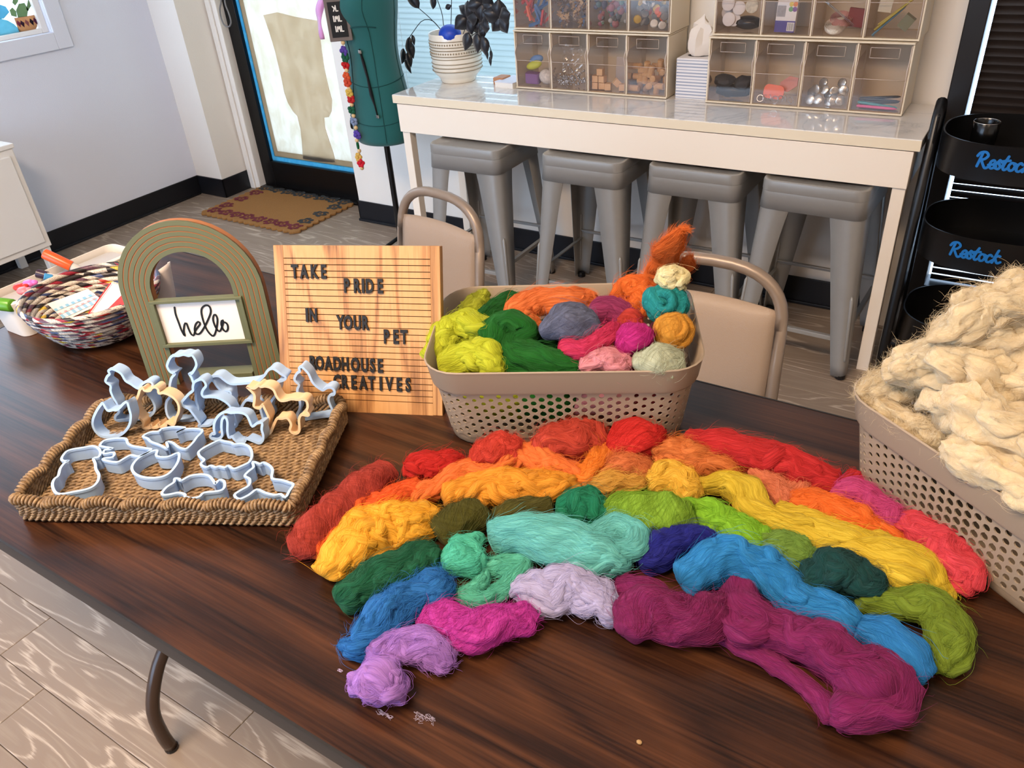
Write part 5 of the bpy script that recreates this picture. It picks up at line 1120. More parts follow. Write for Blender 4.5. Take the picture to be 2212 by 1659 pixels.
scal = lambda s: abs(math.sin(math.pi * NSC * s / PERL)) ** .7 * .009
b = B()
for k in range(7):
    z = .006 + k * .0038; fl_ = 1 + .0 * k
    rope(b, [(p.x, p.y, z + (scal(c) * (k / 6.0) ** 1.5 * .6)) for p, c in zip(dense, cum)], .0026, .0024, .019, 2, 5, 1.0, k * 1.9, 7)
b.build('wall_weave', M_SG, tr_e, smooth=True)
b = B(); path = [Vector((p.x, p.y, THt - .002 + scal(c))) for p, c in zip(dense, cum)]
rope(b, path, .0058, .0022, .0052, 1, 5, 1.0, 0, 9); b.tube(path, .005, 8, closed=False)
b.build('rim_wrap', M_SG, tr_e, smooth=True)

# cookie cutters
M_CUT = {'blue': mat('ice_blue_plastic', (166, 194, 228), .3, spec=.5), 'tan': mat('tan_plastic', (222, 190, 150), .4)}
CSEC = [(-.0019, 0), (.0019, 0), (.0019, .0035), (.0009, .0042), (.0007, .021), (-.0007, .021), (-.0009, .0042), (-.0019, .0035)]
def cutter(lab, colr, outline, fr):
    pts = smooth_closed(outline, len(outline) * 3); n = len(pts); s = len(CSEC); b = B(); v = []
    for i in range(n):
        a, c = np.array(pts[(i - 1) % n]), np.array(pts[(i + 1) % n]); t = c - a; ln = np.linalg.norm(t) + 1e-9; nr = np.array([-t[1], t[0]]) / ln
        for (o_, d_) in CSEC: v.append(fr(pts[i][0] + nr[0] * o_, pts[i][1] + nr[1] * o_, -d_))
    f = [(i * s + j, ((i + 1) % n) * s + j, ((i + 1) % n) * s + (j + 1) % s, i * s + (j + 1) % s) for i in range(n) for j in range(s)]
    b.add(v, f); o = b.build('cookie_cutter', M_CUT[colr], smooth=math.radians(50)); tag(o, lab, 'cookie cutter', 'cookie cutters in the seagrass tray'); return o
for c in [('pale blue sitting cat cookie cutter standing at the hello sign end of the tray', 'blue', 's', (-1.0861, 0.5037, 0.749), 0.42, 0.12, [(-0.0022, 0.0864), (0.0036, 0.0898), (0.0114, 0.0873), (0.0182, 0.0815), (0.0215, 0.0707), (0.0285, 0.0655), (0.0382, 0.058), (0.0434, 0.0614), (0.0478, 0.0659), (0.0564, 0.0699), (0.0635, 0.069), (0.0649, 0.0641), (0.061, 0.0597), (0.0541, 0.0579), (0.0518, 0.0496), (0.0566, 0.0398), (0.0585, 0.0288), (0.0546, 0.0186), (0.0466, 0.011), (0.0357, 0.0067), (0.0171, 0.0027), (0.0002, 0.001), (-0.0122, 0.0), (-0.0157, 0.0033), (-0.0127, 0.0097), (-0.0078, 0.0133), (-0.0044, 0.019), (-0.0044, 0.0303), (-0.0076, 0.0414), (-0.0087, 0.0525), (-0.006, 0.0613), (-0.011, 0.0662), (-0.012, 0.07), (-0.0065, 0.0777), (-0.0015, 0.0816)]), ('tall pale blue bulldog shaped cookie cutter standing at the back of the tray', 'blue', 's', (-1.0044, 0.5459, 0.749), 0.42, 0.12, [(0.0023, 0.0955), (0.0077, 0.1041), (0.0145, 0.1105), (0.0239, 0.1107), (0.0327, 0.1129), (0.0404, 0.111), (0.0459, 0.1121), (0.0495, 0.1059), (0.0497, 0.0965), (0.044, 0.0879), (0.0378, 0.0814), (0.0343, 0.0818), (0.0367, 0.0749), (0.0375, 0.0653), (0.0374, 0.0523), (0.0345, 0.0357), (0.035, 0.0247), (0.0304, 0.01), (0.022, 0.0018), (0.0043, 0.0001), (-0.0128, 0.0007), (-0.0197, 0.0073), (-0.0191, 0.022), (-0.0142, 0.0344), (-0.0076, 0.0412), (-0.0053, 0.0523), (-0.0011, 0.0644), (0.0041, 0.0742), (0.011, 0.0808), (0.0082, 0.0818), (0.0037, 0.0849), (0.0017, 0.0913)]), ('pale blue cat head cookie cutter with two pointed ears leaning at the tray side', 'blue', 's', (-1.0681, 0.4652, 0.749), 0.42, 0.22, [(0.0014, 0.0558), (0.0061, 0.0445), (0.0148, 0.0456), (0.0235, 0.0465), (0.04, 0.0594), (0.0426, 0.0476), (0.0427, 0.0362), (0.0368, 0.0214), (0.0256, 0.0094), (0.0134, 0.0026), (0.0, 0.0), (-0.0146, 0.0016), (-0.0223, 0.0099), (-0.0241, 0.0205), (-0.0204, 0.0311), (-0.0123, 0.0429), (-0.0036, 0.0525)]), ('tan bear shaped cookie cutter standing in the tray', 'tan', 's', (-1.0206, 0.5142, 0.749), 0.42, 0.14, [(-0.0142, 0.06), (-0.0104, 0.0665), (-0.0056, 0.0687), (-0.0035, 0.0645), (0.0049, 0.0647), (0.0092, 0.0691), (0.0149, 0.0708), (0.0192, 0.0672), (0.0186, 0.0608), (0.0261, 0.0615), (0.0356, 0.0581), (0.0432, 0.0508), (0.0461, 0.0412), (0.0434, 0.0302), (0.0368, 0.0202), (0.0308, 0.009), (0.0263, 0.0077), (0.0187, 0.0114), (0.0162, 0.0057), (0.0061, 0.0037), (0.0052, 0.0087), (0.0027, 0.0031), (-0.0073, 0.0016), (-0.008, 0.0072), (-0.0105, 0.0015), (-0.0217, 0.0), (-0.0228, 0.0039), (-0.0199, 0.0107), (-0.0246, 0.0172), (-0.029, 0.0248), (-0.0298, 0.0335), (-0.0261, 0.0435), (-0.0181, 0.0534)]), ('pale blue walking dog cookie cutter beside the tan bear cutter', 'blue', 's', (-0.9435, 0.5576, 0.749), 0.42, 0.1, [(-0.0109, 0.0768), (-0.0041, 0.0805), (0.0022, 0.0818), (0.0062, 0.0772), (0.0062, 0.071), (0.0001, 0.0647), (-0.0035, 0.0576), (-0.0014, 0.0525), (0.0083, 0.0528), (0.0193, 0.0519), (0.0291, 0.0467), (0.0363, 0.039), (0.0389, 0.0279), (0.0405, 0.0152), (0.0394, 0.0038), (0.0303, 0.0002), (0.0273, 0.0066), (0.0163, 0.0046), (0.0102, 0.0109), (0.0037, 0.0091), (-0.0053, 0.0031), (-0.0147, 0.002), (-0.0234, 0.0008), (-0.0198, 0.0059), (-0.0235, 0.0155), (-0.0279, 0.0251), (-0.0316, 0.0314), (-0.0389, 0.0352), (-0.04, 0.0423), (-0.0328, 0.0497), (-0.0249, 0.057), (-0.0167, 0.0627), (-0.0151, 0.069)]), ('pale blue long dachshund cookie cutter standing at the back rim of the tray', 'blue', 's', (-0.9043, 0.5999, 0.749), 0.42, 0.08, [(-0.052, 0.0704), (-0.0437, 0.0744), (-0.0351, 0.0746), (-0.0282, 0.0683), (-0.02, 0.0621), (-0.0053, 0.0624), (0.0133, 0.0648), (0.0261, 0.0683), (0.0377, 0.0775), (0.0455, 0.0865), (0.0532, 0.0892), (0.0595, 0.0855), (0.0644, 0.0806), (0.0706, 0.0763), (0.0691, 0.0719), (0.0619, 0.0685), (0.0556, 0.0664), (0.0546, 0.0562), (0.0509, 0.047), (0.0453, 0.0404), (0.0388, 0.0324), (0.0353, 0.0217), (0.0341, 0.0043), (0.0258, 0.0), (0.0199, 0.0012), (0.0188, 0.0159), (0.0174, 0.0291), (0.0074, 0.0334), (-0.0024, 0.0332), (-0.0127, 0.0203), (-0.0177, 0.0148), (-0.024, 0.0146), (-0.0251, 0.0252), (-0.0244, 0.0385), (-0.0234, 0.0477), (-0.028, 0.0489), (-0.0367, 0.0487), (-0.043, 0.0576), (-0.046, 0.0653)]), ('tan unicorn cookie cutter standing in the tray', 'tan', 's', (-0.8337, 0.5937, 0.749), 0.42, 0.1, [(-0.0367, 0.0787), (-0.0267, 0.0763), (-0.0187, 0.0814), (-0.015, 0.0793), (-0.0084, 0.0804), (-0.0008, 0.0782), (0.004, 0.0733), (0.0058, 0.0647), (0.0101, 0.0574), (0.0183, 0.0576), (0.0281, 0.0604), (0.0383, 0.0594), (0.0443, 0.0608), (0.0506, 0.0573), (0.0507, 0.0485), (0.0476, 0.0409), (0.0502, 0.0359), (0.0474, 0.0333), (0.0383, 0.0343), (0.0334, 0.0265), (0.032, 0.0162), (0.0295, 0.0058), (0.0228, 0.0016), (0.0174, 0.004), (0.016, 0.0092), (0.0193, 0.0171), (0.0178, 0.0247), (0.0138, 0.0284), (0.0065, 0.0269), (-0.0007, 0.0267), (-0.0055, 0.0201), (-0.011, 0.0109), (-0.0164, 0.0015), (-0.0227, 0.0), (-0.0232, 0.0033), (-0.0183, 0.0158), (-0.0137, 0.0263), (-0.0152, 0.0364), (-0.0178, 0.0465), (-0.0196, 0.049), (-0.0243, 0.0438), (-0.029, 0.0437), (-0.033, 0.0473), (-0.0299, 0.0563), (-0.028, 0.0651), (-0.0304, 0.07), (-0.0349, 0.0761)]), ('pale blue sitting cat cookie cutter standing at the letter board end of the tray', 'blue', 's', (-0.8128, 0.644, 0.749), 0.42, 0.1, [(-0.0091, 0.0881), (-0.0051, 0.0906), (-0.0002, 0.0858), (0.0044, 0.0784), (0.0071, 0.0672), (0.0116, 0.0598), (0.0188, 0.0536), (0.0222, 0.0524), (0.0287, 0.0564), (0.0358, 0.0566), (0.0397, 0.0516), (0.0374, 0.0452), (0.0313, 0.0438), (0.0279, 0.0373), (0.0288, 0.0283), (0.031, 0.0167), (0.0255, 0.0087), (0.0157, 0.0071), (0.0007, 0.004), (-0.0217, 0.0006), (-0.027, 0.0044), (-0.0258, 0.0111), (-0.0204, 0.0204), (-0.018, 0.0335), (-0.0197, 0.0437), (-0.0178, 0.054), (-0.0142, 0.0604), (-0.019, 0.0666), (-0.0192, 0.0716), (-0.0143, 0.0793), (-0.0089, 0.0831)]), ('pale blue floppy eared puppy cookie cutter leaning over the round flat cutter', 'blue', 's', (-0.8775, 0.5464, 0.749), 0.42, 0.25, [(-0.0404, 0.0088), (-0.0372, 0.0138), (-0.0324, 0.0139), (-0.032, 0.0235), (-0.0285, 0.0343), (-0.0204, 0.0441), (-0.0102, 0.0491), (-0.0021, 0.0481), (0.0074, 0.049), (0.0167, 0.0481), (0.0231, 0.0441), (0.026, 0.036), (0.0289, 0.0278), (0.0367, 0.0328), (0.0449, 0.0336), (0.0429, 0.0235), (0.044, 0.0141), (0.0416, 0.0057), (0.0357, 0.0013), (0.0267, 0.0045), (0.0166, 0.0078), (0.0122, 0.0022), (0.0005, 0.003), (-0.0056, 0.01), (-0.0106, 0.0087), (-0.0113, 0.0194), (-0.009, 0.0338), (-0.0115, 0.0408), (-0.0168, 0.0371), (-0.0201, 0.0239), (-0.0208, 0.0119), (-0.0278, 0.0057), (-0.0362, 0.0054)]), ('large pale blue dog shaped cookie cutter lying flat in the tray corner', 'blue', 'f', (-1.0114, 0.384, 0.749), [(-0.0426, 0.0018), (-0.0512, 0.0142), (-0.0483, 0.0225), (-0.0377, 0.0323), (-0.0289, 0.0411), (-0.0164, 0.0423), (-0.0028, 0.0374), (0.0045, 0.0294), (0.0003, 0.024), (0.0141, 0.0179), (0.0272, 0.0102), (0.0417, 0.0051), (0.0536, -0.0043), (0.058, -0.0141), (0.0545, -0.0235), (0.0432, -0.0354), (0.0323, -0.0456), (0.021, -0.0471), (0.003, -0.0399), (-0.0067, -0.0311), (-0.0085, -0.0242), (-0.0213, -0.0134), (-0.0281, -0.0023), (-0.0272, 0.0031), (-0.0342, -0.0005)]), ('small pale blue puppy cookie cutter lying flat behind the large dog cutter', 'blue', 'f', (-0.9927, 0.4393, 0.749), [(-0.0383, -0.0076), (-0.0433, 0.0021), (-0.0369, 0.0106), (-0.0275, 0.0172), (-0.017, 0.0208), (-0.0043, 0.015), (0.0076, 0.0142), (0.021, 0.0177), (0.0342, 0.0211), (0.0407, 0.0218), (0.0416, 0.0113), (0.0365, 0.0021), (0.0252, -0.0005), (0.0231, -0.0106), (0.021, -0.0207), (0.0005, -0.0264), (-0.0045, -0.0241), (0.0049, -0.0159), (-0.0039, -0.0087), (-0.0143, -0.0174), (-0.0211, -0.0108), (-0.0133, -0.0034), (-0.0318, -0.0077)]), ('pale blue cat face cookie cutter lying flat with ears toward the fish cutter', 'blue', 'f', (-0.9186, 0.4438, 0.749), [(-0.0232, 0.02), (-0.0129, 0.011), (0.0034, 0.0174), (0.0092, 0.0306), (0.0228, 0.0213), (0.0328, 0.0068), (0.0371, -0.0083), (0.0309, -0.0192), (0.0147, -0.0276), (-0.0037, -0.0296), (-0.0198, -0.0244), (-0.0294, -0.0136), (-0.033, 0.0006), (-0.029, 0.015)]), ('pale blue fish shaped cookie cutter lying flat in the middle of the tray', 'blue', 'f', (-0.9471, 0.497, 0.749), [(-0.0448, -0.0206), (-0.0436, -0.009), (-0.0332, -0.0015), (-0.0351, 0.0042), (-0.0261, 0.0143), (-0.0127, 0.0211), (-0.0035, 0.0224), (-0.0063, 0.0089), (-0.0031, 0.0193), (0.0084, 0.0274), (0.0211, 0.0316), (0.028, 0.0274), (0.0313, 0.0161), (0.0372, 0.0042), (0.0404, -0.0068), (0.0393, -0.0115), (0.0276, -0.0134), (0.0093, -0.0102), (0.0, -0.0128), (0.011, -0.0198), (0.0122, -0.0234), (-0.003, -0.0228), (-0.0217, -0.0239), (-0.0329, -0.0211)]), ('round pale blue cookie cutter with little feet lying flat below the puppy cutter', 'blue', 'f', (-0.8453, 0.4989, 0.749), [(-0.0339, 0.0243), (-0.027, 0.0257), (-0.0133, 0.0285), (-0.0071, 0.0275), (0.0037, 0.0341), (0.0198, 0.033), (0.0359, 0.0229), (0.0454, 0.01), (0.0432, -0.001), (0.0376, -0.0116), (0.025, -0.0104), (0.0244, -0.0155), (0.0152, -0.0174), (0.0116, -0.0213), (0.0026, -0.022), (0.0004, -0.0271), (-0.0086, -0.0278), (-0.0141, -0.0248), (-0.0159, -0.0178), (-0.0296, -0.0148), (-0.0383, -0.0092), (-0.0397, 0.0004), (-0.0373, 0.0141)]), ('pale blue mouse shaped cookie cutter lying flat at the front rim of the tray', 'blue', 'f', (-0.8281, 0.4347, 0.749), [(-0.0272, -0.0282), (-0.0312, -0.0176), (-0.0308, -0.0063), (-0.037, -0.0002), (-0.0295, 0.0018), (-0.0247, 0.0006), (-0.0222, 0.0132), (-0.011, 0.0228), (0.0018, 0.0257), (0.0174, 0.0208), (0.0235, 0.0184), (0.0216, 0.0267), (0.0303, 0.0275), (0.0409, 0.0184), (0.0393, 0.0104), (0.0245, -0.001), (0.0253, -0.0095), (0.0183, -0.0167), (0.0079, -0.0186), (0.0045, -0.016), (-0.0067, -0.0174), (-0.0137, -0.0246), (-0.0211, -0.0303)]), ('pale blue dinosaur shaped cookie cutter lying flat in the front corner of the tray', 'blue', 'f', (-0.7497, 0.4869, 0.749), [(-0.0134, -0.0372), (-0.0134, -0.0265), (-0.0113, -0.0146), (-0.0207, -0.0047), (-0.0318, -0.0031), (-0.0349, 0.0067), (-0.0356, 0.0159), (-0.0461, 0.024), (-0.0329, 0.025), (-0.0316, 0.0296), (-0.0182, 0.0288), (-0.0063, 0.0234), (0.0055, 0.0108), (0.0188, 0.014), (0.0322, 0.0155), (0.0416, 0.0149), (0.0463, 0.0031), (0.051, -0.0086), (0.0406, -0.007), (0.0342, -0.0121), (0.0192, -0.0147), (0.0047, -0.0152), (0.0038, -0.0281), (-0.0015, -0.0397)])]:
    if c[2] == 's':
        lab, colr, _, o_, yaw, tilt, ol = c
        o = cutter(lab, colr, ol, lambda u, v, w: (u, -w, v)); o.location = (o_[0], o_[1], TZ + .0135); o.rotation_euler = (-tilt, 0, yaw)
    else:
        lab, colr, _, o_, ol = c
        o = cutter(lab, colr, ol, lambda u, v, w: (u, v, .0225 + w)); o.location = (o_[0], o_[1], TZ + .0125)

# ------------------------------------------------------------------ wool roving
def wool_mat(name, rgb, deep=.72, pale=1.22, fine=1.0, var_hue=None):
    m = bpy.data.materials.new(name); m.use_nodes = True; nt = m.node_tree; L = nt.links; p = nt.nodes['Principled BSDF']
    c = tuple(x * .66 for x in srgb(*rgb)[:3]); g_ = sum(c) / 3; c = tuple(x * .94 + g_ * .06 for x in c); tc = N(nt, 'ShaderNodeTexCoord')
    mp = N(nt, 'ShaderNodeMapping'); mp.inputs['Scale'].default_value = (520 * fine, 16, 1); L.new(tc.outputs['UV'], mp.inputs[0])
    n = N(nt, 'ShaderNodeTexNoise', Scale=1.0, Detail=4.0, Roughness=.65, Distortion=.6); L.new(mp.outputs[0], n.inputs['Vector'])
    mpb = N(nt, 'ShaderNodeMapping'); mpb.inputs['Scale'].default_value = (150, 7, 1); L.new(tc.outputs['UV'], mpb.inputs[0])
    n2 = N(nt, 'ShaderNodeTexNoise', Scale=1.0, Detail=3.0, Distortion=.8); L.new(mpb.outputs[0], n2.inputs['Vector'])
    ad = N(nt, 'ShaderNodeMath', operation='MULTIPLY_ADD'); ad.inputs[1].default_value = .5; L.new(n2.outputs[0], ad.inputs[0])
    hf = N(nt, 'ShaderNodeMath', operation='MULTIPLY'); hf.inputs[1].default_value = .5; L.new(n.outputs[0], hf.inputs[0]); L.new(hf.outputs[0], ad.inputs[2])
    pl = tuple(min(1, x * pale + .012) for x in c); dp = tuple(x * deep for x in c)
    r = ramp(nt, [(.30, dp + (1,)), (.5, c + (1,)), (.70, pl + (1,))]); L.new(ad.outputs[0], r.inputs[0]); L.new(r.outputs[0], p.inputs[0])
    p.inputs['Roughness'].default_value = .85; p.inputs['Specular IOR Level'].default_value = .15
    p.inputs['Sheen Weight'].default_value = .22; p.inputs['Sheen Roughness'].default_value = .5; p.inputs['Sheen Tint'].default_value = tuple(min(1, x * 1.5 + .1) for x in c) + (1,)
    b = N(nt, 'ShaderNodeBump', Strength=.7, Distance=.004); L.new(ad.outputs[0], b.inputs['Height']); L.new(b.outputs[0], p.inputs['Normal'])
    return m
def fleece_mat(name, rgb):
    m = bpy.data.materials.new(name); m.use_nodes = True; nt = m.node_tree; L = nt.links; p = nt.nodes['Principled BSDF']; c = tuple(x * .80 for x in srgb(*rgb)[:3])
    tc = N(nt, 'ShaderNodeTexCoord'); n = N(nt, 'ShaderNodeTexNoise', Scale=70.0, Detail=8.0, Roughness=.72, Distortion=1.2); L.new(tc.outputs['Object'], n.inputs['Vector'])
    r = ramp(nt, [(.30, tuple(x * .84 for x in c) + (1,)), (.6, c + (1,)), (.75, tuple(min(1, x * 1.08) for x in c) + (1,))]); L.new(n.outputs[0], r.inputs[0]); L.new(r.outputs[0], p.inputs[0])
    p.inputs['Roughness'].default_value = .95; p.inputs['Specular IOR Level'].default_value = .05; p.inputs['Sheen Weight'].default_value = .3
    p.inputs['Subsurface Weight'].default_value = .35; p.inputs['Subsurface Radius'].default_value = (1, .8, .6); p.inputs['Subsurface Scale'].default_value = .012
    b = N(nt, 'ShaderNodeBump', Strength=.6, Distance=.005); L.new(n.outputs[0], b.inputs['Height']); L.new(b.outputs[0], p.inputs['Normal']); return m
def fibre_mat(name, rgb):
    m = bpy.data.materials.new(name); m.use_nodes = True; p = m.node_tree.nodes['Principled BSDF']
    c = tuple(x * .66 for x in srgb(*rgb)[:3]); p.inputs[0].default_value = tuple(min(1, x * 1.1 + .008) for x in c) + (1,); p.inputs['Roughness'].default_value = .8; p.inputs['Specular IOR Level'].default_value = .25
    return m
def nz(x, y, z): return noise.noise((x, y, z))
def nv(x, y, z): return (noise.noise((x, y, z)), noise.noise((x + 31.7, y - 12.3, z + 5.1)), noise.noise((x - 17.9, y + 43.3, z - 8.6)))
class Strand:
    """tapered, lumpy, fibre-streaked rope swept along a path of (x, y, z, radius)"""
    def __init__(s, path, rng, flat=.85, lump=.16, wind=.0, endr=.55, seed=0.0, floor=None, seg=26, res=.0042, warp=.3):
        p = np.array(path, float)
        ln = np.sum(np.linalg.norm(np.diff(p[:, :3], axis=0), axis=1)) if len(p) > 1 else 0
        ext = []
        # rounded ends
        d0 = p[0, :3] - p[1, :3]; d0 = d0 / (np.linalg.norm(d0) + 1e-9); d1 = p[-1, :3] - p[-2, :3]; d1 = d1 / (np.linalg.norm(d1) + 1e-9)
        r0, r1 = p[0, 3], p[-1, 3]
        k = max(10, int(ln / res)); mid = spline(p, k)
        mid[:, 3] = np.clip(mid[:, 3], min(p[:, 3]) * .6, max(p[:, 3]) * 1.15)
        m = 6; A = []; Z = []
        for i in range(m):
            t = (i + .15) / m; A.append(np.concatenate([p[0, :3] + d0 * r0 * endr * math.cos(t * math.pi / 2), [r0 * math.sin(t * math.pi / 2)]]))
            Z.append(np.concatenate([p[-1, :3] + d1 * r1 * endr * math.cos((1 - t) * math.pi / 2 * .999) * 1.0, [r1 * math.cos(t * math.pi / 2)]]))
        Z = [np.concatenate([p[-1, :3] + d1 * r1 * endr * math.sin(((i + 1) / m - .02) * math.pi / 2), [r1 * max(.05, math.cos(((i + 1) / m - .02) * math.pi / 2))]]) for i in range(m)]
        C = np.vstack([A, mid, Z]); s.C = C; n = len(C); s.n = n; s.seg = seg
        T = np.gradient(C[:, :3], axis=0); T /= np.linalg.norm(T, axis=1)[:, None] + 1e-9
        up = np.array([0, 0, 1.]); U = np.cross(T, up); ul = np.linalg.norm(U, axis=1)
        for i in range(n):
            if ul[i] < .25:
                U[i] = U[i - 1] if i > 0 and np.linalg.norm(U[i - 1]) > .1 else np.array([1., 0, 0])
        U /= np.linalg.norm(U, axis=1)[:, None] + 1e-9; W = np.cross(U, T)
        s.T, s.U, s.W = T, U, W
        arc = np.concatenate([[0], np.cumsum(np.linalg.norm(np.diff(C[:, :3], axis=0), axis=1))]); s.arc = arc
        V = np.zeros((n, seg + 1, 3)); UV = np.zeros((n, seg + 1, 2)); rm = C[:, 3].max()
        q = 1.0 / max(.012, rm)
        for i in range(n):
            c = C[i]
            for j in range(seg + 1):
                a = 2 * math.pi * j / seg - math.pi / 2; ca, sa = math.cos(a), math.sin(a)
                # coordinates for lumps: long folds along the rope
                w1 = nz(ca * 1.3 + seed, sa * 1.3, arc[i] * q * .55 + seed * 3); w2 = nz(ca * 3.1 + seed * 2, sa * 3.1 + 5, arc[i] * q * .9 - seed); w3 = nz(ca * 2 + seed * 5, sa * 2, arc[i] * q * 2.4 + seed)
                d = lump * 1.2 * (w1 * 1.15 + (abs(w2) * 2.0 - .55) * 1.15 + w3 * .45)
                rr = c[3] * (1 + d)
                h = c[:3] + s.U[i] * ca * rr + s.W[i] * sa * rr * flat
                if warp:
                    wv = nv(h[0] * q * .62 + seed * 7, h[1] * q * .62, h[2] * q * .62); wu = nv(h[0] * q * 1.5, h[1] * q * 1.5 + seed, h[2] * q * 1.5)
                    h = h + np.array([wv[0], wv[1], wv[2] * .6]) * (rm * warp) + np.array([wu[0], wu[1], wu[2]]) * (rm * warp * .42)
                if floor is not None and h[2] < floor: h[2] = floor
                V[i, j] = h
                u_ = j / seg * 2 * math.pi * c[3] if False else j / seg * 2 * math.pi * rm; v_ = arc[i]
                cw, sw = math.cos(wind), math.sin(wind); UV[i, j] = (u_ * cw + v_ * sw, -u_ * sw + v_ * cw)
        s.V, s.UV, s.rm, s.wind, s.flat, s.seed = V, UV, rm, wind, flat, seed
    def point(s, fi, fj):
        i = min(max(fi, 0), s.n - 1.001); fj = fj % s.seg; i0 = int(i); j0 = int(fj); a, b_ = i - i0, fj - j0
        return (s.V[i0, j0] * (1 - a) * (1 - b_) + s.V[i0 + 1, j0] * a * (1 - b_) + s.V[i0, j0 + 1] * (1 - a) * b_ + s.V[i0 + 1, j0 + 1] * a * b_)
    def axis(s, fi):
        i = min(max(fi, 0), s.n - 1.001); i0 = int(i); a = i - i0; return s.C[i0, :3] * (1 - a) + s.C[i0 + 1, :3] * a
def wool(name, strands, rgb, label, cat='wool', group=None, fuzz=1.0, locks=0, lump=.16, flat=.85, wind=0.0, seed=1.0, floor=TZ + .001, loose=.2, lockr=.36, flen=.045, endr=.55, deep=.58, pale=1.22, frad=.00012, res=.0042, seg=26, coil=None, fluffy=False):
    rng = random.Random(int(seed * 1000) + 17); S_ = []
    for k, p in enumerate(strands):
        S_.append(Strand(p, rng, flat, lump, wind, endr, seed + k * 1.37, floor, seg=seg, res=res))
    base = list(S_)
    if wind < .95 and name not in ('wool_roll', 'fleece_lump', 'wool_plume') and not coil: locks = int(locks * 1.5 + 3)
    if coil:
        ax_, turns, kR = coil; b0 = base[0]; c_ = b0.C[:, :3].mean(0); R_c = b0.rm * kR; ax_ = Vector(ax_).normalized(); e1 = ax_.orthogonal().normalized(); e2 = ax_.cross(e1)
        pts = []
        for t in np.linspace(0, 1, int(14 * turns)):
            ph = math.pi * (.06 + .46 * t); az = 2 * math.pi * turns * t + seed; d_ = ax_ * math.cos(ph) + (e1 * math.cos(az) + e2 * math.sin(az)) * math.sin(ph)
            pts.append((c_[0] + d_.x * R_c * .74, c_[1] + d_.y * R_c * .74, c_[2] + d_.z * R_c * .74, R_c * (.20 + .08 * t)))
        S_.append(Strand(pts, rng, .9, .10, .15, .5, seed + 5, floor, seg=16, res=.005))
    for k in range(locks):
        b0 = base[k % len(base)]
        # a lock of wool curling over the surface of the body
        f0 = rng.uniform(.05, .75) * b0.n; ln = rng.uniform(.3, .7) * b0.n; j0 = rng.uniform(.22, .78) * b0.seg; amp = rng.uniform(.05, .16) * b0.seg; fr = rng.uniform(.8, 2.2); ph = rng.uniform(0, 6)
        pts = []
        for t in np.linspace(0, 1, 9):
            fi = f0 + ln * t
            if fi > b0.n - 2: break
            P_ = b0.point(fi, j0 + amp * math.sin(fr * t * 6.28 + ph) + t * rng.uniform(-1, 1)); ax = b0.axis(fi); r = b0.rm * lockr * (.55 + .6 * math.sin(math.pi * (t * .8 + .1)))
            o_ = P_ + (ax - P_) * (r * .55 / (np.linalg.norm(ax - P_) + 1e-6)); pts.append(tuple(o_) + (r,))
        if len(pts) > 3: S_.append(Strand(pts, rng, .8, lump * .8, wind * .3, .6, seed + 9 + k, floor, seg=16, res=res * 1.1))
    v = []; f = []; uv = []
    for s in S_:
        o = len(v); n, g = s.n, s.seg + 1
        v += [tuple(x) for x in s.V.reshape(-1, 3)]
        U_ = s.UV.reshape(-1, 2)
        for i in range(n - 1):
            for j in range(s.seg):
                q = (o + i * g + j, o + i * g + j + 1, o + (i + 1) * g + j + 1, o + (i + 1) * g + j); f.append(q)
                for t in q: uv.append(U_[t - o])
    org = np.mean([s.C[:, :3].mean(0) for s in base], 0); org[2] = min(s.V[..., 2].min() for s in base)
    va = np.array(v) - org
    me = bpy.data.meshes.new(name); me.from_pydata(va.tolist(), [], f); me.polygons.foreach_set('use_smooth', [True] * len(f))
    ul = me.uv_layers.new(name='UVMap'); ul.data.foreach_set('uv', np.array(uv).ravel()); me.update()
    me.materials.append(fleece_mat(name + '_wool', rgb) if fluffy else wool_mat(name + '_wool', rgb, deep, pale))
    ob = bpy.data.objects.new(name, me); link(ob); ob.location = org; tag(ob, label, cat, group)
    # fibres: along the rope, lifted a little, some flying away
    area = sum(s.C[:, 3].mean() * s.arc[-1] for s in S_); nf = int(min(1700, max(160, area * 330000)) * fuzz)
    ws = [s.C[:, 3].mean() * s.arc[-1] for s in S_]; pos = []; K = 8
    cw_, sw_ = math.cos(wind), math.sin(wind)
    np_r = np.random.RandomState(int(seed * 1000) % 2 ** 31); tot_w = sum(ws)
    for s, w_ in zip(S_, ws):
        m = int(round(nf * w_ / tot_w))
        if m < 1: continue
        x = np_r.uniform(0, s.n - 1, m); y = np_r.uniform(.08, .92, m) * s.seg
        L_ = flen * np_r.uniform(.4, 1.3, m); stp = L_ / K; ds = s.arc[-1] / s.n; dj = 2 * math.pi * s.rm / s.seg
        fly = np_r.rand(m) < loose; lift0 = np_r.uniform(0, .0008, m); lift1 = np.where(fly, np_r.uniform(.002, .011, m), np_r.uniform(.0002, .0014, m))
        cur = np_r.uniform(-.5, .5, m) * (6 if fluffy else 1); ang = np_r.uniform(-.25, .25, m) * np.where(fly, 2.5, 1); ang = np_r.uniform(-3.14, 3.14, m) if fluffy else ang; jit = np.stack([np_r.uniform(-1, 1, m), np_r.uniform(-1, 1, m), np_r.uniform(-.3, 1, m)], 1)
        out = np.zeros((m, K, 3))
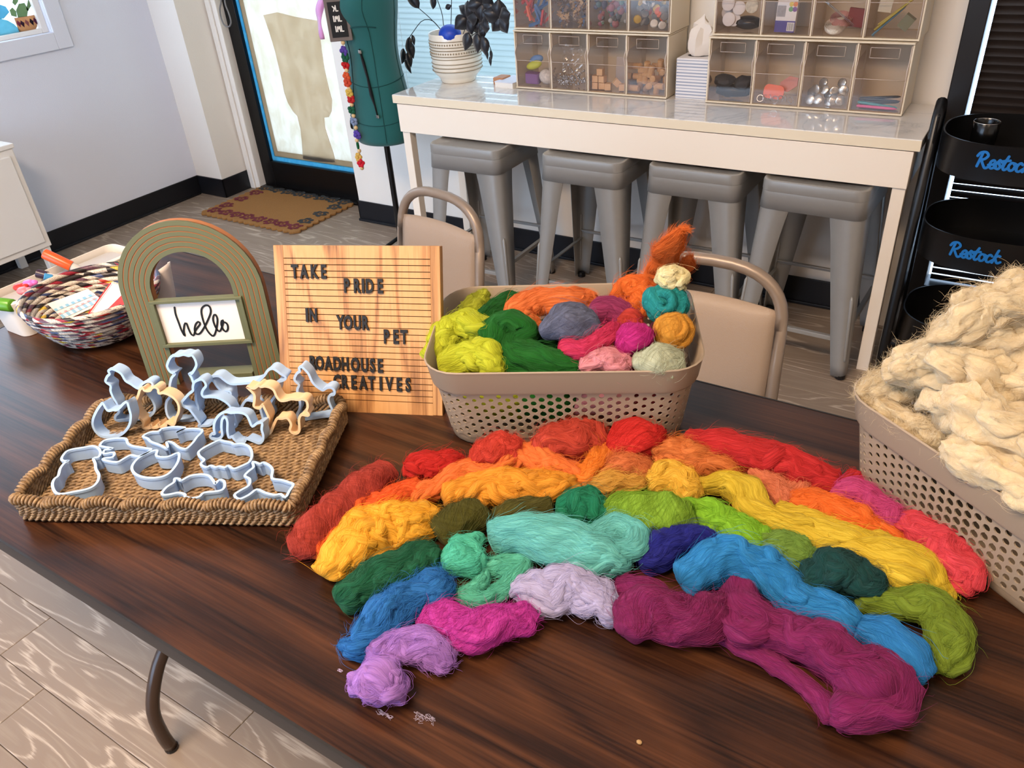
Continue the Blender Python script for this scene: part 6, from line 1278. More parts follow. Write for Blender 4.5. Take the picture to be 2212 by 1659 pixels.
        for k in range(K):
            t = k / (K - 1); xi = np.clip(x, 0, s.n - 1.001); i0 = xi.astype(int); fa = (xi - i0)[:, None]; yj = y % s.seg; j0 = np.minimum(yj.astype(int), s.seg - 1); fb = (yj - j0)[:, None]
            P_ = s.V[i0, j0] * (1 - fa) * (1 - fb) + s.V[i0 + 1, j0] * fa * (1 - fb) + s.V[i0, j0 + 1] * (1 - fa) * fb + s.V[i0 + 1, j0 + 1] * fa * fb
            ax = s.C[i0, :3] * (1 - fa) + s.C[i0 + 1, :3] * fa; nr = P_ - ax; nr /= np.linalg.norm(nr, axis=1)[:, None] + 1e-6
            q = P_ + nr * (lift0 + (lift1 - lift0) * np.where(fly, t ** 1.4, math.sin(math.pi * t)))[:, None] + jit * (np.where(fly, lift1 * .8 * t * t, 0))[:, None]
            q[:, 2] = np.maximum(q[:, 2], TZ + .0008); out[:, k] = q
            a_ = ang + cur * t * 1.5; al = np.cos(a_) * cw_ - np.sin(a_) * sw_; ac = np.sin(a_) * cw_ + np.cos(a_) * sw_
            x = np.clip(x + stp * al / ds, 0, s.n - 1.01); y = y + stp * ac / dj
        pos.append(out.reshape(-1, 3))
    pos = np.concatenate(pos) if pos else np.zeros((0, 3)); nf = len(pos) // K
    if nf:
        hc = bpy.data.hair_curves.new('fibres'); hc.add_curves([K] * nf); pa = (pos - org).astype(np.float32)
        hc.position_data.foreach_set('vector', pa.ravel())
        ra = hc.attributes.get('radius') or hc.attributes.new('radius', 'FLOAT', 'POINT')
        ra.data.foreach_set('value', np.tile(np.array([.6, 1, 1, 1, 1, .9, .7, .3], np.float32) * frad, nf))
        hc.materials.append(fibre_mat(name + '_fibre', rgb)); ho = bpy.data.objects.new('fibres', hc); link(ho, ob); ho['kind'] = 'stuff'
    return ob
RG = 'wool pieces laid out as a rainbow'
BG = 'wool pieces in the taupe basket'
RAIN = [
 # name, colour, strands, label, options
 ('wool_roll', (176, 58, 44), [[(-0.6345, 0.5937, 0.7521, 0.0177), (-0.6292, 0.5547, 0.7589, 0.0258), (-0.631, 0.5055, 0.7597, 0.0267), (-0.631, 0.463, 0.7591, 0.026), (-0.6289, 0.4376, 0.7544, 0.0204)]], 'smooth rust red wool roll at the outer edge of the rainbow beside the tray', dict(wind=1.15, lump=.07, fuzz=1.2, seed=1.1)),
 ('wool_tuft', (200, 26, 16), [[(-0.6067, 0.6133, 0.7499, 0.0152), (-0.5924, 0.6297, 0.7532, 0.0191), (-0.5709, 0.6379, 0.7521, 0.0177), (-0.5597, 0.6601, 0.7501, 0.0154)], [(-0.6099, 0.6267, 0.7554, 0.0115), (-0.5871, 0.6447, 0.7574, 0.0128), (-0.5699, 0.6639, 0.7535, 0.0103)]], 'curly bright red wool tuft between the rust roll and the coral ball', dict(locks=9, lump=.22, seed=2.2)),
 ('wool_ball', (206, 56, 36), [[(-0.5225, 0.6691, 0.7574, 0.024), (-0.5094, 0.6871, 0.7639, 0.0316), (-0.4976, 0.7071, 0.7598, 0.0268)]], 'coral red wool ball in front of the taupe basket corner', dict(coil=((.1,-.5,.8),1.5,1.05), locks=3, wind=.9, lump=.15, seed=3.1, loose=.4)),
 ('wool_puff', (196, 62, 40), [[(-0.454, 0.7249, 0.7607, 0.0279), (-0.4351, 0.7483, 0.764, 0.0318), (-0.4159, 0.7841, 0.7601, 0.0272)], [(-0.465, 0.7532, 0.764, 0.0142), (-0.4404, 0.7824, 0.7667, 0.0156), (-0.4083, 0.7977, 0.7617, 0.013)]], 'wide frizzy brick red wool puff against the taupe basket', dict(locks=7, lump=.2, fuzz=1.6, loose=.5, seed=4.4)),
 ('wool_ball', (206, 26, 16), [[(-0.3684, 0.7858, 0.7618, 0.0291), (-0.3515, 0.8013, 0.765, 0.033), (-0.335, 0.8107, 0.7597, 0.0267)], [(-0.3336, 0.7959, 0.7488, 0.0139), (-0.3144, 0.8145, 0.7467, 0.0114), (-0.2996, 0.8195, 0.7445, 0.0089)]], 'vivid red wool ball in front of the basket centre', dict(coil=((.1,-.3,.9),1.5,1.0), locks=3, wind=.8, lump=.14, seed=5.2)),
 ('wool_roll', (200, 32, 34), [[(-0.292, 0.8375, 0.7564, 0.0229), (-0.2458, 0.8387, 0.7608, 0.0279), (-0.1921, 0.8462, 0.7608, 0.028), (-0.1418, 0.8489, 0.7583, 0.0251), (-0.1039, 0.8499, 0.753, 0.0188)], [(-0.1072, 0.842, 0.75, 0.0153), (-0.0897, 0.8512, 0.7499, 0.0152), (-0.083, 0.8756, 0.7481, 0.0131)]], 'long crimson wool roll stretching toward the fleece basket', dict(locks=3, lump=.1, fuzz=1.2, seed=6.3)),
 ('wool_strip', (240, 92, 20), [[(-0.6098, 0.442, 0.7485, 0.0136), (-0.6143, 0.4741, 0.7518, 0.0174), (-0.6145, 0.5095, 0.7541, 0.0202), (-0.5906, 0.5437, 0.7543, 0.0204), (-0.5713, 0.5849, 0.7526, 0.0184)]], 'deep orange wool strip beside the rust red roll', dict(locks=5, lump=.18, seed=7.1)),
 ('wool_strip', (238, 116, 40), [[(-0.5551, 0.5706, 0.7503, 0.0157), (-0.548, 0.6069, 0.7516, 0.0172), (-0.5252, 0.6393, 0.7539, 0.0199), (-0.5017, 0.6624, 0.754, 0.0199), (-0.4852, 0.6989, 0.7564, 0.0228), (-0.4531, 0.7067, 0.7562, 0.0226), (-0.4173, 0.7065, 0.7538, 0.0198), (-0.3874, 0.7065, 0.7495, 0.0147)]], 'light orange rumpled wool strip below the coral ball', dict(locks=10, lump=.22, seed=8.7)),
 ('wool_loop', (246, 134, 26), [[(-0.3904, 0.7045, 0.7545, 0.0146), (-0.3813, 0.7307, 0.7577, 0.0172), (-0.3888, 0.7575, 0.7581, 0.0176), (-0.415, 0.7781, 0.7556, 0.0155)]], 'folded tangerine wool loop between the red puff and the red ball', dict(locks=3, lump=.14, seed=9.9, flat=.7)),
 ('wool_puff', (226, 122, 62), [[(-0.3676, 0.7374, 0.7517, 0.0173), (-0.3506, 0.7514, 0.7543, 0.0204), (-0.3271, 0.7586, 0.7516, 0.0172)]], 'small fuzzy peach wool puff below the vivid red ball', dict(locks=5, lump=.22, fuzz=1.8, loose=.5, seed=10.1)),
 ('wool_puff', (228, 126, 54), [[(-0.3168, 0.7956, 0.7551, 0.0213), (-0.2882, 0.8061, 0.7581, 0.0248), (-0.2555, 0.8136, 0.7569, 0.0234), (-0.2295, 0.8127, 0.7515, 0.017)], [(-0.2998, 0.8263, 0.7597, 0.0126), (-0.2631, 0.8331, 0.7617, 0.0137), (-0.2435, 0.8337, 0.7549, 0.0099)]], 'large fuzzy peach orange wool puff in front of the crimson roll', dict(locks=8, lump=.24, fuzz=1.7, loose=.5, seed=11.5)),
 ('wool_tuft', (228, 126, 84), [[(-0.1912, 0.8236, 0.7503, 0.0157), (-0.1651, 0.804, 0.752, 0.0176), (-0.1447, 0.7947, 0.7498, 0.015)], [(-0.1469, 0.7989, 0.7479, 0.0128), (-0.139, 0.8216, 0.749, 0.0141), (-0.13, 0.8469, 0.7481, 0.0131)]], 'curly salmon peach wool tuft beside the crimson roll end', dict(locks=10, lump=.24, fuzz=1.5, loose=.4, seed=12.8)),
 ('wool_strip', (242, 112, 22), [[(-0.1338, 0.7913, 0.7516, 0.0172), (-0.0988, 0.794, 0.7543, 0.0203), (-0.0597, 0.787, 0.7529, 0.0187), (-0.0257, 0.7866, 0.7499, 0.0152), (-0.0088, 0.7865, 0.7452, 0.0097)]], 'bright orange wool strip next to the pink wool', dict(locks=6, lump=.17, fuzz=1.3, seed=13.2)),
 ('wool_strip', (232, 152, 22), [[(-0.5225, 0.591, 0.7533, 0.0192), (-0.5061, 0.6174, 0.7555, 0.0218), (-0.4665, 0.6404, 0.7585, 0.0253), (-0.4244, 0.6639, 0.7574, 0.024), (-0.394, 0.6892, 0.7504, 0.0157)]], 'amber wool strip above the olive rolls', dict(locks=5, lump=.17, fuzz=1.2, seed=14.4)),
 ('wool_strip', (244, 176, 30), [[(-0.5734, 0.4225, 0.7528, 0.0186), (-0.5726, 0.4544, 0.7607, 0.0278), (-0.559, 0.4921, 0.763, 0.0306), (-0.5401, 0.5208, 0.7614, 0.0287), (-0.5203, 0.5459, 0.7558, 0.0221)]], 'broad golden yellow wool strip at the tray end of the rainbow', dict(locks=8, lump=.22, fuzz=1.4, loose=.35, seed=15.6)),
 ('wool_puff', (228, 170, 66), [[(-0.3784, 0.6983, 0.7473, 0.0121), (-0.3516, 0.7187, 0.7504, 0.0157), (-0.3196, 0.7351, 0.7483, 0.0133)]], 'thin pale gold wool wisp above the apple green wool', dict(locks=4, lump=.2, fuzz=1.6, loose=.5, seed=16.1)),
 ('wool_puff', (242, 190, 54), [[(-0.3027, 0.7482, 0.7514, 0.0169), (-0.2861, 0.7618, 0.7539, 0.0199), (-0.2557, 0.7525, 0.7511, 0.0166)]], 'small soft yellow wool puff beside the peach orange puff', dict(locks=5, lump=.2, fuzz=1.3, seed=17.3)),
 ('wool_strip', (218, 186, 34), [[(-0.2423, 0.771, 0.7502, 0.0155), (-0.2206, 0.7835, 0.7532, 0.019), (-0.1925, 0.771, 0.7548, 0.0209), (-0.1664, 0.7481, 0.7533, 0.0192), (-0.1316, 0.743, 0.7539, 0.0199), (-0.0888, 0.7421, 0.7553, 0.0216), (-0.0475, 0.74, 0.7558, 0.0221), (-0.0083, 0.7378, 0.7571, 0.0237), (0.0233, 0.7337, 0.755, 0.0212), (0.0394, 0.7271, 0.748, 0.013)], [(-0.1464, 0.7668, 0.7506, 0.0113), (-0.1066, 0.7725, 0.7517, 0.0123), (-0.0577, 0.7663, 0.7526, 0.013), (-0.0123, 0.7641, 0.7535, 0.0137), (0.0234, 0.7542, 0.7506, 0.0113)], [(-0.022, 0.7183, 0.7608, 0.0132), (-0.0002, 0.7114, 0.764, 0.015), (0.0166, 0.7154, 0.7568, 0.011)]], 'long lemon yellow wool strip sweeping down to the fleece basket end', dict(locks=7, lump=.12, fuzz=1.3, seed=18.5)),
 ('wool_roll', (78, 76, 16), [[(-0.4886, 0.5352, 0.7553, 0.0216), (-0.4824, 0.5582, 0.7575, 0.0241), (-0.4716, 0.5851, 0.7558, 0.0221)]], 'dark olive wool roll above the mint ball', dict(wind=1.1, lump=.08, fuzz=1.5, loose=.4, seed=19.1)),
 ('wool_roll', (86, 82, 26), [[(-0.4464, 0.595, 0.7508, 0.0163), (-0.4251, 0.6163, 0.7529, 0.0187), (-0.3999, 0.6389, 0.7509, 0.0164)]], 'second olive wool roll between the dark olive roll and the emerald ball', dict(wind=.4, lump=.09, fuzz=1.5, loose=.4, seed=20.2)),
 ('wool_ball', (12, 128, 92), [[(-0.3778, 0.6438, 0.7548, 0.0209), (-0.362, 0.655, 0.7587, 0.0255), (-0.3406, 0.6598, 0.7547, 0.0208)]], 'emerald green wool ball above the aqua wool', dict(locks=3, wind=.7, lump=.15, seed=21.3)),
 ('wool_bundle', (128, 172, 38), [[(-0.3252, 0.6713, 0.7566, 0.0231), (-0.2898, 0.6756, 0.762, 0.0295), (-0.2598, 0.6861, 0.7619, 0.0293), (-0.2457, 0.7005, 0.7563, 0.0227)]], 'large apple green wool bundle with combed fibres', dict(wind=1.3, lump=.1, fuzz=1.3, seed=22.9)),
 ('wool_strip', (130, 190, 28), [[(-0.2459, 0.7247, 0.7498, 0.015), (-0.2202, 0.7195, 0.7534, 0.0193), (-0.1875, 0.7086, 0.754, 0.0199), (-0.1553, 0.6992, 0.7527, 0.0184)]], 'curly lime green wool strip below the lemon yellow strip', dict(locks=10, lump=.22, seed=23.1)),
 ('wool_tuft', (114, 152, 56), [[(-0.1455, 0.6994, 0.7526, 0.0183), (-0.1259, 0.7046, 0.7543, 0.0203), (-0.1028, 0.6978, 0.7522, 0.0179), (-0.085, 0.701, 0.7477, 0.0126)]], 'curly sage green wool tuft beside the dark teal ball', dict(locks=9, lump=.22, seed=24.6)),
 ('wool_strip', (16, 92, 62), [[(-0.5295, 0.3956, 0.753, 0.0188), (-0.5164, 0.4209, 0.7559, 0.0222), (-0.5029, 0.4545, 0.7562, 0.0226), (-0.4818, 0.4948, 0.7529, 0.0187)]], 'dark green wool strip at the tray end below the golden strip', dict(locks=5, lump=.18, fuzz=1.2, seed=25.2)),
 ('wool_ball', (8, 66, 66), [[(-0.082, 0.6655, 0.7559, 0.0223), (-0.0597, 0.6862, 0.7594, 0.0264), (-0.0279, 0.6886, 0.7549, 0.021)]], 'dark teal wool ball between the sage tuft and the moss green wool', dict(locks=3, wind=.5, lump=.14, seed=26.7)),
 ('wool_strip', (114, 138, 30), [[(-0.0285, 0.6719, 0.7513, 0.0168), (-0.0017, 0.6808, 0.752, 0.0177), (0.0303, 0.6897, 0.7535, 0.0194), (0.0519, 0.6749, 0.7539, 0.0199), (0.0604, 0.6455, 0.7519, 0.0175), (0.0559, 0.6304, 0.7471, 0.0119)]], 'moss green wool strip curling at the outer corner of the rainbow', dict(locks=10, lump=.18, seed=27.1)),
 ('wool_bundle', (104, 196, 192), [[(-0.4237, 0.5608, 0.757, 0.0235), (-0.3902, 0.5731, 0.7633, 0.031), (-0.3491, 0.5845, 0.7648, 0.0327), (-0.3059, 0.5894, 0.7607, 0.0279), (-0.2856, 0.5962, 0.757, 0.0235)], [(-0.3238, 0.6099, 0.7608, 0.0132), (-0.3104, 0.6346, 0.764, 0.015), (-0.2822, 0.6364, 0.7646, 0.0153), (-0.2731, 0.6142, 0.764, 0.015), (-0.292, 0.5995, 0.7621, 0.0139), (-0.3104, 0.6102, 0.7606, 0.0131), (-0.3003, 0.6265, 0.7588, 0.0121)]], 'large aqua wool bundle with a coiled end in the middle of the rainbow', dict(wind=.25, lump=.09, fuzz=1.3, seed=28.4)),
 ('wool_ball', (78, 196, 166), [[(-0.4599, 0.512, 0.7557, 0.022), (-0.4422, 0.5112, 0.7574, 0.0239), (-0.431, 0.5154, 0.7536, 0.0196)], [(-0.4593, 0.5395, 0.7527, 0.0079), (-0.4514, 0.5509, 0.7528, 0.0079), (-0.4447, 0.5525, 0.7483, 0.0056)]], 'mint green wool ball beside the dark olive roll', dict(coil=((.1,-.6,.7),1.6,1.1), locks=4, wind=.9, lump=.14, fuzz=1.3, seed=29.5)),
 ('wool_tuft', (88, 190, 162), [[(-0.4187, 0.5136, 0.7462, 0.0108), (-0.3981, 0.532, 0.7472, 0.012), (-0.3777, 0.5382, 0.7471, 0.0119), (-0.3775, 0.5094, 0.746, 0.0106), (-0.3893, 0.4774, 0.7458, 0.0104), (-0.4156, 0.4709, 0.7441, 0.0084)], [(-0.4136, 0.5107, 0.7453, 0.0097), (-0.4088, 0.4893, 0.7451, 0.0095), (-0.4215, 0.4701, 0.7433, 0.0074)]], 'stringy mint green wool curls below the mint ball', dict(locks=6, lump=.2, seed=30.3)),
 ('wool_strip', (26, 110, 186), [[(-0.4966, 0.3562, 0.7404, 0.004), (-0.471, 0.3578, 0.7504, 0.0158), (-0.4678, 0.3854, 0.7549, 0.021), (-0.4588, 0.4266, 0.7554, 0.0216), (-0.4483, 0.4656, 0.7532, 0.019)]], 'royal blue wool strip at the tray end of the rainbow', dict(locks=8, lump=.2, fuzz=1.5, loose=.4, seed=31.8)),
 ('wool_tuft', (24, 30, 132), [[(-0.26, 0.617, 0.7507, 0.0161), (-0.2447, 0.6347, 0.7535, 0.0194), (-0.2292, 0.667, 0.7538, 0.0198), (-0.2048, 0.6757, 0.75, 0.0153)]], 'navy blue wool tuft beside the aqua bundle', dict(locks=8, lump=.2, seed=32.2)),
 ('wool_strip', (24, 130, 200), [[(-0.2012, 0.6107, 0.7537, 0.0197), (-0.1904, 0.6354, 0.7584, 0.0251), (-0.1638, 0.6547, 0.7584, 0.0252), (-0.1292, 0.6543, 0.7554, 0.0216), (-0.1013, 0.6412, 0.7532, 0.0191), (-0.0759, 0.634, 0.7537, 0.0197), (-0.054, 0.6313, 0.7543, 0.0204), (-0.0376, 0.623, 0.7508, 0.0163)]], 'long azure blue wool strip above the plum wool', dict(locks=3, lump=.1, fuzz=1.0, wind=.15, seed=33.9)),
 ('wool_roll', (26, 124, 196), [[(-0.0185, 0.6321, 0.7524, 0.0181), (-0.0009, 0.6258, 0.7553, 0.0215), (0.0217, 0.6143, 0.7556, 0.0219), (0.0397, 0.6033, 0.7515, 0.017)]], 'azure blue wool roll at the end of the blue row beside the moss green strip', dict(wind=.2, lump=.06, fuzz=.8, seed=34.7)),
 ('wool_ball', (166, 116, 204), [[(-0.4319, 0.3289, 0.7553, 0.0215), (-0.4176, 0.3285, 0.7579, 0.0245), (-0.4068, 0.3297, 0.7535, 0.0194)], [(-0.4496, 0.3604, 0.7494, 0.0146), (-0.4372, 0.3751, 0.752, 0.0176), (-0.4151, 0.3872, 0.7544, 0.0205), (-0.3926, 0.3893, 0.7526, 0.0183), (-0.3815, 0.3855, 0.7476, 0.0125)]], 'lilac wool ball with a fluffy arm at the near end of the rainbow', dict(locks=8, lump=.18, wind=.3, fuzz=1.3, seed=35.4)),
 ('wool_bundle', (190, 44, 156), [[(-0.4264, 0.4215, 0.7516, 0.0172), (-0.3995, 0.4282, 0.7548, 0.021), (-0.3675, 0.4305, 0.7562, 0.0226), (-0.3508, 0.4544, 0.7556, 0.0218), (-0.3356, 0.4722, 0.7531, 0.019)]], 'magenta wool bundle beside the lilac ball', dict(wind=1.0, locks=3, lump=.12, fuzz=1.3, seed=36.6)),
 ('wool_bundle', (176, 170, 210), [[(-0.3647, 0.5094, 0.7504, 0.0157), (-0.3355, 0.517, 0.7555, 0.0217), (-0.3053, 0.5317, 0.7571, 0.0237), (-0.2763, 0.5331, 0.7543, 0.0203), (-0.2609, 0.5248, 0.7489, 0.014)]], 'pale lavender wool bundle beside the magenta wool', dict(locks=10, lump=.2, fuzz=1.2, seed=37.3)),
 ('wool_bundle', (124, 18, 84), [[(-0.2301, 0.5059, 0.7518, 0.0174), (-0.225, 0.5325, 0.7612, 0.0285), (-0.1995, 0.5404, 0.7602, 0.0273), (-0.172, 0.5552, 0.7585, 0.0253), (-0.1543, 0.5837, 0.7538, 0.0198)], [(-0.2566, 0.562, 0.7551, 0.0164), (-0.2359, 0.5566, 0.7603, 0.0212), (-0.2146, 0.5513, 0.7588, 0.0199)]], 'plum wool bundle beside the lavender wool', dict(wind=.8, lump=.1, fuzz=1.3, seed=38.1)),
 ('wool_bundle', (126, 20, 88), [[(-0.1441, 0.6131, 0.7541, 0.0201), (-0.1279, 0.5859, 0.7577, 0.0243), (-0.0898, 0.5802, 0.7555, 0.0218), (-0.0485, 0.5785, 0.7589, 0.0258), (-0.0158, 0.5675, 0.7605, 0.0277), (0.0017, 0.553, 0.7614, 0.0288)], [(-0.0167, 0.519, 0.7559, 0.0172), (-0.0016, 0.5234, 0.7576, 0.0187), (0.0131, 0.5399, 0.7577, 0.0188), (0.022, 0.5672, 0.7581, 0.0192), (0.0121, 0.5894, 0.7568, 0.018), (-0.0081, 0.5849, 0.7559, 0.0172), (-0.0179, 0.5623, 0.7547, 0.0161), (-0.0096, 0.5446, 0.7534, 0.0149), (0.0033, 0.5543, 0.7505, 0.0123)], [(-0.1488, 0.5595, 0.7428, 0.0068), (-0.1175, 0.5537, 0.7447, 0.009), (-0.0768, 0.5478, 0.7452, 0.0097), (-0.0421, 0.5343, 0.7457, 0.0102), (-0.0244, 0.5191, 0.7466, 0.0113)], [(-0.1436, 0.5728, 0.7622, 0.0126), (-0.1258, 0.5558, 0.7653, 0.0141), (-0.1106, 0.568, 0.7635, 0.0132), (-0.1155, 0.5918, 0.7622, 0.0126), (-0.131, 0.5958, 0.7567, 0.0098)]], 'long plum wool bundle ending in a big coil nearest the table edge', dict(wind=.25, lump=.1, fuzz=1.4, seed=39.5)),
 ('wool_strip', (206, 66, 128), [[(-0.0932, 0.8291, 0.7517, 0.0173), (-0.0701, 0.835, 0.7535, 0.0195), (-0.0427, 0.8186, 0.7531, 0.019), (-0.0199, 0.8045, 0.75, 0.0153)]], 'rose pink wool strip beside the fleece basket', dict(locks=4, lump=.16, fuzz=1.3, loose=.4, seed=40.6)),
 ('wool_strip', (226, 66, 80), [[(-0.0124, 0.8068, 0.7537, 0.0196), (0.0105, 0.7945, 0.756, 0.0224), (0.033, 0.776, 0.7573, 0.0239), (0.0526, 0.7608, 0.7568, 0.0233), (0.0607, 0.7522, 0.7532, 0.0191)]], 'coral pink wool strip at the foot of the fleece basket', dict(locks=6, lump=.17, fuzz=1.3, seed=41.2)),
]
for nm, c, st_, lab, kw in RAIN: wool(nm, st_, c, lab, 'wool', RG, **kw)

# ------------------------------------------------------------------ perforated baskets
M_TAUPE = mat('taupe_plastic', (146, 130, 112), .45)
def basket(loc, rz, label, w, d, h, tp=.90, rimh=.038, seg_r=.045):
    e = empty('perforated_basket', loc, rz, label, 'basket', 'taupe plastic storage baskets')
    def perim(s, k):
        """point at fraction s of the rounded-rectangle perimeter, k = height fraction 0..1"""
        sc = tp + (1 - tp) * k; W, D, r = w * sc, d * sc, seg_r
        a_, b_ = W - 2 * r, D - 2 * r; q = math.pi * r / 2; tot = 2 * a_ + 2 * b_ + 4 * q; t = (s % 1.0) * tot
        x, y = -a_ / 2, -D / 2
        segs = [('l', a_, (-a_ / 2, -D / 2), (1, 0)), ('c', q, (a_ / 2, -D / 2 + r), -90), ('l', b_, (W / 2, -b_ / 2), (0, 1)), ('c', q, (a_ / 2, D / 2 - r), 0), ('l', a_, (a_ / 2, D / 2), (-1, 0)), ('c', q, (-a_ / 2, D / 2 - r), 90), ('l', b_, (-W / 2, b_ / 2), (0, -1)), ('c', q, (-a_ / 2, -D / 2 + r), 180)]
        for kind, ln, p, dr in segs:
            if t <= ln or kind is None:
                if kind == 'l': return (p[0] + dr[0] * t, p[1] + dr[1] * t)
                an = math.radians(dr + 90 * t / ln); return (p[0] + r * math.cos(an), p[1] + r * math.sin(an))
            t -= ln
        return (-a_ / 2, -D / 2)
    zb, zt_ = .014, h - rimh
    NP = 48; NR = 12
    b = B()
    def pt(s, z): x, y = perim(s, z / h); return (x, y, z)
    rowp = (zt_ - zb) / (NR + 1)
    for jr in range(NR + 2):
        for i in range(NP):
            s0 = (i + (.5 if jr % 2 else 0)) / NP; z0 = zb + jr * rowp
            # the hole grows towards the middle of each long side
            fx = perim(s0, .5); front = abs(fx[1]) > d * .38
            cen = max(0, 1 - abs(fx[0]) / (w * .52)) if front else max(0, 1 - abs(fx[1]) / (d * .62)) * .55
            rad = .0016 + .0040 * cen ** .75 * (1 - .35 * abs(jr - NR * .38) / NR)
            ring = []
            hs, hz = .5 / NP, rowp
            per_m = 2 * (w + d) * .94
            def c4(ds, dz): return pt(s0 + ds, min(max(z0 + dz, zb), zt_))
            outer = [c4(hs, 0), c4(0, hz), c4(-hs, 0), c4(0, -hz)]
            if jr == 0: b.add([c4(hs, 0), c4(0, hz), c4(-hs, 0)], [(0, 1, 2)]); continue
            if jr == NR + 1: b.add([c4(-hs, 0), c4(0, -hz), c4(hs, 0)], [(0, 1, 2)]); continue
            inn = [pt(s0 + rad * math.cos(a) / per_m, z0 + rad * math.sin(a)) for a in np.linspace(0, 2 * math.pi, 13)[:-1]]
            f = []
            for k in range(4):
                for q in range(3): a, c = 4 + k * 3 + q, 4 + (k * 3 + q + 1) % 12; f.append((k if q < 2 else (k + 1) % 4, a, c) if False else ((k, c, a) if q < 2 else ((k + 1) % 4, c, a)))
                f.append((k, (k + 1) % 4, 4 + k * 3 + 2))
            b.add(outer + inn, [tuple(reversed(x)) for x in f])
    o = b.build('perforated_wall', M_TAUPE, e, solid=.0018, offset=0)
    b = B(); n = 96; v = []
    prof = [(zt_ - .001, .0), (zt_, .0045), (zt_ + .004, .006), (h - .006, .0062), (h, .0075), (h + .0012, .0055), (h - .001, .0032), (zt_ + .004, .0015), (zt_ - .001, -.0012)]
    for z, off in prof:
        for i in range(n):
            x, y = perim(i / n, min(1, z / h)); x2, y2 = perim((i + .01) / n, min(1, z / h)); tx_, ty_ = x2 - x, y2 - y; ln = math.hypot(tx_, ty_) + 1e-12; v.append((x + ty_ / ln * off, y - tx_ / ln * off, z))
    b.add(v, [(i * n + j, i * n + (j + 1) % n, (i + 1) * n + (j + 1) % n, (i + 1) * n + j) for i in range(len(prof) - 1) for j in range(n)]); b.build('rim_band', M_TAUPE, e, smooth=math.radians(50))
    b = B(); v = []
    for z, k in ((zb + .001, 1.0), (.004, .992), (.0, .97), (.003, .9)):
        for i in range(n): x, y = perim(i / n, zb / h); v.append((x * k, y * k, z))
    b.add(v, [(i * n + (j + 1) % n, i * n + j, (i + 1) * n + j, (i + 1) * n + (j + 1) % n) for i in range(3) for j in range(n)] + [tuple(3 * n + j for j in range(n))]); b.build('bottom', M_TAUPE, e, smooth=math.radians(50))
    return e
basket((-.5072, .8794, TZ), .478, 'taupe perforated plastic basket heaped with coloured wool balls', .370, .251, .134)
basket((.1056, .8863, TZ), -.5986, 'taupe perforated plastic basket filled with cream fleece', .370, .251, .134)

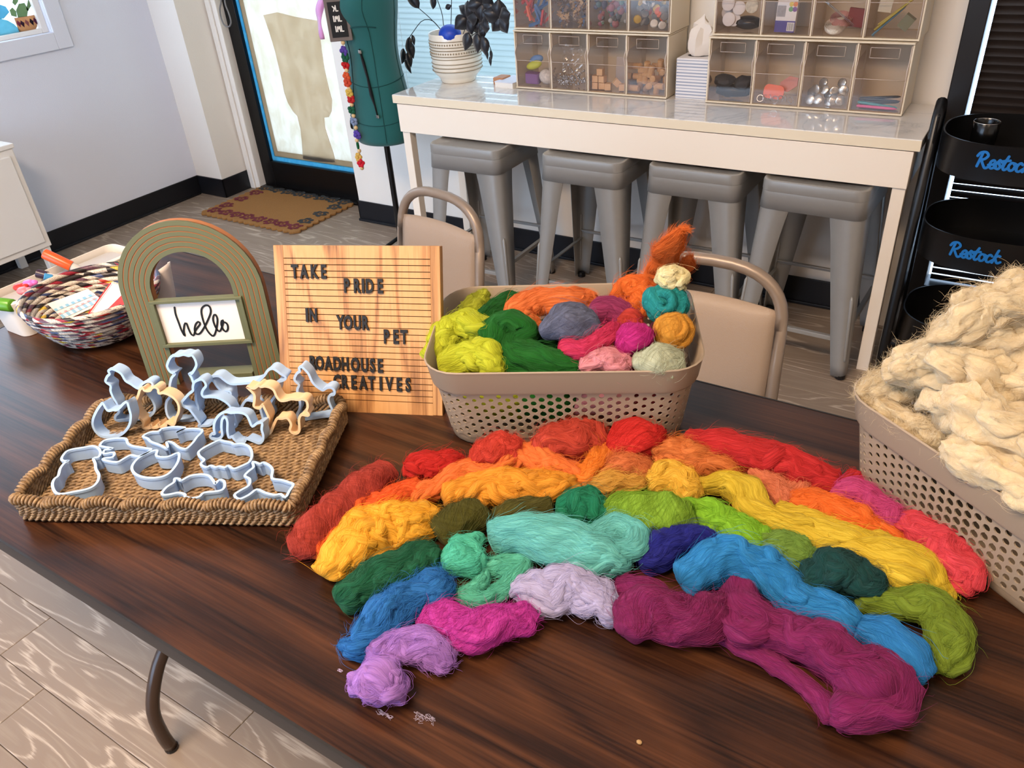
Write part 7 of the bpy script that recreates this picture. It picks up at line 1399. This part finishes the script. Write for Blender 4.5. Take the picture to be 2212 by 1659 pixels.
RIM = TZ + .134
CR_ = None
BASK = [
 ('wool_bundle', (196, 204, 26), [[(-0.65, 0.765, 0.845, 0.023), (-0.6606, 0.7965, 0.855, 0.0262), (-0.6472, 0.8237, 0.865, 0.0278), (-0.6126, 0.8144, 0.87, 0.0217)], [(-0.6206, 0.7374, 0.85, 0.0197), (-0.5991, 0.7569, 0.855, 0.0236), (-0.5693, 0.7664, 0.86, 0.0234), (-0.5455, 0.7555, 0.855, 0.0167)]], 'chartreuse yellow wool bundle at the letter board end of the basket', dict(locks=6, lump=.15, fuzz=1.2, floor=None, seed=51.1)),
 ('wool_tuft', (170, 176, 30), [[(-0.6724, 0.8713, 0.86, 0.0173), (-0.6663, 0.8927, 0.865, 0.0204), (-0.6611, 0.8997, 0.875, 0.0116)]], 'small olive yellow wool tuft at the far corner of the basket', dict(locks=3, lump=.18, floor=None, seed=52.1)),
 ('wool_bundle', (18, 100, 24), [[(-0.5788, 0.7902, 0.86, 0.0225), (-0.5874, 0.8218, 0.87, 0.0243), (-0.5648, 0.8354, 0.88, 0.0228), (-0.5358, 0.8259, 0.875, 0.0185), (-0.5496, 0.8092, 0.865, 0.0172), (-0.5327, 0.7939, 0.86, 0.0221), (-0.488, 0.7947, 0.86, 0.0243), (-0.4501, 0.8047, 0.855, 0.0178)], [(-0.5448, 0.7805, 0.845, 0.0236), (-0.5033, 0.7939, 0.845, 0.0259), (-0.4654, 0.8124, 0.845, 0.0193)]], 'large forest green wool bundle spilling to the front rim of the basket', dict(lump=.1, fuzz=1.0, floor=None, seed=53.1)),
 ('wool_strip', (16, 92, 24), [[(-0.6332, 0.8527, 0.865, 0.0154), (-0.6228, 0.8801, 0.87, 0.0184), (-0.6081, 0.9067, 0.875, 0.0143)]], 'forest green wool strip behind the large green bundle', dict(lump=.12, locks=2, floor=None, seed=54.1)),
 ('wool_strip', (238, 122, 52), [[(-0.5855, 0.8706, 0.875, 0.0208), (-0.5676, 0.9061, 0.88, 0.0224), (-0.5304, 0.9283, 0.88, 0.0224), (-0.5072, 0.953, 0.875, 0.0197)], [(-0.5708, 0.8627, 0.865, 0.0193), (-0.5552, 0.8701, 0.865, 0.0206)]], 'orange wool strip lying along the back of the basket', dict(lump=.1, locks=2, floor=None, seed=55.1)),
 ('wool_ball', (104, 110, 136), [[(-0.509, 0.8396, 0.885, 0.0236), (-0.4872, 0.8548, 0.89, 0.0301), (-0.4608, 0.8742, 0.885, 0.0262)]], 'slate grey wool ball in the middle of the basket', dict(coil=((.5,-.5,.5),1.6,1.15), wind=.9, lump=.08, fuzz=1.2, floor=None, seed=56.1)),
 ('wool_ball', (156, 48, 100), [[(-0.474, 0.9217, 0.88, 0.0204), (-0.4568, 0.9296, 0.88, 0.0244), (-0.4388, 0.9263, 0.875, 0.0202)]], 'mauve wool ball behind the slate grey ball', dict(wind=.4, lump=.08, floor=None, seed=57.1)),
 ('wool_ball', (196, 54, 42), [[(-0.4285, 0.9171, 0.875, 0.0134), (-0.4181, 0.9195, 0.88, 0.0173), (-0.4101, 0.9212, 0.875, 0.0133)]], 'small brick red wool ball beside the mauve ball', dict(wind=.7, lump=.1, floor=None, seed=58.1)),
 ('wool_tuft', (238, 112, 24), [[(-0.4725, 0.9774, 0.875, 0.0155), (-0.4564, 0.9919, 0.885, 0.0225), (-0.4296, 0.9863, 0.89, 0.0249), (-0.4203, 0.9577, 0.88, 0.0204)]], 'bright orange wool tuft at the back of the basket below the plume', dict(lump=.14, locks=4, floor=None, seed=59.1, loose=.4)),
 ('wool_plume', (240, 118, 38), [[(-0.4117, 0.9949, 0.905, 0.0178), (-0.4076, 0.9972, 0.925, 0.0224), (-0.3962, 0.9878, 0.955, 0.0205), (-0.38, 0.9723, 0.985, 0.0141), (-0.3675, 0.9651, 1.008, 0.0044)], [(-0.3877, 1.0177, 0.905, 0.0124), (-0.381, 1.0207, 0.92, 0.0136), (-0.3708, 1.0093, 0.945, 0.006)]], 'orange wool plume standing up at the back of the basket', dict(lump=.14, locks=3, fuzz=2.2, loose=.6, floor=None, seed=60.1, flat=.6)),
 ('wool_ball', (242, 228, 172), [[(-0.3765, 0.943, 0.935, 0.0168), (-0.3726, 0.9528, 0.94, 0.0207), (-0.365, 0.9482, 0.935, 0.0167)]], 'cream wool ball on top of the teal ball', dict(loose=.03, wind=.5, lump=.08, floor=None, seed=61.1)),
 ('wool_ball', (18, 146, 146), [[(-0.3841, 0.9309, 0.908, 0.026), (-0.373, 0.9407, 0.908, 0.0286), (-0.3575, 0.9419, 0.905, 0.0246)]], 'teal wool ball with a spiral end beside the orange tuft', dict(coil=((.1,-.8,.5),2.2,1.08), wind=1.5, lump=.06, fuzz=.8, floor=None, seed=62.1)),
 ('wool_ball', (222, 154, 44), [[(-0.3583, 0.9048, 0.885, 0.0256), (-0.3483, 0.9052, 0.885, 0.028), (-0.3407, 0.9086, 0.88, 0.0242)]], 'mustard yellow wool ball under the teal ball', dict(coil=((.2,-.7,.7),2.2,1.08), wind=1.4, lump=.07, fuzz=.9, floor=None, seed=63.1)),
 ('wool_ball', (196, 24, 128), [[(-0.3993, 0.8553, 0.88, 0.0215), (-0.3881, 0.8608, 0.885, 0.0252), (-0.3795, 0.872, 0.885, 0.0202)]], 'hot magenta wool ball in front of the mustard ball', dict(wind=1.0, lump=.1, fuzz=1.2, floor=None, seed=64.1)),
 ('wool_strip', (206, 40, 88), [[(-0.4681, 0.8151, 0.875, 0.0115), (-0.4401, 0.8165, 0.88, 0.0138), (-0.4254, 0.8403, 0.885, 0.0152), (-0.4204, 0.8656, 0.89, 0.0128)]], 'twisted raspberry wool strip between the slate and magenta balls', dict(lump=.1, wind=.3, floor=None, seed=65.1)),
 ('wool_tuft', (228, 146, 156), [[(-0.4271, 0.7993, 0.865, 0.0137), (-0.4147, 0.8188, 0.87, 0.0175), (-0.3871, 0.8214, 0.865, 0.0161)]], 'curly baby pink wool tuft at the front rim of the basket', dict(lump=.16, locks=8, floor=None, seed=66.1)),
 ('wool_ball', (192, 198, 168), [[(-0.3586, 0.8325, 0.868, 0.0209), (-0.3428, 0.846, 0.872, 0.0259), (-0.319, 0.8572, 0.865, 0.0197)]], 'pale sage wool ball at the front corner of the basket', dict(coil=((-.2,-.9,.35),1.8,1.0), wind=1.0, lump=.07, fuzz=.9, floor=None, seed=67.1)),
]
for nm, c, st_, lab, kw in BASK: wool(nm, st_, c, lab, 'wool', BG, **kw)
# wool filling the lower part of the basket, seen through the holes
def bfill(u, v, z, r, rgb, lab, k):
    ca, sa = math.cos(.478), math.sin(.478); x, y = -.5072 + u * ca - v * sa, .8794 + u * sa + v * ca
    wool('wool_ball', [[(x - .02 * ca, y - .02 * sa, TZ + z, r * .9), (x + .01, y, TZ + z + .004, r), (x + .03 * ca, y + .03 * sa, TZ + z, r * .9)]], rgb, lab, 'wool', BG, fuzz=.2, lump=.12, flat=.95, floor=TZ + .008, seed=80 + k)
bfill(-.11, -.055, .05, .042, (196, 204, 26), 'yellow wool ball low in the basket behind the perforated wall', 0)
bfill(-.03, -.055, .05, .042, (18, 100, 24), 'green wool ball low in the basket behind the perforated wall', 1)
bfill(.045, -.055, .05, .040, (228, 146, 156), 'pink wool ball low in the basket behind the perforated wall', 2)
bfill(.115, -.05, .05, .040, (150, 40, 46), 'dark red wool ball low in the basket behind the perforated wall', 3)
bfill(-.01, .01, .085, .045, (24, 84, 34), 'deep green wool ball buried in the middle of the basket', 6)
bfill(-.09, .045, .055, .05, (30, 90, 40), 'dark green wool ball at the bottom back of the basket', 4)
bfill(.06, .05, .055, .05, (206, 110, 50), 'rust orange wool ball at the bottom back of the basket', 5)

# cream fleece
FG = 'cream fleece lumps in the basket'
CREAM = (230, 208, 168)
FL = [
 ([[(-0.0946, 0.887, 0.868, 0.0124), (-0.0774, 0.9008, 0.875, 0.0191), (-0.0506, 0.9056, 0.88, 0.0211), (-0.0248, 0.905, 0.878, 0.0187)], [(-0.0726, 0.8745, 0.862, 0.0133), (-0.0385, 0.8548, 0.862, 0.015), (-0.0059, 0.8317, 0.862, 0.0135)]], 'cream fleece lump at the near corner of the basket', 71.3),
 ([[(-0.07, 0.8836, 0.91, 0.0141), (-0.0444, 0.8919, 0.925, 0.0267), (-0.0091, 0.8888, 0.93, 0.0344), (0.0323, 0.8875, 0.93, 0.0387), (0.069, 0.8832, 0.925, 0.0399)], [(-0.0238, 0.8688, 0.9, 0.0242), (0.015, 0.8493, 0.905, 0.0314), (0.053, 0.8208, 0.905, 0.032), (0.0886, 0.8024, 0.9, 0.0309)], [(0.0119, 0.8126, 0.878, 0.018), (0.0406, 0.7888, 0.88, 0.0212), (0.0714, 0.7714, 0.88, 0.0224), (0.0936, 0.7579, 0.875, 0.021)]], 'broad cream fleece mass draped over the rim of the basket', 72.1),
 ([[(-0.0284, 0.8907, 0.965, 0.0176), (-0.0125, 0.8956, 0.985, 0.0223), (0.01, 0.9044, 1.0, 0.026), (0.0368, 0.9192, 1.01, 0.0287), (0.0676, 0.9488, 1.0, 0.0301)], [(-0.0204, 0.8989, 0.955, 0.0135), (0.0101, 0.8942, 0.965, 0.0182), (0.0433, 0.906, 0.97, 0.021)]], 'cream fleece lump heaped highest in the basket, in front of the cart', 73.7),
 ([[(.10, .90, TZ + .07, .075), (.17, .86, TZ + .08, .08), (.22, .83, TZ + .075, .07)], [(.0, .94, TZ + .06, .05), (.06, .93, TZ + .07, .06)], [(.12, .97, TZ + .09, .07), (.22, .93, TZ + .10, .08)]], 'cream fleece packed in the bottom of the basket', 74.2),
]
for k, (st_, lab, sd) in enumerate(FL):
    wool('fleece_lump', st_, CREAM, lab, 'fleece', FG, fluffy=True, fuzz=4.0 if k < 3 else .2, locks=7 if k < 3 else 0, lump=.26, flat=.9, floor=TZ + .01, seed=sd, loose=.6, lockr=.5, frad=.00008, flen=.026)
# stray tufts and crumbs on the table
for k, (px, c, r) in enumerate((((-0.3686, 0.3275, 0.737), (150, 140, 156), .010), ((-0.3574, 0.3316, 0.737), (150, 140, 156), .008), ((-0.4054, 0.3126, 0.737), (150, 138, 160), .006), ((-0.3954, 0.3135, 0.737), (150, 138, 160), .005), ((-0.4554, 0.3223, 0.737), (176, 160, 190), .004), ((-0.4756, 0.3303, 0.737), (176, 160, 190), .003))):
    b = B(); rg = random.Random(k)
    for q in range(7):
        pts = [(rg.uniform(-r, r), rg.uniform(-r, r) * .5, rg.uniform(.0006, .002)) for _ in range(4)]; b.tube(spline(pts, 12).tolist(), .00016, 4)
    tag(b.build('wool_wisp', mat('wisp%d' % k, c, .9), loc=px), ['pale lilac wisp of loose wool on the table near the lilac ball, largest', 'second pale wisp of loose wool beside the largest wisp on the table', 'small pale wisp of loose wool just below the lilac ball', 'tiny pale wisp of loose wool between the lilac ball and the largest wisp', 'tiny lilac wisp of loose wool beside the lilac ball', 'lilac speck of loose wool near the royal blue strip'][k], 'wool wisp', 'stray wool wisps on the table')
b = B(); b.sphere((0, 0, .0015), (.003, .0025, .0015), 8, 5); tag(b.build('crumb', mat('tan_crumb', (150, 120, 80), .8), smooth=True, loc=(-0.171, 0.4102, 0.737)), 'tiny tan crumb on the bare table in front of the rainbow', 'crumb')
